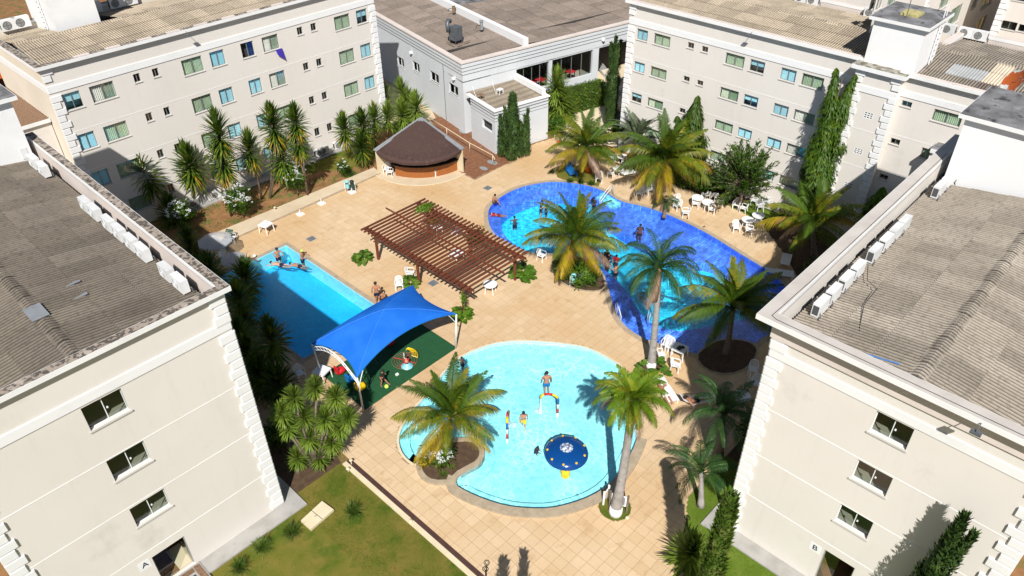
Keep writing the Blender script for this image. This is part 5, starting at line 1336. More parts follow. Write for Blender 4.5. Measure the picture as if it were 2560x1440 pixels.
mb = MB(); P_ = [karc(4.5, k) for k in range(3, n_+1)]; Q_ = [karc(3.95, k) for k in range(3, n_+1)]; mb.prism(ccw(P_+Q_[::-1]), 1.02, 1.09, bottom=True); mb.build('counter_top', 'dark', ki)
MB().prism(ccw([karc(3.9, k) for k in range(0, n_+1)]+[(KX-.05, KY-.05)]), .02, .04).build('floor', 'roomdark', ki)
mb = MB(); P_ = [karc(5.35+.35*sin(pi*k/n_), k) for k in range(n_+1)]; mb.prism(ccw(P_+[(KX, KY)]), -.02, .03); mb.build('plinth', 'concrete_warm', ki)
mb = MB(); P_ = [karc(5.35+.35*sin(pi*k/n_), k) for k in range(n_+1)]; Q_ = [karc(5.25+.35*sin(pi*k/n_), k) for k in range(n_+1)]; mb.prism(ccw(P_+Q_[::-1]), -.02, .06); mb.build('kerb', 'cream', ki)
# ---- pergola
pg = thing('pergola', 'dark brown timber pergola of slanting slats over the pool terrace', 'pergola', (28.4, 33.9, 0))
PZ = 2.28; px0, px1, py0, py1 = 25.55, 31.1, 28.65, 38.9
def post(x, y, h=PZ): return MB().box(x-.075, x+.075, y-.075, y+.075, 0, h).build('post', 'wood_pergola', pg)
for y in (29.3, 33.7, 38.1):
    for x in (25.95, 30.75): post(x, y)
for x in (25.95, 30.75):
    for s_ in (-.1, .1): MB().box(x+s_-.025, x+s_+.025, py0-.3, py1+.3, PZ-.22, PZ-.04).build('beam', 'wood_pergola', pg)
MB().box(28.3, 28.38, py0-.7, py1+.9, PZ+.16, PZ+.26).build('beam', 'wood_pergola', pg)
n_ = 29
slat_me = MB().box(-2.95, 2.95, -.04, .04, -.09, .09); 
slat_me.v = [(a, b, c+(.05 if abs(a) > 2.9 and c < 0 else 0)) for a, b, c in slat_me.v]; slat_me = slat_me.build('slat', 'wood_pergola', mesh_only=True)
for k in range(n_):
    y = py0+(py1-py0)*k/(n_-1)
    link('slat', slat_me, pg, loc=(28.35-28.4+random.uniform(-.03, .03), y-33.9, PZ+.07), rot=(0, random.uniform(-.004, .004), random.uniform(-.006, .006)))
for y in (29.3, 33.7, 38.1): MB().obox((25.95, y, PZ-.55), (26.5, y, PZ-.1), .05, .08).build('brace', 'wood_pergola', pg)
# ---- blue tensile canopy
cn = thing('shade_canopy', 'bright blue tensile sunshade on white arched frame over the playground', 'canopy', (19.6, 29.1, 0))
c00, c10, c11, c01 = Vector((15.98, 26.95, 2.62)), Vector((23.3, 27.0, 2.65)), Vector((23.45, 31.1, 2.6)), Vector((15.95, 31.05, 2.6))
mb = MB(); nu, nv = 28, 16; gr = []
for i in range(nu+1):
    u = i/nu; row = []
    for j in range(nv+1):
        v = j/nv
        p = c00*(1-u)*(1-v)+c10*u*(1-v)+c11*u*v+c01*(1-u)*v
        bu, bv = 4*u*(1-u), 4*v*(1-v)
        z = p.z+.95*(bu**.9)*(1-.15*bv)*.62+.55*(bv**.8)*(.25+.75*bu)
        ix = .55*bv*(1-abs(2*u-1)) if False else 0
        p.x += (.50*bv if u < .5 else -.50*bv)*abs(2*u-1)**2.5
        p.y += (.42*bu if v < .5 else -.42*bu)*abs(2*v-1)**2.5
        # soft folds along the diagonals
        z += .16*(1-min(1, abs(u-v)*3))*bu**.5*bv**.3+.16*(1-min(1, abs(u-(1-v))*3))*bu**.5*bv**.3
        row.append((p.x, p.y, z))
    gr.append(row)
for i in range(nu):
    for j in range(nv): mb.quad(gr[i][j], gr[i+1][j], gr[i+1][j+1], gr[i][j+1])
mb.build('canopy_fabric', 'canopy', cn, smooth=True)
M('seam', (.05, .22, .74), rough=.8)
for sg in (1, -1):
    pts = []
    for i in range(nu+1):
        j = i/nu*nv if sg > 0 else nv-i/nu*nv; j0_ = min(int(j), nv-1); f_ = j-j0_; a_, b_ = gr[i][j0_], gr[i][j0_+1]; pts.append((a_[0]*(1-f_)+b_[0]*f_, a_[1]*(1-f_)+b_[1]*f_, a_[2]*(1-f_)+b_[2]*f_+.006))
    MB().tube(pts, .014, 4).build('seam', 'seam', cn)
for P_ in ([gr[i][0] for i in range(nu+1)], [gr[i][nv] for i in range(nu+1)], [gr[0][j] for j in range(nv+1)], [gr[nu][j] for j in range(nv+1)]):
    MB().tube([(a, b, c-.02) for a, b, c in P_], .03, 5).build('edge_hem', 'blue', cn)
for c, b in ((c00, (16.1, 27.1)), (c10, (23.16, 27.1)), (c11, (23.2, 31.0)), (c01, (16.1, 31.0))):
    MB().tube([(b[0], b[1], 0), (c.x, c.y, c.z-.03)], [.06, .05], 8).build('pole', 'metal_white', cn, smooth=True)
for a, b in ((c00, c01),):
    pts = [a.lerp(b, t_/12)+Vector((0, 0, -.25+.85*sin(pi*t_/12))) for t_ in range(13)]; MB().tube([tuple(p) for p in pts], .035, 6).build('arch_rib', 'metal_white', cn, smooth=True)
    pts = [a.lerp(b, t_/12)+Vector((0, 0, -.5+.85*sin(pi*t_/12))) for t_ in range(13)]; mb = MB().tube([tuple(p) for p in pts], .022, 5)
    for t_ in range(0, 12): mb.tube([tuple(a.lerp(b, t_/12)+Vector((0, 0, -.5+.85*sin(pi*t_/12)))), tuple(a.lerp(b, (t_+1)/12)+Vector((0, 0, -.25+.85*sin(pi*(t_+1)/12))))], .012, 4)
    mb.build('arch_lattice', 'metal_white', cn)
for c, s_ in ((c10, -1), (c00, 1)): MB().tube([(c.x, c.y, 1.9), (c.x+s_*.5, c.y+.1, 2.75)], .025, 5).build('strut', 'metal_white', cn)
# ---- playground
mg = G(1012, 905); rd = thing('merry_go_round', 'small red and yellow wire roundabout on the green mat', 'roundabout', (mg.x, mg.y, 0))
for r, z in ((.75, .12), (.6, .12), (.45, .12), (.3, .12)): MB().tube([(mg.x+r*cos(2*pi*k/24), mg.y+r*sin(2*pi*k/24), z) for k in range(25)], .016, 4, False).build('floor_ring', 'trunk_dry', rd)
for k in range(4): a = k*pi/2+.4; MB().tube([(mg.x, mg.y, .14), (mg.x+.75*cos(a), mg.y+.75*sin(a), .14)], .02, 4).build('spoke', 'red', rd)
for r in (.5, .6, .7, .8): MB().tube([(mg.x+r*cos(-.9+1.5*k/12), mg.y+r*sin(-.9+1.5*k/12), .45+(.8-r)*.5) for k in range(13)], .022, 4).build('seat_bar', 'yellow', rd)
for k in range(3): a = -.9+.75*k; MB().tube([(mg.x+.45*cos(a), mg.y+.45*sin(a), .55), (mg.x+.82*cos(a), mg.y+.82*sin(a), .42)], .022, 4).build('seat_bar', 'yellow', rd)
MB().tube([(mg.x, mg.y, 0), (mg.x, mg.y, .7)], .03, 6).build('post', 'metal_white', rd)
sw = thing('swing_frame', 'dark green swing frame at the shaded corner of the mat', 'swing', tuple(G(925, 960)))
s0, s1 = G(905, 990), G(930, 930)
mb = MB()
for q in (s0, s1):
    for d in (-.5, .5): mb = MB().tube([(q.x+d, q.y-d*.4, 0), (q.x, q.y, 1.9)], .03, 5); mb.build('leg', 'darkgreen', sw)
MB().tube([(s0.x, s0.y, 1.9), (s1.x, s1.y, 1.9)], .035, 5).build('crossbar', 'darkgreen', sw)
def toycar(px_, py_, m_, label, cat='toy'):
    q = G(px_, py_); t = thing('ride_on_toy', label, cat, tuple(q)); x, y = q.x, q.y
    MB().lathe((x, y, .05), [(.0, 0), (.28, .03), (.32, .2), (.2, .34), (.1, .36), (0, .36)], 12, 1.2, .8).build('body', m_, t, smooth=True)
    MB().box(x-.32, x-.22, y-.2, y+.2, .25, .6).build('seat_back', m_, t)
toycar(853, 932, 'red', 'red rocking toy in the shade at the mat edge'); toycar(880, 952, 'blue', 'small blue rocking toy in the shade of the canopy'); toycar(903, 973, 'yellow', 'yellow toy behind the near left canopy pole')
toycar(975, 862, 'red', 'dark red toy deep under the canopy')
def ball(px_, py_, r, m_, label):
    q = G(px_, py_); o = MB().lathe((q.x, q.y, r), [(r*sin(pi*k/10), -r*cos(pi*k/10)) for k in range(11)], 16).build('ball', m_, smooth=True); tag(o, label, 'ball'); return o
M('limeball', (.55, .72, .12), rough=.5)
ball(967, 970, .13, 'limeball', 'pale green ball at the feet of the child in black')
for k, (x, y) in enumerate(((993, 938), (997, 934))):
    pass
o = MB().box(G(993, 938).x-.09, G(993, 938).x+.09, G(993, 938).y-.06, G(993, 938).y+.06, .012, .12).build('paper_scrap', 'white'); tag(o, 'crumpled white scrap lying on the green mat', 'litter')
# ---- kids pool toys
def arch(base, reach, az, h, label):
    t = thing('water_arch', label, 'water spout', (base.x, base.y, -.4)); cols_ = ['white', 'red', 'white', 'blue', 'yellow', 'red', 'yellow', 'red', 'yellow']
    pts = [Vector((base.x, base.y, -.40+.0)), Vector((base.x, base.y, .08))]
    for k in range(1, 4): pts.append(Vector((base.x, base.y, .08+(h-.0)*k/3)))
    r = reach/2; c = Vector((base.x+cos(az)*r, base.y+sin(az)*r, .08+h))
    for k in range(1, 11): a = pi-pi*k/10*1.0; pts.append(c+Vector((cos(az)*r*cos(a), sin(az)*r*cos(a), r*.75*sin(a))))
    seg = [(0, 1, 'white'), (1, 2, 'red'), (2, 3, 'white'), (3, 5, 'blue'), (5, 8, 'yellow'), (8, 11, 'red'), (11, 14, 'yellow')]
    for a, b, m_ in seg: MB().tube([tuple(p) for p in pts[a:b+1]], .065, 10).build('pipe_section', m_, t, smooth=True)
    e = pts[-1]; MB().tube([tuple(e), (e.x, e.y, -.05)], [.03, .12], 7, False).build('falling_water', 'spray', t)
    return t
b1 = G(1268, 1110, -.3); arch(G(1268, 1098), .8, radians(40), 1.05, 'striped water arch near the coconut island, seen edge on')
arch(G(1394, 1034), .95, radians(125), 1.0, 'striped red, blue and yellow water arch beside the standing man')
# mushroom fountain
mc = G(1416, 1180, -.05); um = thing('water_mushroom', 'large dark blue dome fountain with yellow spots on a yellow foot', 'fountain', (mc.x, mc.y, -.4))
top = G(1416, 1128, .95)
cx_, cy_ = top.x, top.y
prof = [(1.12*sin(a), .42*cos(a)) for a in [pi/2*k/10 for k in range(0, 11)]]
MB().lathe((cx_, cy_, .82), prof+[(1.13, -.04), (1.08, -.09), (0, -.1)], 40).build('dome', 'deepblue', um, smooth=True)
for k in range(9):
    a = 2*pi*k/9+.2; r = .96; zz = .82+.42*sqrt(max(0, 1-(r/1.12)**2))+.012; nx, ny = cos(a), sin(a)
    MB().lathe((cx_+nx*r, cy_+ny*r, zz), [(0, .03), (.055, .015), (.065, -.03)], 10).build('yellow_spot', 'yellow', um)
MB().lathe((cx_, cy_, -.42), [(.16, 0), (.12, .6), (.12, 1.25)], 14).build('stem', 'yellow', um, smooth=True)
foot = G(1414, 1176, 0)
for k in range(8): a = 2*pi*k/8; MB().lathe((foot.x+.13*cos(a), foot.y+.13*sin(a), -.1), [(.0, .2), (.08, .16), (.11, .05), (.1, -.3)], 10).build('foot_lobe', 'yellow', um, smooth=True)
MB().lathe((cx_, cy_, 1.22), [(0, .16), (.1, .1), (.22, .02), (.34, 0)], 14).build('water_burst', 'spray', um, smooth=True)
for k, (x, y) in enumerate(((1347, 1028), (1282, 1062))):
    q = G(x, y, WZ+.01); t = thing('splash', 'white splash where the %s arch water hits the kids pool' % ('right hand' if k == 0 else 'left hand'), 'splash', tuple(q))
    mb = MB(); mb.lathe((q.x, q.y, WZ+.01), [(0, .05), (.1, .04), (.22, 0)], 12); mb.build('foam', 'spray', t)
q = G(1445, 1240, -.3); o = MB().lathe((q.x, q.y, -.38), [(0, .04), (.14, .03), (.16, 0)], 9).build('pool_drain', 'deepblue'); tag(o, 'small dark outlet on the kids pool floor near the rim', 'drain')
# ---- chairs, tables, loungers
def chairproto():
    t = thing('plastic_chair', 'white plastic garden chair', 'chair', (0, 0, 0))
    M_ = 'plastic'
    mb = MB(); mb.quad((-.22, -.22, .43), (.24, -.2, .44), (.24, .2, .44), (-.22, .22, .43)); mb.quad((-.22, -.22, .40), (.24, -.2, .41), (.24, -.2, .44), (-.22, -.22, .43)); mb.quad((-.22, .22, .40), (.24, .2, .41), (.24, .2, .44), (-.22, .22, .43)); mb.quad((.24, -.2, .40), (.24, .2, .40), (.24, .2, .44), (.24, -.2, .44)); mb.build('seat', M_, t)
    mb = MB()
    for k in range(7):
        y = -.18+.06*k; h = .86-.9*(y*y)*1.6; mb.obox((-.215, y, .42), (-.30, y*1.05, h), .032, .018, up=(1, 0, 0))
    mb.tube([(-.22, -.23, .42), (-.28, -.235, .7), (-.305, -.17, .82), (-.315, 0, .875), (-.305, .17, .82), (-.28, .235, .7), (-.22, .23, .42)], .022, 5); mb.build('backrest', M_, t)
    for s_ in (-1, 1):
        MB().tube([(.2, s_*.25, .02), (.21, s_*.26, .62), (.1, s_*.27, .65), (-.2, s_*.26, .64), (-.27, s_*.24, .6)], [.025, .022, .025, .025, .02], 5).build('armrest', M_, t)
        MB().tube([(-.27, s_*.24, .0), (-.21, s_*.22, .44)], .025, 5).build('leg', M_, t)
        MB().tube([(.24, s_*.23, .0), (.2, s_*.2, .43)], .025, 5).build('leg', M_, t)
    return t
def tableproto(rnd=True):
    t = thing('plastic_table', 'white plastic table', 'table', (0, 0, 0))
    if rnd:
        MB().lathe((0, 0, 0), [(0, .72), (.46, .72), (.475, .705), (.46, .66), (.43, .66)], 28).build('tabletop', 'plastic', t)
        for k in range(4): a = pi/4+k*pi/2; MB().tube([(.30*cos(a), .30*sin(a), .70), (.40*cos(a), .40*sin(a), 0)], [.035, .03], 5).build('leg', 'plastic', t)
    else:
        MB().box(-.4, .4, -.4, .4, .69, .72).box(-.4, .4, -.4, -.385, .64, .69).box(-.4, .4, .385, .4, .64, .69).box(-.4, -.385, -.385, .385, .64, .69).box(.385, .4, -.385, .385, .64, .69).build('tabletop', 'plastic', t)
        for a in (-.35, .35):
            for b in (-.35, .35): MB().tube([(a, b, .69), (a*1.1, b*1.1, 0)], [.045, .03], 4).build('leg', 'plastic', t)
    return t
CHP = chairproto(); TRP = tableproto(); TSP = tableproto(False); used = {}
def put(proto, x, y, rz, label, group=None, z=0.0, gx=None, sc=1.0):
    p = G(x, y, 0); p = (p.x, p.y, z)
    if proto.name not in used:
        used[proto.name] = 1; proto.location = p; proto.rotation_euler = (0, 0, rz); proto['label'] = label; proto.scale = (sc,)*3
        if group: proto['group'] = group
        return proto
    return dup(proto, p, rz, label, group, scale=sc)
gC = 'white plastic chairs'; gT = 'white plastic tables'
CHAIRS = [
 (1687,510,-.4,'white plastic chair with slatted back at the left end of the far seating, rear one'), (1692,525,-.3,'white plastic chair in front of the leftmost far seating chair'), (1712,542,-.9,'white plastic armchair nearest the pool edge beside a dropped sandal'),
 (1737,519,2.2,'white chair tucked under the left round table, pool side'), (1763,499,-2.0,'white chair behind the left pair of round tables'), (1784,501,-2.6,'white barred chair right of the second round table, rear'), (1795,516,2.9,'white barred chair right of the second round table, middle'), (1778,534,2.0,'white chair at the pool side of the second round table'),
 (1840,522,.2,'white armchair beneath the bushy tree draped with a dark bag'), (1857,531,-1.4,'white armchair behind the right pair of round tables'), (1898,527,-2.4,'white chair facing away at the grass corner'), (1838,579,.8,'lone white barred chair standing before the right tables'), (1872,586,1.9,'white chair pool side of the front right table in palm shade'), (1898,573,2.4,'white chair right of the right hand round tables'),
 (1912,512,-2.2,'white chair by the wall condensers, left one'), (1923,505,-2.6,'white chair by the wall condensers, right one'), (1885,512,-1.5,'white stacked chair under the tree right side'),
 (1600,493,.2,'white chair left of the dark fern, front one'), (1612,488,.6,'white chair left of the dark fern, second one'), (1626,483,.9,'white chair left of the dark fern, third one'),
 (1526,444,-1.2,'white armchair showing its back beside the orange croton'), (1497,455,.6,'white armchair between croton bush and pool'),
 (1354,650,1.7,'white chair half hidden behind the coconut palm by the pool'),
 (1027,694,2.2,'white barred chair at the middle post of the pergola'), (999,722,.9,'white armchair beside the canopy tip'), (1082,573,.3,'white chair under the pergola, left one'), (1096,580,2.9,'white chair under the pergola, beside the creeper'), (1141,590,.2,'white barred chair under the pergola near the right creeper'),
 (1650,899,2.6,'white armchair behind the trunk of the tall palm'), (1673,877,.4,'white chair between tall palm and square table'), (1688,925,1.9,'white armchair in front of the square table'),
 (1664,872,.2,'white chair at the rim of the big pool behind the tall palm'),
 (583,606,2.3,'white chair beside the folded green lounger by the bed wall'), (556,648,.3,'white chair in shade near the spa pool, left'), (566,655,2.4,'white chair in shade near the spa pool, right'),
 (752,945,1.5,'white barred chair in shade below the lap pool'), (1090,438,1.6,'white chair with black cover before the kiosk counter'), (968,432,.5,'white chair with red towel at the kiosk side'), (976,440,2.2,'thin legged white chair beside the kiosk wall'),
 (1527,405,-1.0,'white stacked chair behind the far top table, left'), (1535,398,-1.4,'white stacked chair behind the far top table, middle'), (1557,408,2.6,'white chair at the far top table beside a teal towel'), (1886,970,.3,'white chair at the right block corner in shade'), (1880,935,.4,'white chair half hidden by the right block in shade'),
 (618,870,.5,'white chair in the dark left alley under the palms'), (634,874,2.1,'second white chair in the dark left alley')]
for i, (x, y, rz, lab) in enumerate(CHAIRS): put(CHP, x, y, rz+pi, lab, gC, sc=1.0)
for (x, y, lab) in ((1741,513,'white round table, left one of the far pair'), (1767,525,'white round table, right one of the far pair'), (1866,569,'white round table nearest the pool among the right pair'), (1892,558,'white round table farther from the pool among the right pair'), (1544,440,'white round table between the two far coconut palms'), (1226,731,'white round table with a pale arc on its top beside the pergola'), (1850,1012,'pale round table in deep shade by the right block')): put(TRP, x, y, random.random(), lab, gT)
for (x, y, rz, lab) in ((668,580,.25,'white square table standing alone by the bed wall'), (1697,892,.15,'white square table holding black bags beside the tall palm'), (1551,408,.2,'white square table with teal items under the far palms'), (808,948,.3,'small white table in shade below the lap pool'), (1141,652,.1,'grey topped table under the pergola')): put(TSP, x, y, rz, lab, gT)
# loungers
def lounger(x, y, rz, label, mat='plastic', back=.9, group='sun loungers', off=0):
    q = G(x, y); t = thing('sun_lounger', label, 'lounger', (q.x, q.y, 0), group, rz)
    mb = MB(); 
    for k in range(9): mb.box(-.9+.13*k, -.9+.13*k+.11, -.29, .29, .30, .325)
    mb.v = list(mb.v); o = MB(); 
    me = mb.build('bed_slats', mat, mesh_only=True); link('bed_slats', me, t)
    bk = MB()
    for k in range(6): u = .13*k; bk.box(u, u+.11, -.29, .29, 0, .025)
    me = bk.build('backrest', mat, mesh_only=True); link('backrest', me, t, loc=(.27, 0, .31), rot=(0, -back*.75, 0))
    for s_ in (-1, 1):
        me = MB().box(-.92, .3, s_*.31-.025, s_*.31+.025, .27, .34).build('side_rail', mat, mesh_only=True); link('side_rail', me, t)
        for u in (-.8, .2): me = MB().box(u-.04, u+.04, s_*.29-.03, s_*.29+.03, 0, .28).build('leg', mat, mesh_only=True); link('leg', me, t)
    return t
lounger(1665, 985, radians(60), 'white lounger with a man lying face down by the shaggy palm', back=.15)
lounger(1735, 1010, radians(150), 'white lounger in shade with a person resting on it')
lounger(1562, 440, radians(160), 'pair of white lounger cushions under the far palm fronds')
lounger(1425, 432, radians(60), 'blue striped lounger standing behind the far left palm', mat='blue')
lounger(1962, 660, radians(200), 'white slatted lounger in shade beyond the leisure pool', back=.5)
lounger(1948, 690, radians(120), 'white lounger end in shade close to the leisure pool rim', back=.2)
lounger(566, 612, radians(30), 'olive green fabric lounger beside the bed wall', mat='darkgreen', back=1.0)
lounger(1820, 500, radians(190), 'dark striped folded lounger beneath the bushy tree', mat='grey_metal', back=.2)
# bins
def bins(x, y, lab, rz):
    q = G(x, y); t = thing('recycling_bins', lab, 'bins', (q.x, q.y, 0), None, rz)
    for k, (dx, m_) in enumerate(((-.2, 'aqua'), (.2, 'darkgreen'))):
        b = MB().lathe((0, 0, 0), [(.14, 0), (.17, .5), (.17, .6)], 14, 1, .8).build('bin', m_, mesh_only=True, smooth=True); bo = link('bin', b, t, loc=(dx, 0, .35))
        link('lid', MB().lathe((0, 0, 0), [(.18, 0), (.18, .05), (.1, .12), (0, .14)], 14, 1, .8).build('lid', 'aqua' if k == 0 else 'black', mesh_only=True), bo, loc=(0, 0, .6)); link('opening', MB().box(-.1, .1, -.15, -.138, .45, .54).build('opening', 'black', mesh_only=True), bo)
    for dx in (-.42, .42): link('stand_leg', MB().tube([(dx, .02, 0), (dx, .02, .85)], .02, 5).build('stand_leg', 'white', mesh_only=True), t)
    link('crossbar', MB().tube([(-.42, .02, .8), (.42, .02, .8)], .02, 5).build('crossbar', 'white', mesh_only=True), t)
bins(877, 480, 'aqua and dark green litter bins by the bed wall', radians(-45)); bins(1440, 716, 'aqua and green litter bins before the planting bed of the coconut palm', radians(-40))
# parasol bases
for k, (x, y) in enumerate(((751, 536), (804, 509), (880, 481))):
    q = G(x, y); t = thing('umbrella_stand', ('white parasol base on the paving, nearest the lone table', 'white parasol base on the paving, between table and bins', 'white parasol base beneath the litter bins')[k], 'base', (q.x, q.y, 0), 'white parasol bases')
    MB().box(q.x-.25, q.x+.25, q.y-.25, q.y+.25, .0, .07).build('slab', 'white', t); MB().tube([(q.x, q.y, .07), (q.x, q.y, .45)], .03, 6).build('socket', 'white', t)
# bollard lights on the bed edge and in the lawn
for k, (x, y, lab, h) in enumerate(((689, 528, 'small white mushroom lamp in the red soil bed', .35), (871, 1178, 'small round cream garden lamp at the lawn corner', .2), (1027, 1306, 'small round cream lamp on the lawn beside the kerb', .12), (1568, 1298, 'small cream lamp in the round bed of notice boards', .12), (1622, 938, 'small cream lamp in the round bed of the tall palm', .12), (879, 1160, 'white spherical lamp at the top of the kerb', .3))):
    q = G(x, y); t = thing('garden_lamp', lab, 'lamp', tuple(q)); MB().tube([(q.x, q.y, 0), (q.x, q.y, h)], .03, 6).build('stem', 'cream', t)
    MB().lathe((q.x, q.y, h), [(0, .05), (.08, .03), (.1, 0), (.04, -.03)], 12).build('shade', 'cream', t)
# dark globe post lamps with hoops
for k, (x, y, x2, y2, lab) in enumerate(((1215, 1452, 1222, 1425, 'dark hooped post lamp at the bottom end of the kerb'), (1706, 1352, 1719, 1298, 'dark hooped post lamp beside the lawn near the right block'))):
    q = G(x, y); h = min(2.2, HT(q, x2, y2)); t = thing('post_lamp', lab, 'lamp', tuple(q))
    MB().tube([(q.x, q.y, 0), (q.x, q.y, h)], .03, 6).build('post', 'black', t)
    for a in (0, pi/2): MB().tube([(q.x+.12*cos(2*pi*k_/16)*cos(a), q.y+.12*cos(2*pi*k_/16)*sin(a), h+.1+.12*sin(2*pi*k_/16)) for k_ in range(17)], .012, 4, False).build('hoop', 'black', t)
    MB().tube([(q.x+.13*cos(2*pi*k_/16), q.y+.13*sin(2*pi*k_/16), h+.1) for k_ in range(17)], .014, 4, False).build('hoop', 'black', t)
# notice boards round the palm
def board(x0, y0, x1, y1, h0, h1, lab, facem='grey_wall', post_m='trunk'):
    a, b = G(x0, y0), G(x1, y1); t = thing('notice_board', lab, 'sign', tuple((a+b)/2)); d = (b-a).normalized()
    for q in (a, b): MB().tube([(q.x, q.y, 0), (q.x, q.y, h1+.12)], .055, 8).build('post', post_m, t)
    MB().obox((a.x+d.x*.06, a.y+d.y*.06, (h0+h1)/2), (b.x-d.x*.06, b.y-d.y*.06, (h0+h1)/2), .04, h1-h0).build('frame', 'white', t)
    MB().obox((a.x+d.x*.13, a.y+d.y*.13, (h0+h1)/2), (b.x-d.x*.13, b.y-d.y*.13, (h0+h1)/2), .052, h1-h0-.12).build('panel', facem, t)
    return t
M('panelgrey', (.22, .24, .29), rough=.5)
board(1523, 1270, 1566, 1282, .45, 1.15, 'framed grey notice board on wooden posts behind the palm trunk', 'panelgrey')
board(1508, 1262, 1520, 1246, .35, .85, 'small cream notice board on posts left of the palm trunk', 'cream', 'white')
# traffic cone, sandals, scraps
q = G(1398, 355); t = thing('traffic_cone', 'orange and white traffic cone by the annex wall', 'cone', tuple(q))
MB().box(q.x-.2, q.x+.2, q.y-.2, q.y+.2, 0, .04).build('base', 'orange', t)
for a, b, r0, r1, m_ in ((.04, .25, .16, .12, 'orange'), (.25, .4, .12, .09, 'white'), (.4, .55, .09, .06, 'orange'), (.55, .65, .06, .045, 'white'), (.65, .75, .045, .03, 'orange')): MB().lathe((q.x, q.y, 0), [(r0, a), (r1, b)], 12).build('cone_band', m_, t)
for k, (x, y, lab) in enumerate(((1719, 546, 'dark sandal on the paving beside the nearest armchair'), (1760, 567, 'tiny dark object on the paving before the tables'), (1906, 560, 'black and white striped cloth over a chair back'))):
    q = G(x, y); z = 0 if k < 2 else .7; o = MB().box(q.x-.1, q.x+.1, q.y-.04, q.y+.04, z+.004, z+.04).build('sandal' if k < 2 else 'striped_cloth', 'black' if k < 2 else 'curtain_grey'); tag(o, lab, 'sandal' if k < 2 else 'cloth')
bag = thing('shoulder_bag', 'black bag and strap lying on the square table', 'bag', tuple(G(1697, 892, .74)))
q = G(1697, 892); MB().box(q.x-.25, q.x+.05, q.y-.12, q.y+.1, .725, .83).build('bag_body', 'black', bag); MB().box(q.x+.02, q.x+.2, q.y-.2, q.y+.0, .725, .77).build('pouch', 'black', bag)
o = MB().lathe(tuple(G(1226, 731)), [(0, .735), (.12, .735), (.13, .725)], 12).build('paper_plate', 'white'); tag(o, 'white paper plate on the round table beside the pergola', 'plate')
# parasols near the spa pool
def parasol(x, y, h, r, lab, tilt=(0, 0), mat='parasol_film', nb=8):
    q = G(x, y); t = thing('parasol', lab, 'parasol', (q.x, q.y, 0)); c = Vector((q.x+tilt[0], q.y+tilt[1], h))
    MB().tube([(q.x, q.y, 0), tuple(c)], .022, 6).build('pole', 'metal_white', t)
    mb = MB(); rim = [(c.x+r*cos(2*pi*k/nb), c.y+r*sin(2*pi*k/nb), h-.45) for k in range(nb)]
    for k in range(nb): mb.quad(tuple(c), rim[k], rim[(k+1) % nb]); a = rim[k]; b = rim[(k+1) % nb]; mb.quad(a, b, (b[0], b[1], b[2]-.12), (a[0], a[1], a[2]-.12))
    mb.build('canopy', mat, t)
    for k in range(nb): MB().tube([tuple(c-Vector((0, 0, .03))), (rim[k][0], rim[k][1], rim[k][2]-.02)], .01, 4).build('rib', 'metal_white', t)
parasol(551, 650, 2.1, 1.2, 'translucent pale parasol in shade over the chairs by the spa pool')
parasol(590, 690, 1.9, .9, 'second pale parasol half hidden behind the dark palms', (.1, -.1))
parasol(1860, 1002, 2.2, .05, 'folded parasol pole standing through the shaded round table')
# ladders (pool steel rails)
for k, (x0, y0, x1, y1, lab) in enumerate(((1533, 490, 1502, 512, 'steel handrail over the pale pool steps'), (1541, 792, 1552, 800, 'steel grab rail at the near rim of the leisure pool'), (1622, 812, 1632, 800, 'second steel grab rail in the near leisure pool'))):
    a, b = G(x0, y0), G(x1, y1); t = thing('pool_handrail', lab, 'handrail', tuple(a))
    for s_ in (0, 1):
        o_ = Vector((.25*s_, .3*s_, 0)); MB().tube([tuple(a+o_), tuple(a+o_+Vector((0, 0, .75))), tuple(a.lerp(b, .25)+o_+Vector((0, 0, .9))), tuple(b+o_+Vector((0, 0, .3))), tuple(b+o_+Vector((0, 0, -.4)))], .025, 6).build('rail', 'metal_white', t, smooth=True)
# ground level condensers along block C and D
for k, (x, y) in enumerate(((507, 520), (522, 512), (545, 500), (800, 392), (812, 388), (845, 372), (497, 527))):
    q = G(x, y); ac((q.x, 54.4, .12), 0, 'white condenser on the ground by the back left block, %s from the left' % ORD[(1, 2, 3, 4, 5, 6, 0)[k]], 'ground level air conditioners by the back left block', 1.1)
for k, (x, y) in enumerate(((1936, 492), (1950, 498), (1965, 505))): q = G(x, y); ac((50.9, q.y, .1), -pi/2, 'white condenser on the ground by the back right block, %s from the left' % ORD[k], 'ground level air conditioners by the back right block', 1.1)
MB_ = MB().box(18.5, 38, 53.9, 55.0, -.05, .1); struct(MB_, 'pavement', 'concrete')
# concrete inspection slab on the lawn of A
ins = thing('inspection_cover', 'pale concrete inspection cover lying in the lawn beside block A', 'cover', (10.2, 23.0, 0))
P4 = ccw(gp((753, 1305), (806, 1256), (835, 1277), (778, 1327)))
MB().prism(P4, -.03, .12).build('slab', 'cream', ins); a, b, c, d = [Vector((*p, .125)) for p in P4]
MB().obox(tuple((a+b)/2), tuple((c+d)/2), .02, .01).build('joint_line', 'black', ins); MB().obox(tuple((a+d)/2*.6+(b+c)/2*.4), tuple((a+d)/2*.5+(b+c)/2*.5), .02, .01).build('joint_line', 'black', ins)
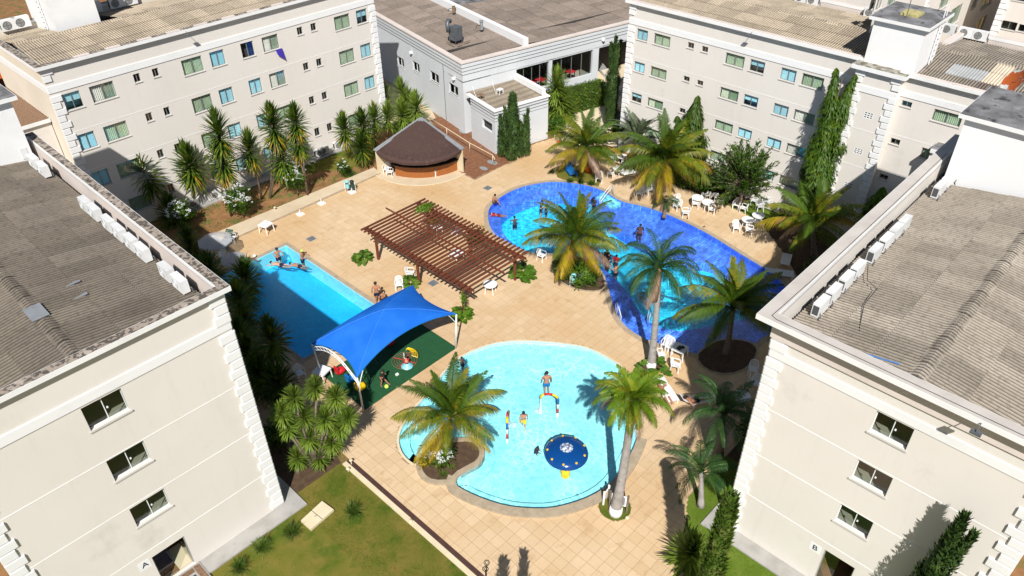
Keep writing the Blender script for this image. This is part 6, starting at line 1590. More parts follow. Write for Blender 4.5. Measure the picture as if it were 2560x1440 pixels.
# ================================================================== PLANTS
def frond_mesh(name, mat, th0, curve, L, ll, n=58, droop=.5, seed=0, w=.062, vee=.35, twist=0.0, tip=.35):
    """palm frond in its own frame: leaves the origin towards +x at elevation th0, arching down"""
    r = random.Random(seed); N_ = 12; pts = []; p = Vector((0, 0, 0)); side = r.uniform(-.15, .15)
    T = []
    for k in range(N_+1):
        t = k/N_; a = th0-curve*(t**1.25); d = Vector((cos(a)*cos(side*t), sin(side*t)*cos(a), sin(a))); pts.append(p.copy()); T.append(d); p = p+d*(L/N_)
    mb = MB(); mb.tube([tuple(q) for q in pts], [.045*(1-.85*k/N_) for k in range(N_+1)], 4)
    for i in range(n):
        t = .13+.87*(i+.5)/n; f = t*N_; k = min(int(f), N_-1); fr = f-k; b = pts[k].lerp(pts[k+1], fr); d = T[k]
        up = Vector((0, 0, 1)); sdir = d.cross(up)
        if sdir.length < .1: sdir = Vector((0, 1, 0))
        sdir.normalize(); nrm = sdir.cross(d).normalized()
        l = ll*(sin(pi*min(1, (t*.86+.12)))**.6)*(1-tip*max(0, t-.6)/.4)*r.uniform(.85, 1.08)
        for s_ in (-1, 1):
            if r.random() < .04: continue
            e = (sdir*s_*(1-.25*t)+d*(.55+.5*t)+nrm*(vee*(1-t)+r.uniform(-.1, .12))).normalized()
            q1 = b+e*l*.5+Vector((0, 0, -droop*l*.16)); q2 = q1+(e*l*.5+Vector((0, 0, -droop*l*r.uniform(.45, .75))))
            ww = d*w*.5
            mb.quad(b-ww*.8, b+ww*.8, q1+ww, q1-ww); mb.quad(q1-ww, q1+ww, q2)
    return mb.build(name, mat, mesh_only=True)
def species(prefix, specs):
    return [[frond_mesh('frond', *s_[1:], seed=s_[0]*7+k) for k in range(2)] for s_ in specs]
COCO = [ # (elevation class, meshes)
 (78, [frond_mesh('frond', m_, radians(86), .75, 2.9, .60, seed=k, droop=.35, w=.05) for k, m_ in enumerate(('frond_green', 'frond_mid'))]),
 (50, [frond_mesh('frond', m_, radians(64), 1.2, 3.1, .66, seed=10+k, droop=.7, w=.05) for k, m_ in enumerate(('frond_green', 'frond_mid', 'frond_green'))]),
 (25, [frond_mesh('frond', m_, radians(42), 1.5, 3.2, .70, seed=20+k, droop=1.15, w=.048, vee=.2) for k, m_ in enumerate(('frond_mid', 'frond_green', 'frond_mid'))]),
 (0, [frond_mesh('frond', m_, radians(18), 1.3, 3.1, .64, seed=30+k, droop=1.5, w=.046, vee=.05) for k, m_ in enumerate(('frond_yellow', 'frond_mid', 'frond_yellow'))]),
 (-30, [frond_mesh('frond', m_, radians(-22), .8, 2.6, .5, seed=40+k, droop=1.5, w=.045, vee=0) for k, m_ in enumerate(('frond_yellow', 'frond_yellow', 'frond_dry'))])]
QUEEN = [
 (78, [frond_mesh('frond', 'frond_dark', radians(80), 1.7, 2.5, .52, seed=50+k, droop=.7, vee=.7, w=.034, n=54) for k in range(2)]),
 (45, [frond_mesh('frond', 'frond_dark', radians(55), 2.0, 2.6, .58, seed=60+k, droop=1.0, vee=.6, w=.034, n=56) for k in range(2)]),
 (15, [frond_mesh('frond', 'frond_dark', radians(28), 1.9, 2.6, .58, seed=70+k, droop=1.2, vee=.5, w=.034, n=56) for k in range(2)]),
 (-35, [frond_mesh('frond', m_, radians(-25), 1.1, 2.1, .5, seed=80+k, droop=1.2, vee=.2, w=.034, n=50) for k, m_ in enumerate(('frond_dry', 'frond_dark'))])]
SHAG = [
 (80, [frond_mesh('frond', 'frond_lime', radians(80), 1.4, 1.75, .5, seed=90+k, droop=.6, vee=.9, w=.036, n=60) for k in range(2)]),
 (48, [frond_mesh('frond', 'frond_lime', radians(52), 1.7, 1.9, .52, seed=100+k, droop=.8, vee=.9, w=.036, n=64) for k in range(2)]),
 (18, [frond_mesh('frond', m_, radians(25), 1.7, 2.0, .5, seed=110+k, droop=1.0, vee=.7, w=.036, n=62) for k, m_ in enumerate(('frond_lime', 'frond_mid'))]),
 (-30, [frond_mesh('frond', m_, radians(-15), 1.2, 1.8, .42, seed=120+k, droop=1.2, vee=.3, w=.034, n=54) for k, m_ in enumerate(('frond_mid', 'frond_dry'))])]
DATE = [
 (75, [frond_mesh('frond', 'frond_blue', radians(78), .8, 2.7, .42, seed=130+k, droop=.15, vee=.6, w=.045, n=56) for k in range(2)]),
 (45, [frond_mesh('frond', 'frond_blue', radians(52), 1.2, 2.7, .44, seed=140+k, droop=.2, vee=.6, w=.045, n=56) for k in range(2)]),
 (15, [frond_mesh('frond', m_, radians(25), 1.2, 2.5, .42, seed=150+k, droop=.4, vee=.4, w=.045, n=50) for k, m_ in enumerate(('frond_blue', 'frond_blue'))])]
PRND = random.Random(11)
def crown(t, top, kinds, counts, scale=1.0, phase=0.0, spread=1.0):
    base = wloc(t); i = 0
    for (el, meshes), n_ in zip(kinds, counts):
        for k in range(n_):
            a = phase+2*pi*(k+.5*(i % 2))/max(1, n_)+PRND.uniform(-.22, .22)
            o = link('frond', meshes[PRND.randrange(len(meshes))], t, loc=Vector(top)-base+Vector((cos(a)*.06, sin(a)*.06, PRND.uniform(-.08, .08))), rot=(PRND.uniform(-.25, .25), PRND.uniform(-.12, .12), a))
            s_ = scale*PRND.uniform(.88, 1.1); o.scale = (s_, s_, s_)
        i += 1
def palm(bx, by, tx, ty, kinds, counts, label, cat='palm tree', scale=1.0, r0=.19, r1=.12, mat='trunk', h=None, paint=False, phase=0, extras=None, g=None, bulge=1.5):
    b = G(bx, by) if g is None else Vector(g); hh = h or HT(b, tx, ty); d = ray(tx, ty); s_ = (hh-CH)/d.z; top = Vector((d.x*s_, d.y*s_, hh))
    if (top-Vector((b.x, b.y, hh))).length > 1.6: top = Vector((b.x, b.y, hh))+(top-Vector((b.x, b.y, hh))).normalized()*1.2
    t = thing('palm_tree', label, cat, (b.x, b.y, 0)); n_ = max(6, int(hh*4)); pts = []; rr = []
    for k in range(n_+1):
        u = k/n_; p = Vector((b.x, b.y, 0)).lerp(top, u); p.x += .12*sin(u*2.6)*(hh/6); pts.append((p.x, p.y, p.z)); rr.append((r0*(1+(bulge-1)*(1-u)**6)*(1-u)+r1*u)*(1+.05*(k % 2)))
    MB().tube(pts, rr, 10).build('trunk', mat, t, smooth=True)
    top = Vector(pts[-1])
    if paint:
        k_ = max(2, int(n_*.62/hh)); pp = [Vector(p) for p in pts[:k_+1]]; MB().tube([tuple(p) for p in pp], [q+.012 for q in rr[:k_+1]], 12).build('painted_base', 'limewash', t, smooth=True)
    crown(t, top, kinds, counts, scale, phase)
    return t, top
# coconut palms
palm(1115,1128,1127,1042, COCO, (5,7,7,5,2), 'coconut palm on the stone island of the kids pool', scale=1.0, r0=.2, h=2.75, phase=.3)
palm(1432,668,1437,600, COCO, (6,8,8,6,3), 'large coconut palm in the bed between pergola and leisure pool', scale=1.22, h=2.7, phase=.9)
palm(1447,428,1462,372, COCO, (5,7,7,6,3), 'coconut palm above the orange croton at the far pool rim', scale=1.15, h=2.6, phase=.1)
palm(1657,478,1662,405, COCO, (7,9,9,8,4), 'bushy coconut palm with hanging yellow fronds before the back right block', scale=1.32, h=3.0, phase=.5)
palm(2035,640,2030,560, COCO, (7,8,8,5,1), 'coconut palm half in shade by the right block with one long yellow frond', scale=1.15, h=3.1, phase=1.2)
palm(1815,885,1832,770, COCO, (6,8,8,5,1), 'coconut palm rising from the shaded round planter by the right block', scale=1.1, h=3.6, phase=.2)
t_, top_ = palm(1627,920,1645,672, QUEEN, (5,8,9,6), 'tall queen palm with white painted base and hanging fruit by the white tables', scale=1.08, r0=.20, r1=.15, mat='trunk_grey', paint=True)
MB().tube([(top_.x, top_.y, top_.z-2.2), (top_.x, top_.y, top_.z-.9), (top_.x, top_.y, top_.z+.05)], [.19, .24, .16], 10).build('dry_sheath', 'trunk_dry', t_, smooth=True)
for dx, dy, m_, dz in ((-.75, .35, 'blossom', -1.6), (.45, -.15, 'trunk_dry', -2.1)):
    mb = MB(); rg = random.Random(int(dx*100))
    for k in range(420):
        a, e, r = rg.uniform(0, 2*pi), rg.uniform(-1.3, 1.3), rg.uniform(.1, .38); c = Vector((top_.x+dx, top_.y+dy, top_.z+dz))+Vector((r*cos(a)*cos(e), r*sin(a)*cos(e), r*sin(e)*1.35)); s_ = .05
        mb.quad(c, c+Vector((s_, 0, -.02)), c+Vector((s_*.5, s_, -.12)))
    mb.build('fruit_cluster', 'frond_mid' if m_ == 'blossom' else m_, t_)
t_, top_ = palm(1538,1283,1580,1000, SHAG, (8,11,11,7), 'tall shaggy lime green palm with white painted base beside the kids pool', scale=.93, r0=.22, r1=.16, mat='trunk_grey', paint=True)
MB().tube([(top_.x, top_.y, top_.z-1.5), (top_.x, top_.y, top_.z-.6), (top_.x, top_.y, top_.z+.05)], [.18, .27, .2], 10).build('dry_sheath', 'trunk_dry', t_, smooth=True)
palm(1752,1265,1752,1180, QUEEN[:3], (3,5,4), 'small young palm on the lawn strip beside the right block', scale=.78, r0=.14, r1=.1, mat='trunk_grey', h=2.2)
palm(1800,1135,1808,1035, QUEEN[:3], (4,6,6), 'leafy palm half in shade against the right block corner', scale=.95, r0=.14, h=3.0)
palm(0,0,1592,345, DATE, (8,12,10), 'stiff blue green date palm behind the far white table', scale=1.1, h=1.9, r0=.25, r1=.25, g=(50.2,33.4,0))
palm(1660,545,1665,500, QUEEN[2:], (9,5), 'low dark feathery palm at the rim of the leisure pool', scale=.5, h=.7, r0=.12)
# ---- sword leaved plants (dracaena, yucca)
def rosette(name, mat, n, L, w, lo=-50, hi=88, stem=0.0, seed=0, droop=.3, only=None):
    r = random.Random(seed); mb = MB()
    for k in range(n):
        u = (k+.5)/n; el = radians(lo+(hi-lo)*(u**.8)+r.uniform(-8, 8)); a = k*2.399963+r.uniform(-.2, .2); l = L*r.uniform(.8, 1.1)*(1 if el > 0 else .92)
        z0 = stem*(u-1)
        d = Vector((cos(a)*cos(el), sin(a)*cos(el), sin(el))); sd = Vector((-sin(a), cos(a), 0))*w*.5
        b = Vector((0, 0, z0)); m1 = b+d*l*.35; m2 = b+d*l*.72+Vector((0, 0, -droop*l*.12)); e = b+d*l+Vector((0, 0, -droop*l*.36))
        mb.quad(b-sd*.6, b+sd*.6, m1+sd, m1-sd); mb.quad(m1-sd, m1+sd, m2+sd*.75, m2-sd*.75); mb.quad(m2-sd*.75, m2+sd*.75, e)
    return mb.build(name, mat, mesh_only=True)
DRC = [rosette('leaf_crown', 'drac', 250, 1.15, .095, -55, 86, 1.35, seed=k, droop=.4) for k in range(3)]
DRY = [rosette('yellow_leaves', 'drac_yellow', 46, 1.05, .085, -72, -25, .3, seed=20+k, droop=.5) for k in range(2)]
YUC = [rosette('leaf_crown', 'yucca', 230, .78, .06, -60, 88, .3, seed=40+k, droop=.12) for k in range(3)]
YUB = [rosette('leaf_crown', 'yucca', 230, 1.05, .08, -60, 88, 1.0, seed=50+k, droop=.25) for k in range(2)]
def dracaena(bx, by, heads, label, crowns=DRC, yellow=True, sc=1.0, mat='trunk', cat='dracaena', r=.07, g=None):
    if crowns is not YUC and sc > .6: sc *= 1.3
    """heads: (px,py) pixel centres of the leaf crowns above one base"""
    b = G(bx, by) if g is None else Vector(g); t = thing('dracaena', label, cat, (b.x, b.y, 0))
    for k, (hx, hy) in enumerate(heads):
        h = HT(b, hx, hy); d = ray(hx, hy); s_ = (h-CH)/d.z; top = Vector((d.x*s_, d.y*s_, h)); top.z = max(.4, top.z)
        mid = Vector((b.x, b.y, 0)).lerp(top, .5); mid.x += PRND.uniform(-.1, .1)
        MB().tube([(b.x, b.y, 0), tuple(mid), tuple(top+Vector((0, 0, -.1)))], [r*1.3, r, r*.8], 6).build('trunk', mat, t, smooth=True)
        o = link('leaf_crown', crowns[(k+int(bx)) % len(crowns)], t, loc=top-Vector((b.x, b.y, 0))+Vector((0, 0, .25*sc)), rot=(PRND.uniform(-.1, .1), PRND.uniform(-.1, .1), PRND.uniform(0, 6.28))); s2 = sc*PRND.uniform(.9, 1.08); o.scale = (s2,)*3
        if yellow:
            o = link('yellow_leaves', DRY[k % 2], t, loc=top-Vector((b.x, b.y, 0))+Vector((0, 0, -.75*sc)), rot=(0, 0, PRND.uniform(0, 6.28))); o.scale = (sc,)*3
    return t
dracaena(385,545,[(357,425)],'dark dracaena half in shade left of the row before the back left block', sc=1.15, yellow=False)
dracaena(487,520,[(470,398)],'leafy dracaena above the leftmost flowering bush', sc=1.08)
dracaena(578,540,[(543,318),(551,390)],'twin headed dracaena behind the middle flowering bush', sc=1.05)
dracaena(655,497,[(622,360)],'slender leaning dracaena right of the twin headed one', sc=1.0)
dracaena(676,495,[(700,375),(680,300)],'dracaena with two stacked crowns and a forked trunk', sc=1.08)
dracaena(770,490,[(737,292),(742,345)],'dracaena with yellowed lower leaves beside the right flowering bush', sc=.88)
dracaena(895,410,[(858,312)],'dracaena at the left of the cluster beside the kiosk', sc=.9)
dracaena(915,405,[(905,305)],'tall dracaena in the middle of the kiosk cluster', sc=1.0)
dracaena(905,420,[(900,355)],'low yellow edged dracaena beside the kiosk wall', sc=.85)
dracaena(940,370,[(935,290)],'green dracaena behind the kiosk roof, left one', crowns=YUB, yellow=False, sc=1.0)
dracaena(970,350,[(968,285)],'green dracaena behind the kiosk roof, second one', crowns=YUB, yellow=False, sc=1.0)
dracaena(1010,330,[(1005,280)],'green dracaena behind the kiosk roof, third one', crowns=YUB, yellow=False, sc=1.0)
dracaena(1045,330,[(1040,262)],'rightmost dracaena beside the lane behind the kiosk', crowns=YUB, yellow=False, sc=1.0)
dracaena(965,300,[(960,238)],'yucca with cream flowers near the corner quoins of the back left block', crowns=YUB, yellow=False, sc=.95)
dracaena(1005,290,[(1003,225)],'farthest yucca at the mouth of the dark lane', crowns=YUB, yellow=False, sc=.95)
dracaena(1020,300,[(1018,250)],'yucca between lane and kiosk cluster, middle height', crowns=YUB, yellow=False, sc=.9)
dracaena(870,440,[(872,428)],'low sprouting dracaena in the soil left of the kiosk', sc=.55, yellow=False)
# cypress in the left alley in the shade of block A
for k, (bx, by, hx, hy, s_) in enumerate(((625,745,612,688,1.0),(600,800,595,742,1.0),(612,850,608,795,.9),(680,960,675,835,1.0),(640,935,622,880,1.0),(610,900,600,840,.9),(650,985,645,930,1.0),(700,1000,690,950,.9),(480,640,470,600,1.0),(430,560,425,520,1.0),(535,700,525,668,.9))):
    dracaena(bx, by, [(hx, hy)], 'dark dracaena in the shaded alley of the left block, %s of the alley row' % (ORD[k]), sc=s_, yellow=False)
# yucca clump
YH = [(735,1000),(790,975),(840,1000),(760,1045),(815,1050),(870,1050),(720,1075),(775,1100),(830,1110),(745,1150),(800,1150),(850,1075),(705,1040)]
dracaena(790,1175,YH,'big many headed yucca clump at the corner of the lawn with cream blossoms', crowns=YUC, yellow=False, sc=.98, cat='yucca', r=.06)
for k, (x, y) in enumerate(((795, 968), (712, 1076), (722, 325))):
    q = G(790, 1150, 2.2) if k < 2 else G(722, 325, 4); d = ray(x, y); z = 2.9 if k < 2 else 4; s_ = (z-CH)/d.z; c = Vector((d.x*s_, d.y*s_, z)); mb = MB(); rg = random.Random(k)
    if k == 2: break
    for j in range(160):
        v = Vector((rg.gauss(0, .1), rg.gauss(0, .1), rg.uniform(-.15, .3))); mb.quad(c+v, c+v+Vector((.05, 0, .01)), c+v+Vector((.03, .05, .02)))
    o = mb.build('yucca_blossom', 'blossom'); tag(o, 'cream blossom spike on the yucca clump, %s' % ('upper one' if k == 0 else 'left one'), 'flower')
# yucca by the annex
dracaena(1402,300,[(1392,205),(1400,240),(1415,270),(1385,265)],'large yucca between the annex and the hedge', crowns=YUB, yellow=False, sc=1.15, cat='yucca')
# ---- leaf volumes
def leafcloud(name, mat, n, shape, size, seed=0, down=0.0, parent=None, aspect=1.6, clump=None):
    r = random.Random(seed); mb = MB(); k = 0
    while k < n:
        p, nrm = shape(r)
        if p is None: continue
        a = r.uniform(0, 2*pi); e = r.uniform(-.6, 1.0)
        u = Vector((cos(a)*cos(e), sin(a)*cos(e), sin(e)-down)).normalized(); v = u.cross(nrm if nrm is not None and abs(u.dot(nrm)) < .95 else Vector((0, 0, 1)))
        if v.length < .05: continue
        v.normalize(); s_ = size*r.uniform(.6, 1.3); m_ = p+u*s_*aspect*.5
        mb.quad(p, m_+v*s_*.32, p+u*s_*aspect, m_-v*s_*.32); k += 1
    return mb.build(name, mat, parent)
def ellip(c, rx, ry, rz, shell=.55, gaps=0, seed=0):
    rg = random.Random(seed); holes = [Vector((rg.gauss(0, 1), rg.gauss(0, 1), rg.gauss(0, 1))).normalized() for _ in range(gaps)]
    def f(r):
        v = Vector((r.gauss(0, 1), r.gauss(0, 1), r.gauss(0, 1))).normalized()
        bump = 1+.16*sin(v.x*5+seed)*cos(v.y*6+seed*2)+.12*sin(v.z*7+v.x*3)
        for h_ in holes:
            if v.dot(h_) > .93 and r.random() < .85: return None, None
        q = r.uniform(shell, 1)*bump; return Vector((c[0]+v.x*rx*q, c[1]+v.y*ry*q, c[2]+v.z*rz*q)), v
    return f
def shrub(px_, py_, rx, rz, label, mat='bush', n=900, size=.11, flowers=0, cat='shrub', name='shrub', seed=1, g=None, z=None, fm='petal', trunk=True, core=True):
    b = G(px_, py_) if g is None else Vector(g); t = thing(name, label, cat, (b.x, b.y, 0)); zc = z if z is not None else rz*.9
    c = (b.x, b.y, zc)
    if trunk: MB().tube([(b.x, b.y, -.03), (b.x+.05, b.y, zc)], [.05, .03], 5).build('stem', 'trunk', t)
    leafcloud('foliage', mat, n, ellip(c, rx, rx, rz, .45, 3, seed), size, seed, parent=t)
    if flowers:
        r = random.Random(seed+5); mb = MB()
        for k in range(flowers):
            v = Vector((r.gauss(0, 1), r.gauss(0, 1), abs(r.gauss(0, 1))*.8-.1)).normalized(); v = (v+Vector((-.5, -.5, .35))).normalized()
            p = Vector((c[0]+v.x*rx*1.05, c[1]+v.y*rx*1.05, c[2]+v.z*rz*1.05))
            for j in range(r.randrange(4, 8)):
                q = p+Vector((r.gauss(0, .07), r.gauss(0, .07), r.gauss(0, .05))); s_ = r.uniform(.05, .09)
                for m_ in range(3):
                    a = m_*2.1+r.random(); mb.quad(q, q+Vector((cos(a)*s_, sin(a)*s_, .02)), q+Vector((cos(a+.9)*s_, sin(a+.9)*s_, .03)))
        mb.build('blossoms', fm, t)
    return t
shrub(465,575,.95,1.1,'white flowering bush leftmost in the red soil bed', n=1500, size=.16, flowers=34, seed=2, name='flowering_bush', z=1.4)
shrub(608,545,1.05,1.2,'white flowering bush in the middle of the red soil bed', n=1700, size=.16, flowers=42, seed=3, name='flowering_bush', z=1.6)
shrub(745,487,1.05,1.2,'white flowering bush at the right of the dracaena row', n=1700, size=.16, flowers=44, seed=4, name='flowering_bush', z=1.7)
shrub(860,440,.5,.8,'small white flowering bush near the kiosk', n=600, size=.13, flowers=6, seed=5, name='flowering_bush')
shrub(1098,1165,.75,.75,'white flowering oleander on the kids pool island', n=1500, size=.15, flowers=20, seed=6, name='flowering_bush', z=.95)
shrub(1060,1165,.28,.3,'yellow leaved croton at the left of the kids pool island', mat='frond_yellow', n=260, size=.12, seed=7, name='croton_bush')
shrub(1470,432,.58,.55,'orange red croton bush at the far rim of the leisure pool', mat='croton', n=900, size=.14, seed=8, name='croton_bush', z=.55)
shrub(1455,700,1.25,.7,'dark green shrub mass under the big coconut palm', n=2600, size=.15, seed=9, z=.6)
shrub(1470,690,.7,.6,'lime tinged shrub at the right of the planting bed by the big coconut', mat='bush_lime', n=900, size=.13, seed=10, z=.85)
shrub(1400,690,.5,.8,'dark shrub behind the white chair by the coconut bed', n=700, size=.13, seed=11)
for k, (x, y, s_, lab, m_) in enumerate(((908,650,.52,'broad leaved plant at the near left post of the pergola','banana'),(1025,712,.5,'broad leaved plant at the near middle post of the pergola','banana'),(1305,690,.68,'large broad leaved plant at the right corner post of the pergola','banana'),(1155,790,.52,'broad leaved climber at the near right post of the pergola','bush_lime'),(1630,935,.75,'broad leaved taro plants around the tall painted palm','banana'))):
    b = G(x, y); t = thing('broadleaf_plant', lab, 'plant', (b.x, b.y, 0)); rg = random.Random(k+60)
    nl = 90 if k < 4 else 44
    lm = []
    for j in range(nl):
        a = rg.uniform(0, 2*pi); rr_ = s_*sqrt(rg.random()); e = rg.uniform(.1, 1.2); l = rg.uniform(.3, .46)*(1.2 if k in (2, 4) else 1)
        if k == 4 and rr_ < .3: rr_ = .35+rr_
        h = s_*1.35*(1-(rr_/s_)**2*.7)*rg.uniform(.5, 1)
        p = Vector((cos(a)*rr_, sin(a)*rr_, h)); mb = MB(); d = Vector((cos(a)*cos(e), sin(a)*cos(e), sin(e)*.4-.15)).normalized(); sd = d.cross(Vector((0, 0, 1))).normalized()*l*.36; dn_ = Vector((0, 0, -.05))
        mb.quad(p, p+d*l*.35+sd+dn_, p+d*l*.8+sd*.7+dn_*2, p+d*l+dn_*3); mb.quad(p, p+d*l+dn_*3, p+d*l*.8-sd*.7+dn_*2, p+d*l*.35-sd+dn_)
        mb.v = [(q[0]+b.x, q[1]+b.y, q[2]) for q in mb.v]; mb.build('leaf', m_ if j % 4 else 'bush', t)
# creepers over the pergola
for k, (x, y, z, rx, ry, lab, m_, n_) in enumerate(((1062,520,2.45,.9,.55,'lime creeper sprawled over the far corner slats of the pergola','bush_lime',700),(1085,545,1.2,.7,.7,'dark creeper under the far left of the pergola','bush',700),(1190,590,1.3,.9,.8,'dark creeper bush beneath the far middle of the pergola','bush',1100),(1158,745,1.5,.15,.15,'thin vine climbing the near right post of the pergola','bush_lime',120))):
    c = G(x, y, z); t = thing('creeper', lab, 'climbing plant', (c.x, c.y, 0)); leafcloud('foliage', m_, n_, ellip((c.x, c.y, z), rx, ry, .22 if k == 0 else .75, .2, 0, k), .12, 70+k, parent=t)
    MB().tube([(c.x, c.y, 0), (c.x+.1, c.y, z)], .025, 5).build('stem', 'trunk', t)
# hedge
hx0, hx1 = G(1425, 285), G(1512, 262)
hd = thing('hedge', 'clipped green hedge in front of the restaurant dining windows', 'hedge', tuple((hx0+hx1)/2))
dH = (hx1-hx0).normalized(); nH = Vector((-dH.y, dH.x, 0)); Lh = (hx1-hx0).length+.6
def hshape(r):
    u, v, z = r.uniform(0, Lh), r.uniform(0, 2.1), r.uniform(0, 1.9); f = r.randrange(4)
    if f == 0: v = 0
    elif f == 1: z = 1.9
    elif f == 2: u = 0 if r.random() < .5 else Lh
    p = hx0+dH*u+nH*(v-.1)+Vector((0, 0, z)); nn = (-nH, Vector((0, 0, 1)), dH, -nH)[f]; return p+nn*r.uniform(-.12, .08), nn
leafcloud('foliage', 'ashoka', 9000, hshape, .13, 5, .3, hd)
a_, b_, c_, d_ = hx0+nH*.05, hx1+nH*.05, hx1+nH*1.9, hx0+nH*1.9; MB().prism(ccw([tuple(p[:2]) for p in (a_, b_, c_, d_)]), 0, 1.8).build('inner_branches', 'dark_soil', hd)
# ---- columnar trees
def column(b, top, rad, label, mat='ashoka', n=5200, size=.24, down=1.6, cat='mast tree', name='mast_tree', prof=None, fork=None, seed=0, lean=(0, 0), asp=2.6):
    t = thing(name, label, cat, (b.x, b.y, 0)); MB().tube([(b.x, b.y, 0), (b.x+lean[0]*.5, b.y+lean[1]*.5, top*.5), (b.x+lean[0], b.y+lean[1], top*.95)], [.14, .1, .03], 7).build('trunk', 'trunk', t)
    prof = prof or (lambda u: .75+.35*sin(pi*min(1, u*1.1))-.75*max(0, u-.78)/.22)
    if fork is None: stems = [(0, 0, top)]
    else: stems = fork
    def f(r):
        dx, dy, tp = stems[r.randrange(len(stems))]; u = r.random(); a = r.uniform(0, 2*pi); R1 = rad*prof(u)*(1+.16*sin(a*3+u*9+seed)+.1*sin(u*31+a*2))*(1 if len(stems) == 1 or u < .6 else .62); q = r.uniform(.55, 1)**.5
        s_ = max(0, u-.55)/.45 if fork else 0
        if sin(a*2.3+u*17+seed)+sin(a*4.1-u*23) > 1.62: return None, None
        z = .25+u*(tp-.25); return Vector((b.x+dx*s_+lean[0]*u+cos(a)*R1*q, b.y+dy*s_+lean[1]*u+sin(a)*R1*q, z)), Vector((cos(a), sin(a), .1))
    leafcloud('crown', mat, n, f, size, seed, down, t, asp); return t
b = Vector((50.2, 18.0, 0)); column(b, 12.3, 1.05, 'very tall mast tree with forked tip before the back right block', fork=[(.1, -.75, 12.1), (-.2, .45, 12.3)], n=16000, seed=1, mat='ashoka', size=.14)
b = Vector((50.1, 28.5, 0)); column(b, 7.6, 1.25, 'broad drooping mast tree against the back right block windows', n=9000, size=.17, seed=2, fork=[(.0, -.2, 7.6), (-.3, 1.2, 5.6), (.0, -.2, 7.4)])
b = Vector((49.6, 13.3, 0)); column(b, 5.6, .75, 'short bright mast tree in the shaded corner by the stair tower', n=2200, seed=3, mat='ashoka_lime', size=.2)
b = G(1524, 318); column(b, 8.4, .55, 'tall narrow cypress with several pointed tips beside the dining terrace', mat='cypress', n=7500, size=.12, down=-1.5, cat='cypress', name='cypress_tree', seed=4, fork=[(0, 0, 8.4), (-.25, .3, 7.8), (.3, -.3, 8.0)], prof=lambda u: .8+.25*sin(pi*u)-.7*max(0, u-.8)/.2)
b = G(1283, 392); t = column(b, 5.7, .95, 'bushy arborvitae with candle like tips at the annex corner', mat='cypress', n=4200, size=.12, down=-1.5, cat='arborvitae', name='arborvitae_tree', seed=5, prof=lambda u: 1.15-.95*u)
for k, (dx, dy, h_, r_) in enumerate(((.75, -.7, 3.6, .35), (-.75, .75, 3.7, .33), (-.45, .5, 4.4, .32), (.45, -.45, 3.0, .4), (0, -.2, 5.2, .4), (-.6, -.3, 2.6, .45), (.5, .4, 2.8, .4), (.9, -.9, 4.2, .22))):
    def f(r, dx=dx, dy=dy, h_=h_, r_=r_): u = r.random(); a = r.uniform(0, 6.28); R1 = r_*(1.0-u*.85)*(1+.1*sin(a*4)); return Vector((b.x+dx+cos(a)*R1, b.y+dy+sin(a)*R1, .15+u*h_)), Vector((cos(a), sin(a), .3))
    leafcloud('branch_tip', 'cypress', 850, f, .11, 90+k, -1.5, t, 2.6)
# cypresses at the bottom right, against block B
b = G(2345, 1520); b = Vector((22.1, 1.0, 0)); hh = 6.0
for k, (x, y, top, rad, lab) in enumerate(((20.9, .55, 6.0, .52, 'brownish green cypress with split tip in front of block B, right corner of the photo'), (20.4, 2.2, 4.6, .5, 'cypress whose tip only shows low before block B'))):
    pass
def colpx(bx, by, tx, ty, rad, lab, **k):
    g = G(bx, by); h = HT(g, tx, ty); return column(g, h, rad, lab, **k)
column(Vector((22.35, .25, 0)), 9.0, .62, 'brownish green cypress with split tip in front of block B', mat='cypress', n=8000, size=.12, down=-1.6, cat='cypress', name='cypress_tree', seed=8, asp=2.6, fork=[(0, 0, 9.0), (.0, -.5, 8.4), (0, 0, 8.8)], prof=lambda u: 1.05-.2*u-.75*max(0, u-.7)/.3)
column(Vector((17.8, 6.5, 0)), 8.7, .5, 'tall leaning green conifer column beside the right block corner', mat='tuft', n=10000, size=.13, down=-1.4, cat='conifer', name='conifer_column', seed=9, prof=lambda u: 1.15-.8*u)
column(Vector((12.3, 11.4, 0)), 4.3, .38, 'slim wispy cypress just below the frame whose shadow reaches the paving, right one', mat='cypress', n=1500, size=.12, down=-1.6, cat='cypress', name='cypress_tree', seed=12, prof=lambda u: 1.05-.8*u)
column(Vector((11.6, 12.0, 0)), 4.1, .42, 'slim wispy cypress just below the frame whose shadow reaches the paving, left one', mat='cypress', n=1500, size=.12, down=-1.6, cat='cypress', name='cypress_tree', seed=13, prof=lambda u: 1.05-.8*u)
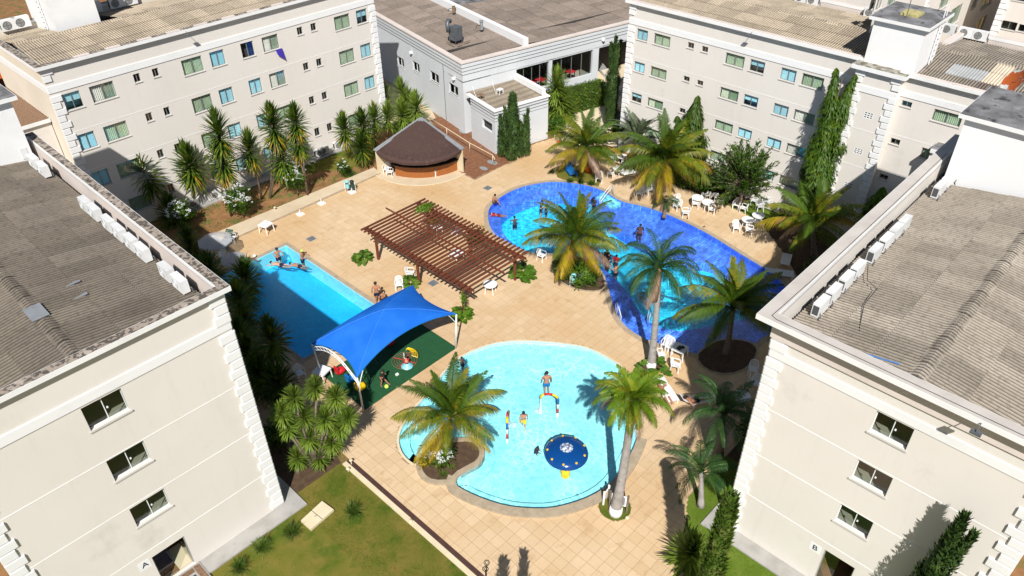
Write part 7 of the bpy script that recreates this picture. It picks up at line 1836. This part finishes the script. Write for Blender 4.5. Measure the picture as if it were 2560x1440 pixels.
# bushy tree
def bushy(bx, by, h, R_, lab, seed=3, mat='bush', n=70):
    b = G(bx, by); t = thing('bushy_tree', lab, 'tree', (b.x, b.y, 0)); rg = random.Random(seed)
    MB().tube([(b.x, b.y, 0), (b.x+.1, b.y, h*.4)], [.16, .11], 7).build('trunk', 'trunk', t)
    cl = MB(); br = MB()
    for k in range(n):
        a = rg.uniform(0, 2*pi); e = rg.uniform(-.15, 1.25); L_ = R_*rg.uniform(.6, 1.12)*(1 if e < .8 else .95); s = Vector((b.x+.1, b.y, h*.42)); d = Vector((cos(a)*cos(e), sin(a)*cos(e), sin(e)*1.05))
        m_ = s+d*L_*.5+Vector((0, 0, .15)); e_ = s+d*L_+Vector((0, 0, .1)); br.tube([tuple(s), tuple(m_), tuple(e_)], [.035, .02, .008], 4)
        for q in range(70):
            u = rg.uniform(.35, 1.03); p = s.lerp(m_, u*2) if u < .5 else m_.lerp(e_, u*2-1); o_ = Vector((rg.gauss(0, 1), rg.gauss(0, 1), rg.gauss(0, .6)))*.14*(1.35-u); p = p+o_
            u_ = (d*.8+Vector((rg.gauss(0, .5), rg.gauss(0, .5), rg.gauss(0, .4)))).normalized(); v_ = u_.cross(Vector((0, 0, 1)))
            if v_.length < .05: continue
            v_.normalize(); s_ = rg.uniform(.12, .21); cl.quad(p, p+u_*s_*.6+v_*s_*.3, p+u_*s_*1.3, p+u_*s_*.6-v_*s_*.3)
    br.build('branches', 'trunk', t); cl.build('crown', mat, t); return t
bushy(1846, 524, 4.9, 3.1, 'spreading bushy tree with spiky branches behind the white tables', n=110)
bushy(1550, 370, 3.0, 1.3, 'small leafy tree between the far coconut palms', 8, 'bush', 36)
shrub(1392, 335, .85, .9, 'rounded dark shrub at the foot of the annex yucca', n=1700, size=.15, seed=21, z=.9, mat='bush')
shrub(1500, 360, .9, .7, 'leafy lime shrub behind the far left coconut palm', n=1200, size=.15, seed=22, mat='bush_lime', z=.8)
shrub(1760, 470, 1.3, .6, 'dark ground shrub in the bed behind the bushy coconut palm', n=1600, size=.15, seed=23, z=.5)
shrub(2100, 560, 1.3, .9, 'dark shrub in the shaded bed by the stair tower', n=1500, size=.16, seed=24, z=.8)
shrub(2230, 440, .9, 1.6, 'pointed dark shrub against the back wing wall', n=1600, size=.16, seed=25, z=1.4)
shrub(2050, 700, 1.4, .8, 'dark shrub mass in shade along the right block', n=1500, size=.16, seed=26, z=.6)
shrub(1880, 1090, .9, .9, 'dark fern mass against the corner of the right block', n=1500, size=.14, seed=27, z=.9)
shrub(700, 1110, .8, .9, 'dark shrub behind the yucca clump at the left block corner', n=1300, size=.14, seed=28, z=.9)
# ---- grass tufts
TUFT = []
for k in range(3):
    r = random.Random(k+300); mb = MB()
    for j in range(260):
        a = r.uniform(0, 6.28); e = r.uniform(.25, 1.45); l = r.uniform(.4, .8); d = Vector((cos(a)*cos(e), sin(a)*cos(e), sin(e))); sd = Vector((-sin(a), cos(a), 0))*.012; b0 = Vector((r.gauss(0, .07), r.gauss(0, .07), 0)); m_ = b0+d*l*.6; e_ = b0+d*l+Vector((0, 0, -.28*l*(1.4-e)))
        mb.quad(b0-sd, b0+sd, m_+sd*.8, m_-sd*.8); mb.quad(m_-sd*.8, m_+sd*.8, e_)
    TUFT.append(mb.build('grass_clump', 'tuft', mesh_only=True))
for k, (x, y, s_, lab) in enumerate(((883,1282,.95,'round grass clump standing in the middle of the lawn'),(730,1335,.9,'grass clump on the lawn left of the inspection cover'),(655,1372,.95,'grass clump on the lawn, second from the inspection cover'),(600,1425,.95,'grass clump on the lawn at the photo\'s bottom edge'),(1380,432,.6,'grass clump at the left of the far grassy bed'),(1425,455,.7,'grass clump in the far grassy bed beneath the palm'),(1452,458,.65,'grass clump in the far grassy bed, near the pool'),(1478,462,.7,'grass clump in the far grassy bed beside the armchair'),(1110,1190,.5,'grass clump at the near tip of the kids pool island'),(1130,1172,.45,'grass clump on the kids pool island, right side'),(1280,400,.8,'grass clump at the foot of the arborvitae'),(1900,545,.7,'grass clump at the right edge of the far seating'),(1750,1395,1.0,'grass clump beneath the leaning conifer'))):
    q = G(x, y); o = link('grass_clump', TUFT[k % 3], loc=q, rot=(0, 0, k)); o.scale = (s_*1.1,)*3; tag(o, lab, 'grass clump', 'ornamental grass clumps')
cy = dracaena(1725, 1415, [(1728, 1385)], 'dark spiky sago plant beside the post lamp at the bottom right', crowns=YUB, yellow=False, sc=1.15, cat='sago plant', mat='trunk', r=.12)
dracaena(1530, 1262, [(1525, 1255)], 'tiny yellow green sprout in the round bed of the notice boards', crowns=YUC, yellow=False, sc=.2, cat='plant', r=.01)
# small cacti/reeds seen as shadows at the bottom edge: plants just outside the frame that throw them
for k, (x, y, h_, lab) in enumerate(((14.9, 12.0, 2.2, 'slim cypress just beyond the bottom of the photo, left one'), (15.4, 11.5, 1.8, 'slim cypress just beyond the bottom of the photo, right one'))):
    pass
print('PLANTS OK', len(bpy.data.objects))
# ================================================================== PEOPLE
def skinned(name, verts, edges, radii, mat, sub=1):
    me = bpy.data.meshes.new(name); me.from_pydata([tuple(v) for v in verts], edges, []); o = bpy.data.objects.new('tmp', me); COL.objects.link(o)
    sk = o.modifiers.new('s', 'SKIN'); sk.use_smooth_shade = True
    for v, r in zip(me.skin_vertices[0].data, radii): v.radius = (r, r) if not isinstance(r, tuple) else r
    for v in me.skin_vertices[0].data: v.use_root = False
    me.skin_vertices[0].data[0].use_root = True
    if sub: s_ = o.modifiers.new('u', 'SUBSURF'); s_.levels = sub; s_.render_levels = sub
    dg = bpy.context.evaluated_depsgraph_get(); dg.update(); out = bpy.data.meshes.new_from_object(o.evaluated_get(dg)); bpy.data.objects.remove(o)
    out.name = name; out.materials.clear(); out.materials.append(MATS[mat]); out.polygons.foreach_set('use_smooth', [True]*len(out.polygons)); return out
POSES = {   # joints facing +x: pelvis, chest, neck, head, (shoulder, elbow, hand) l/r, (hip, knee, ankle, toe) l/r
 'stand': dict(p=(0,0,.92), c=(0,0,1.25), n=(0,0,1.45), h=(.02,0,1.58), al=[(0,.19,1.37),(-.02,.27,1.12),(.08,.28,.9)], ar=[(0,-.19,1.37),(-.02,-.27,1.12),(.08,-.28,.9)], ll=[(0,.09,.86),(.03,.1,.48),(-.02,.1,.09),(.12,.11,.03)], lr=[(0,-.09,.86),(.02,-.1,.48),(-.01,-.11,.09),(.12,-.12,.03)]),
 'walk': dict(p=(0,0,.9), c=(.04,0,1.23), n=(.06,0,1.43), h=(.1,0,1.56), al=[(.04,.18,1.35),(-.1,.25,1.14),(-.12,.25,.9)], ar=[(.04,-.18,1.35),(.16,-.24,1.14),(.34,-.22,1.02)], ll=[(0,.09,.84),(.2,.1,.5),(.18,.1,.1),(.31,.1,.04)], lr=[(0,-.09,.84),(-.06,-.1,.46),(-.3,-.1,.16),(-.2,-.11,.05)]),
 'kick': dict(p=(0,0,.88), c=(.06,0,1.2), n=(.1,0,1.4), h=(.16,0,1.51), al=[(.08,.18,1.32),(-.02,.3,1.14),(.1,.36,.95)], ar=[(.08,-.18,1.32),(0,-.3,1.14),(.1,-.34,.94)], ll=[(0,.09,.82),(.2,.11,.5),(.42,.12,.18),(.54,.12,.16)], lr=[(0,-.09,.82),(-.04,-.1,.45),(-.14,-.1,.09),(0,-.11,.03)]),
 'sit': dict(p=(0,0,.12), c=(.05,0,.45), n=(.12,0,.64), h=(.18,0,.76), al=[(.08,.18,.57),(.2,.22,.36),(.38,.14,.32)], ar=[(.08,-.18,.57),(.2,-.22,.36),(.36,-.1,.3)], ll=[(.02,.09,.12),(.42,.12,.18),(.5,.12,-.2),(.62,.12,-.24)], lr=[(.02,-.09,.12),(.42,-.1,.2),(.52,-.1,-.18),(.64,-.1,-.22)]),
 'crouch': dict(p=(0,0,.28), c=(.12,0,.55), n=(.2,0,.72), h=(.27,0,.83), al=[(.18,.17,.66),(.3,.2,.46),(.46,.12,.36)], ar=[(.18,-.17,.66),(.3,-.2,.46),(.46,-.1,.34)], ll=[(.02,.09,.27),(.36,.14,.42),(.14,.14,.08),(.28,.15,.03)], lr=[(.02,-.09,.27),(.36,-.12,.42),(.14,-.12,.08),(.28,-.13,.03)]),
 'water': dict(p=(0,0,.92), c=(.03,0,1.25), n=(.06,0,1.45), h=(.1,0,1.57), al=[(.03,.19,1.37),(.16,.32,1.2),(.36,.26,1.16)], ar=[(.03,-.19,1.37),(.16,-.32,1.2),(.38,-.22,1.16)], ll=[(0,.09,.86),(.04,.1,.48),(-.02,.1,.09),(.12,.11,.03)], lr=[(0,-.09,.86),(.02,-.1,.48),(-.04,-.11,.09),(.1,-.12,.03)]),
 'swim': dict(p=(0,0,.0), c=(.33,0,.03), n=(.52,0,.06), h=(.65,0,.1), al=[(.46,.18,.03),(.7,.3,.02),(.95,.2,.0)], ar=[(.46,-.18,.03),(.3,-.32,.0),(.1,-.34,-.04)], ll=[(-.06,.09,0),(-.45,.12,-.04),(-.85,.14,-.02),(-.98,.14,-.0)], lr=[(-.06,-.09,0),(-.45,-.12,-.0),(-.85,-.14,-.05),(-.98,-.14,-.02)]),
 'prone': dict(p=(0,0,.1), c=(.33,0,.11), n=(.52,0,.13), h=(.65,0,.17), al=[(.46,.19,.12),(.52,.42,.08),(.72,.22,.08)], ar=[(.46,-.19,.12),(.52,-.42,.08),(.72,-.22,.08)], ll=[(-.06,.09,.1),(-.45,.11,.09),(-.85,.12,.09),(-.98,.13,.05)], lr=[(-.06,-.09,.1),(-.45,-.11,.09),(-.85,-.12,.09),(-.98,-.13,.05)]),
 'recline': dict(p=(0,0,.12), c=(-.3,0,.3), n=(-.46,0,.42), h=(-.54,0,.52), al=[(-.4,.18,.37),(-.3,.36,.24),(-.05,.3,.2)], ar=[(-.4,-.18,.37),(-.3,-.36,.24),(-.05,-.3,.2)], ll=[(.06,.09,.12),(.45,.12,.28),(.8,.12,.1),(.9,.12,.18)], lr=[(.06,-.09,.12),(.48,-.1,.14),(.86,-.1,.08),(.95,-.1,.18)])}
PC = {}
def body_parts(pose, skinm, shirt, shorts, skirt):
    key = (pose, skinm, shirt, shorts)
    if key in PC: return PC[key]
    J = POSES[pose]; V = [J['p'], J['c'], J['n'], J['h']]; Rr = [.125, .135, .055, .088]; E = [(0, 1), (1, 2), (2, 3)]
    hd = Vector(J['h']); nk = Vector(J['n']); V.append(tuple(hd+(hd-nk).normalized()*.085)); Rr.append(.07); E.append((3, 4))
    for s_ in ('al', 'ar'):
        a = len(V); V += J[s_]; Rr += [.058, .042, .03]; E += [(1, a), (a, a+1), (a+1, a+2)]
        h0 = Vector(J[s_][2]); fd = (h0-Vector(J[s_][1])).normalized(); sd = fd.cross(Vector((0, 0, 1))); sd = sd.normalized() if sd.length > .1 else Vector((0, 1, 0))
        V.append(tuple(h0+fd*.08)); Rr.append((.034, .018)); E.append((a+2, a+3))
        for j in range(4): V.append(tuple(h0+fd*(.155-.012*abs(j-1.3))+sd*(.018*(j-1.5)*1.3))); Rr.append(.0085); E.append((a+3, len(V)-1))
        V.append(tuple(h0+fd*.07+sd*.05)); Rr.append(.01); E.append((a+2, len(V)-1))
    for s_ in ('ll', 'lr'):
        a = len(V); V += J[s_]; Rr += [.095, .062, .04, .03]; E += [(0, a), (a, a+1), (a+1, a+2), (a+2, a+3)]
    out = [('body', skinned('person', V, E, Rr, skinm))]
    # hair cap and face
    hd_dir = (hd-nk).normalized(); fwd = Vector((1, 0, 0)) if abs(hd_dir.x) < .7 else Vector((0, 0, -1 if hd_dir.x > 0 else 1))
    mb = MB(); hc = hd+hd_dir*.035-fwd*.018
    mb.lathe((0, 0, 0), [(.108*sin(pi*k/8), .108*cos(pi*k/8)) for k in range(6)], 12); q_ = Vector((0, 0, 1)).rotation_difference((hd_dir-fwd*.35).normalized())
    mb.v = [tuple(q_ @ Vector(v)+hc) for v in mb.v]; out.append(('hair', mb.build('hair', 'hair', mesh_only=True, smooth=True)))
    mb = MB(); sd = fwd.cross(hd_dir).normalized(); fc = hd+fwd*.086
    for e in (-.03, .03): c = fc+sd*e+hd_dir*.012; mb.quad(c-sd*.012-hd_dir*.005, c+sd*.012-hd_dir*.005, c+sd*.012+hd_dir*.005, c-sd*.012+hd_dir*.005)
    c = fc-hd_dir*.045; mb.quad(c-sd*.022, c+sd*.022, c+sd*.018+hd_dir*.01, c-sd*.018+hd_dir*.01); n0 = fc-hd_dir*.015
    mb.quad(n0-sd*.012, n0+sd*.012, n0+fwd*.02); mb.quad(n0+hd_dir*.03, n0+sd*.012, n0+fwd*.02); out.append(('face', mb.build('face', 'skin_dark', mesh_only=True)))
    if shorts:
        kn = [Vector(J[s_][0]).lerp(Vector(J[s_][1]), .75) for s_ in ('ll', 'lr')]
        pc = Vector(J['p']); V2 = [tuple(pc), tuple(pc.lerp(Vector(J['c']), .3))]+[J['ll'][0], tuple(kn[0]), J['lr'][0], tuple(kn[1])]
        out.append(('shorts', skinned('shorts', V2, [(0, 1), (0, 2), (2, 3), (0, 4), (4, 5)], [.158, .15, .125, .11, .125, .11], shorts)))
    if shirt:
        V3 = [J['c'], tuple(Vector(J['p']).lerp(Vector(J['c']), .15)), tuple(Vector(J['c']).lerp(Vector(J['n']), .6)), J['al'][0], tuple(Vector(J['al'][0]).lerp(Vector(J['al'][1]), .9)), J['ar'][0], tuple(Vector(J['ar'][0]).lerp(Vector(J['ar'][1]), .9))]
        out.append(('shirt', skinned('shirt', V3, [(0, 1), (0, 2), (0, 3), (3, 4), (0, 5), (5, 6)], [.178, .168, .09, .09, .07, .09, .07], shirt)))
    PC[key] = out; return out
def person(px_, py_, rz, pose, label, skinm='skin', shirt=None, shorts='navy', z=0.0, h=1.7, extra=None):
    q = G(px_, py_, z); t = thing('person', label, 'person', (q.x, q.y, z), None, rz); s_ = h/1.7
    for nm, me in body_parts(pose, skinm, shirt, shorts, None): o = link(nm, me, t); o.scale = (s_,)*3
    if extra == 'cap': link('swim_cap', MB().lathe((0, 0, 0), [(.12, 0), (.11, .06), (.06, .1), (0, .11)], 12).build('swim_cap', 'limeball', mesh_only=True), t, loc=Vector(POSES[pose]['h'])*s_+Vector((0, 0, .05)))
    if extra == 'whitecap': link('swim_cap', MB().lathe((0, 0, 0), [(.12, 0), (.11, .06), (.06, .1), (0, .11)], 12).build('swim_cap', 'white', mesh_only=True), t, loc=Vector(POSES[pose]['h'])*s_+Vector((0, 0, .05)))
    if extra == 'skirt': link('skirt', MB().lathe((0, 0, 0), [(.12, .34), (.24, .22), (.34, .12), (.36, .1)], 16).build('skirt', 'aqua', mesh_only=True), t)
    return t
D2 = radians
person(1233,509,D2(-30),'sit','woman in bikini sitting on the left rim of the leisure pool',z=.02,h=1.6,shorts='black')
person(1243,540,D2(120),'prone','child in red trunks lying on the tiled ledge at the left pool rim',z=-.38,h=1.35,shorts='redcloth',shirt='redcloth')
person(1352,545,D2(-60),'water','person in dark rash vest in the leisure pool holding out both arms',z=-1.15,h=1.65,shirt='navy',skinm='skin_light')
person(1366,548,D2(120),'water','small dark haired child in the leisure pool facing an adult',z=-1.15,h=1.3,shirt='navy')
person(1287,585,D2(60),'water','lone swimmer with only head above water at the left of the leisure pool',z=-1.55,h=1.6,skinm='skin_dark')
person(1455,530,D2(200),'water','bather behind the far palm fronds in the leisure pool',z=-1.15,h=1.7,skinm='skin_dark')
person(1484,535,D2(170),'water','dark clad bather beside the pale pool steps',z=-1.15,h=1.6,shirt='black',skinm='skin_dark')
person(1597,606,D2(220),'stand','person all in black standing on the blue pool ledge',z=-.42,h=1.6,shirt='black',shorts='black',skinm='skin_dark')
person(1513,672,D2(0),'water','bather in black by the palm bed rim, leftmost of the group',z=-1.15,h=1.65,shirt='black')
person(1521,676,D2(140),'water','bather in black with back turned in the middle of the pool group',z=-1.15,h=1.6,shirt='black')
person(1539,676,D2(200),'water','long haired child in the pool, rightmost of the group',z=-1.15,h=1.4,shirt='redcloth')
person(1517,685,D2(30),'water','child wading close to the planting bed rim',z=-.95,h=1.2)
person(1538,705,D2(80),'water','bather wading bare backed nearest the queen palm fronds',z=-.85,h=1.5)
person(945,758,D2(55),'stand','shirtless man standing at the lap pool edge behind the canopy',h=1.72)
person(959,763,D2(75),'stand','small child beside the man at the lap pool edge',h=1.15,shorts='black')
person(701,668,D2(-100),'water','broad shouldered man leaning in the far corner of the lap pool',z=-1.0,h=1.75)
person(761,672,D2(-60),'water','swimmer with yellow green cap holding the lap pool edge',z=-1.0,h=1.65,extra='cap')
person(699,662,D2(120),'swim','swimmer in dark trunks in the far corner of the lap pool',z=-.1,h=1.6,skinm='skin_light')
person(745,665,D2(115),'swim','swimmer floating face down in the lap pool with blue trunks',z=-.1,h=1.5)
person(644,682,D2(0),'water','swimmer with white cap at the left edge of the lap pool',z=-1.25,h=1.5,extra='whitecap')
person(1157,928,D2(-150),'walk','small boy walking in the shallow at the far left of the kids pool',z=-.3,h=1.2,skinm='skin_dark',shorts='navy')
person(1366,985,D2(50),'stand','bare backed man in blue shorts standing in the kids pool',z=-.42,h=1.75,shorts='blue')
person(1309,1072,D2(-140),'walk','boy in yellow striped trunks walking between the water arches',z=-.42,h=1.4,shorts='yellow')
person(1337,1135,D2(-60),'crouch','toddler in dark swimwear crouching in the kids pool left of the mushroom',z=-.42,h=1.05,shirt='navy',skinm='skin_dark')
person(1018,918,D2(60),'crouch','child in pale blue skirt kneeling at the roundabout',z=.0,h=1.3,extra='skirt',shirt='redcloth')
person(958,965,D2(-60),'kick','child in black top kicking a ball on the green mat',h=1.35,shirt='black',shorts='black')
person(1660,985,D2(60),'prone','man lying face down on a white lounger by the shaggy palm',z=.33,h=1.7,shorts='white')
person(1733,1005,D2(150+180),'recline','person reclining on a shaded lounger with red footwear',z=.36,h=1.65,shorts='black')
person(1063,1000,D2(100),'crouch','child half hidden behind the coconut fronds at the kids pool shore',z=-.3,h=1.2,shorts='orange')
print('TOTAL', len(bpy.data.objects))
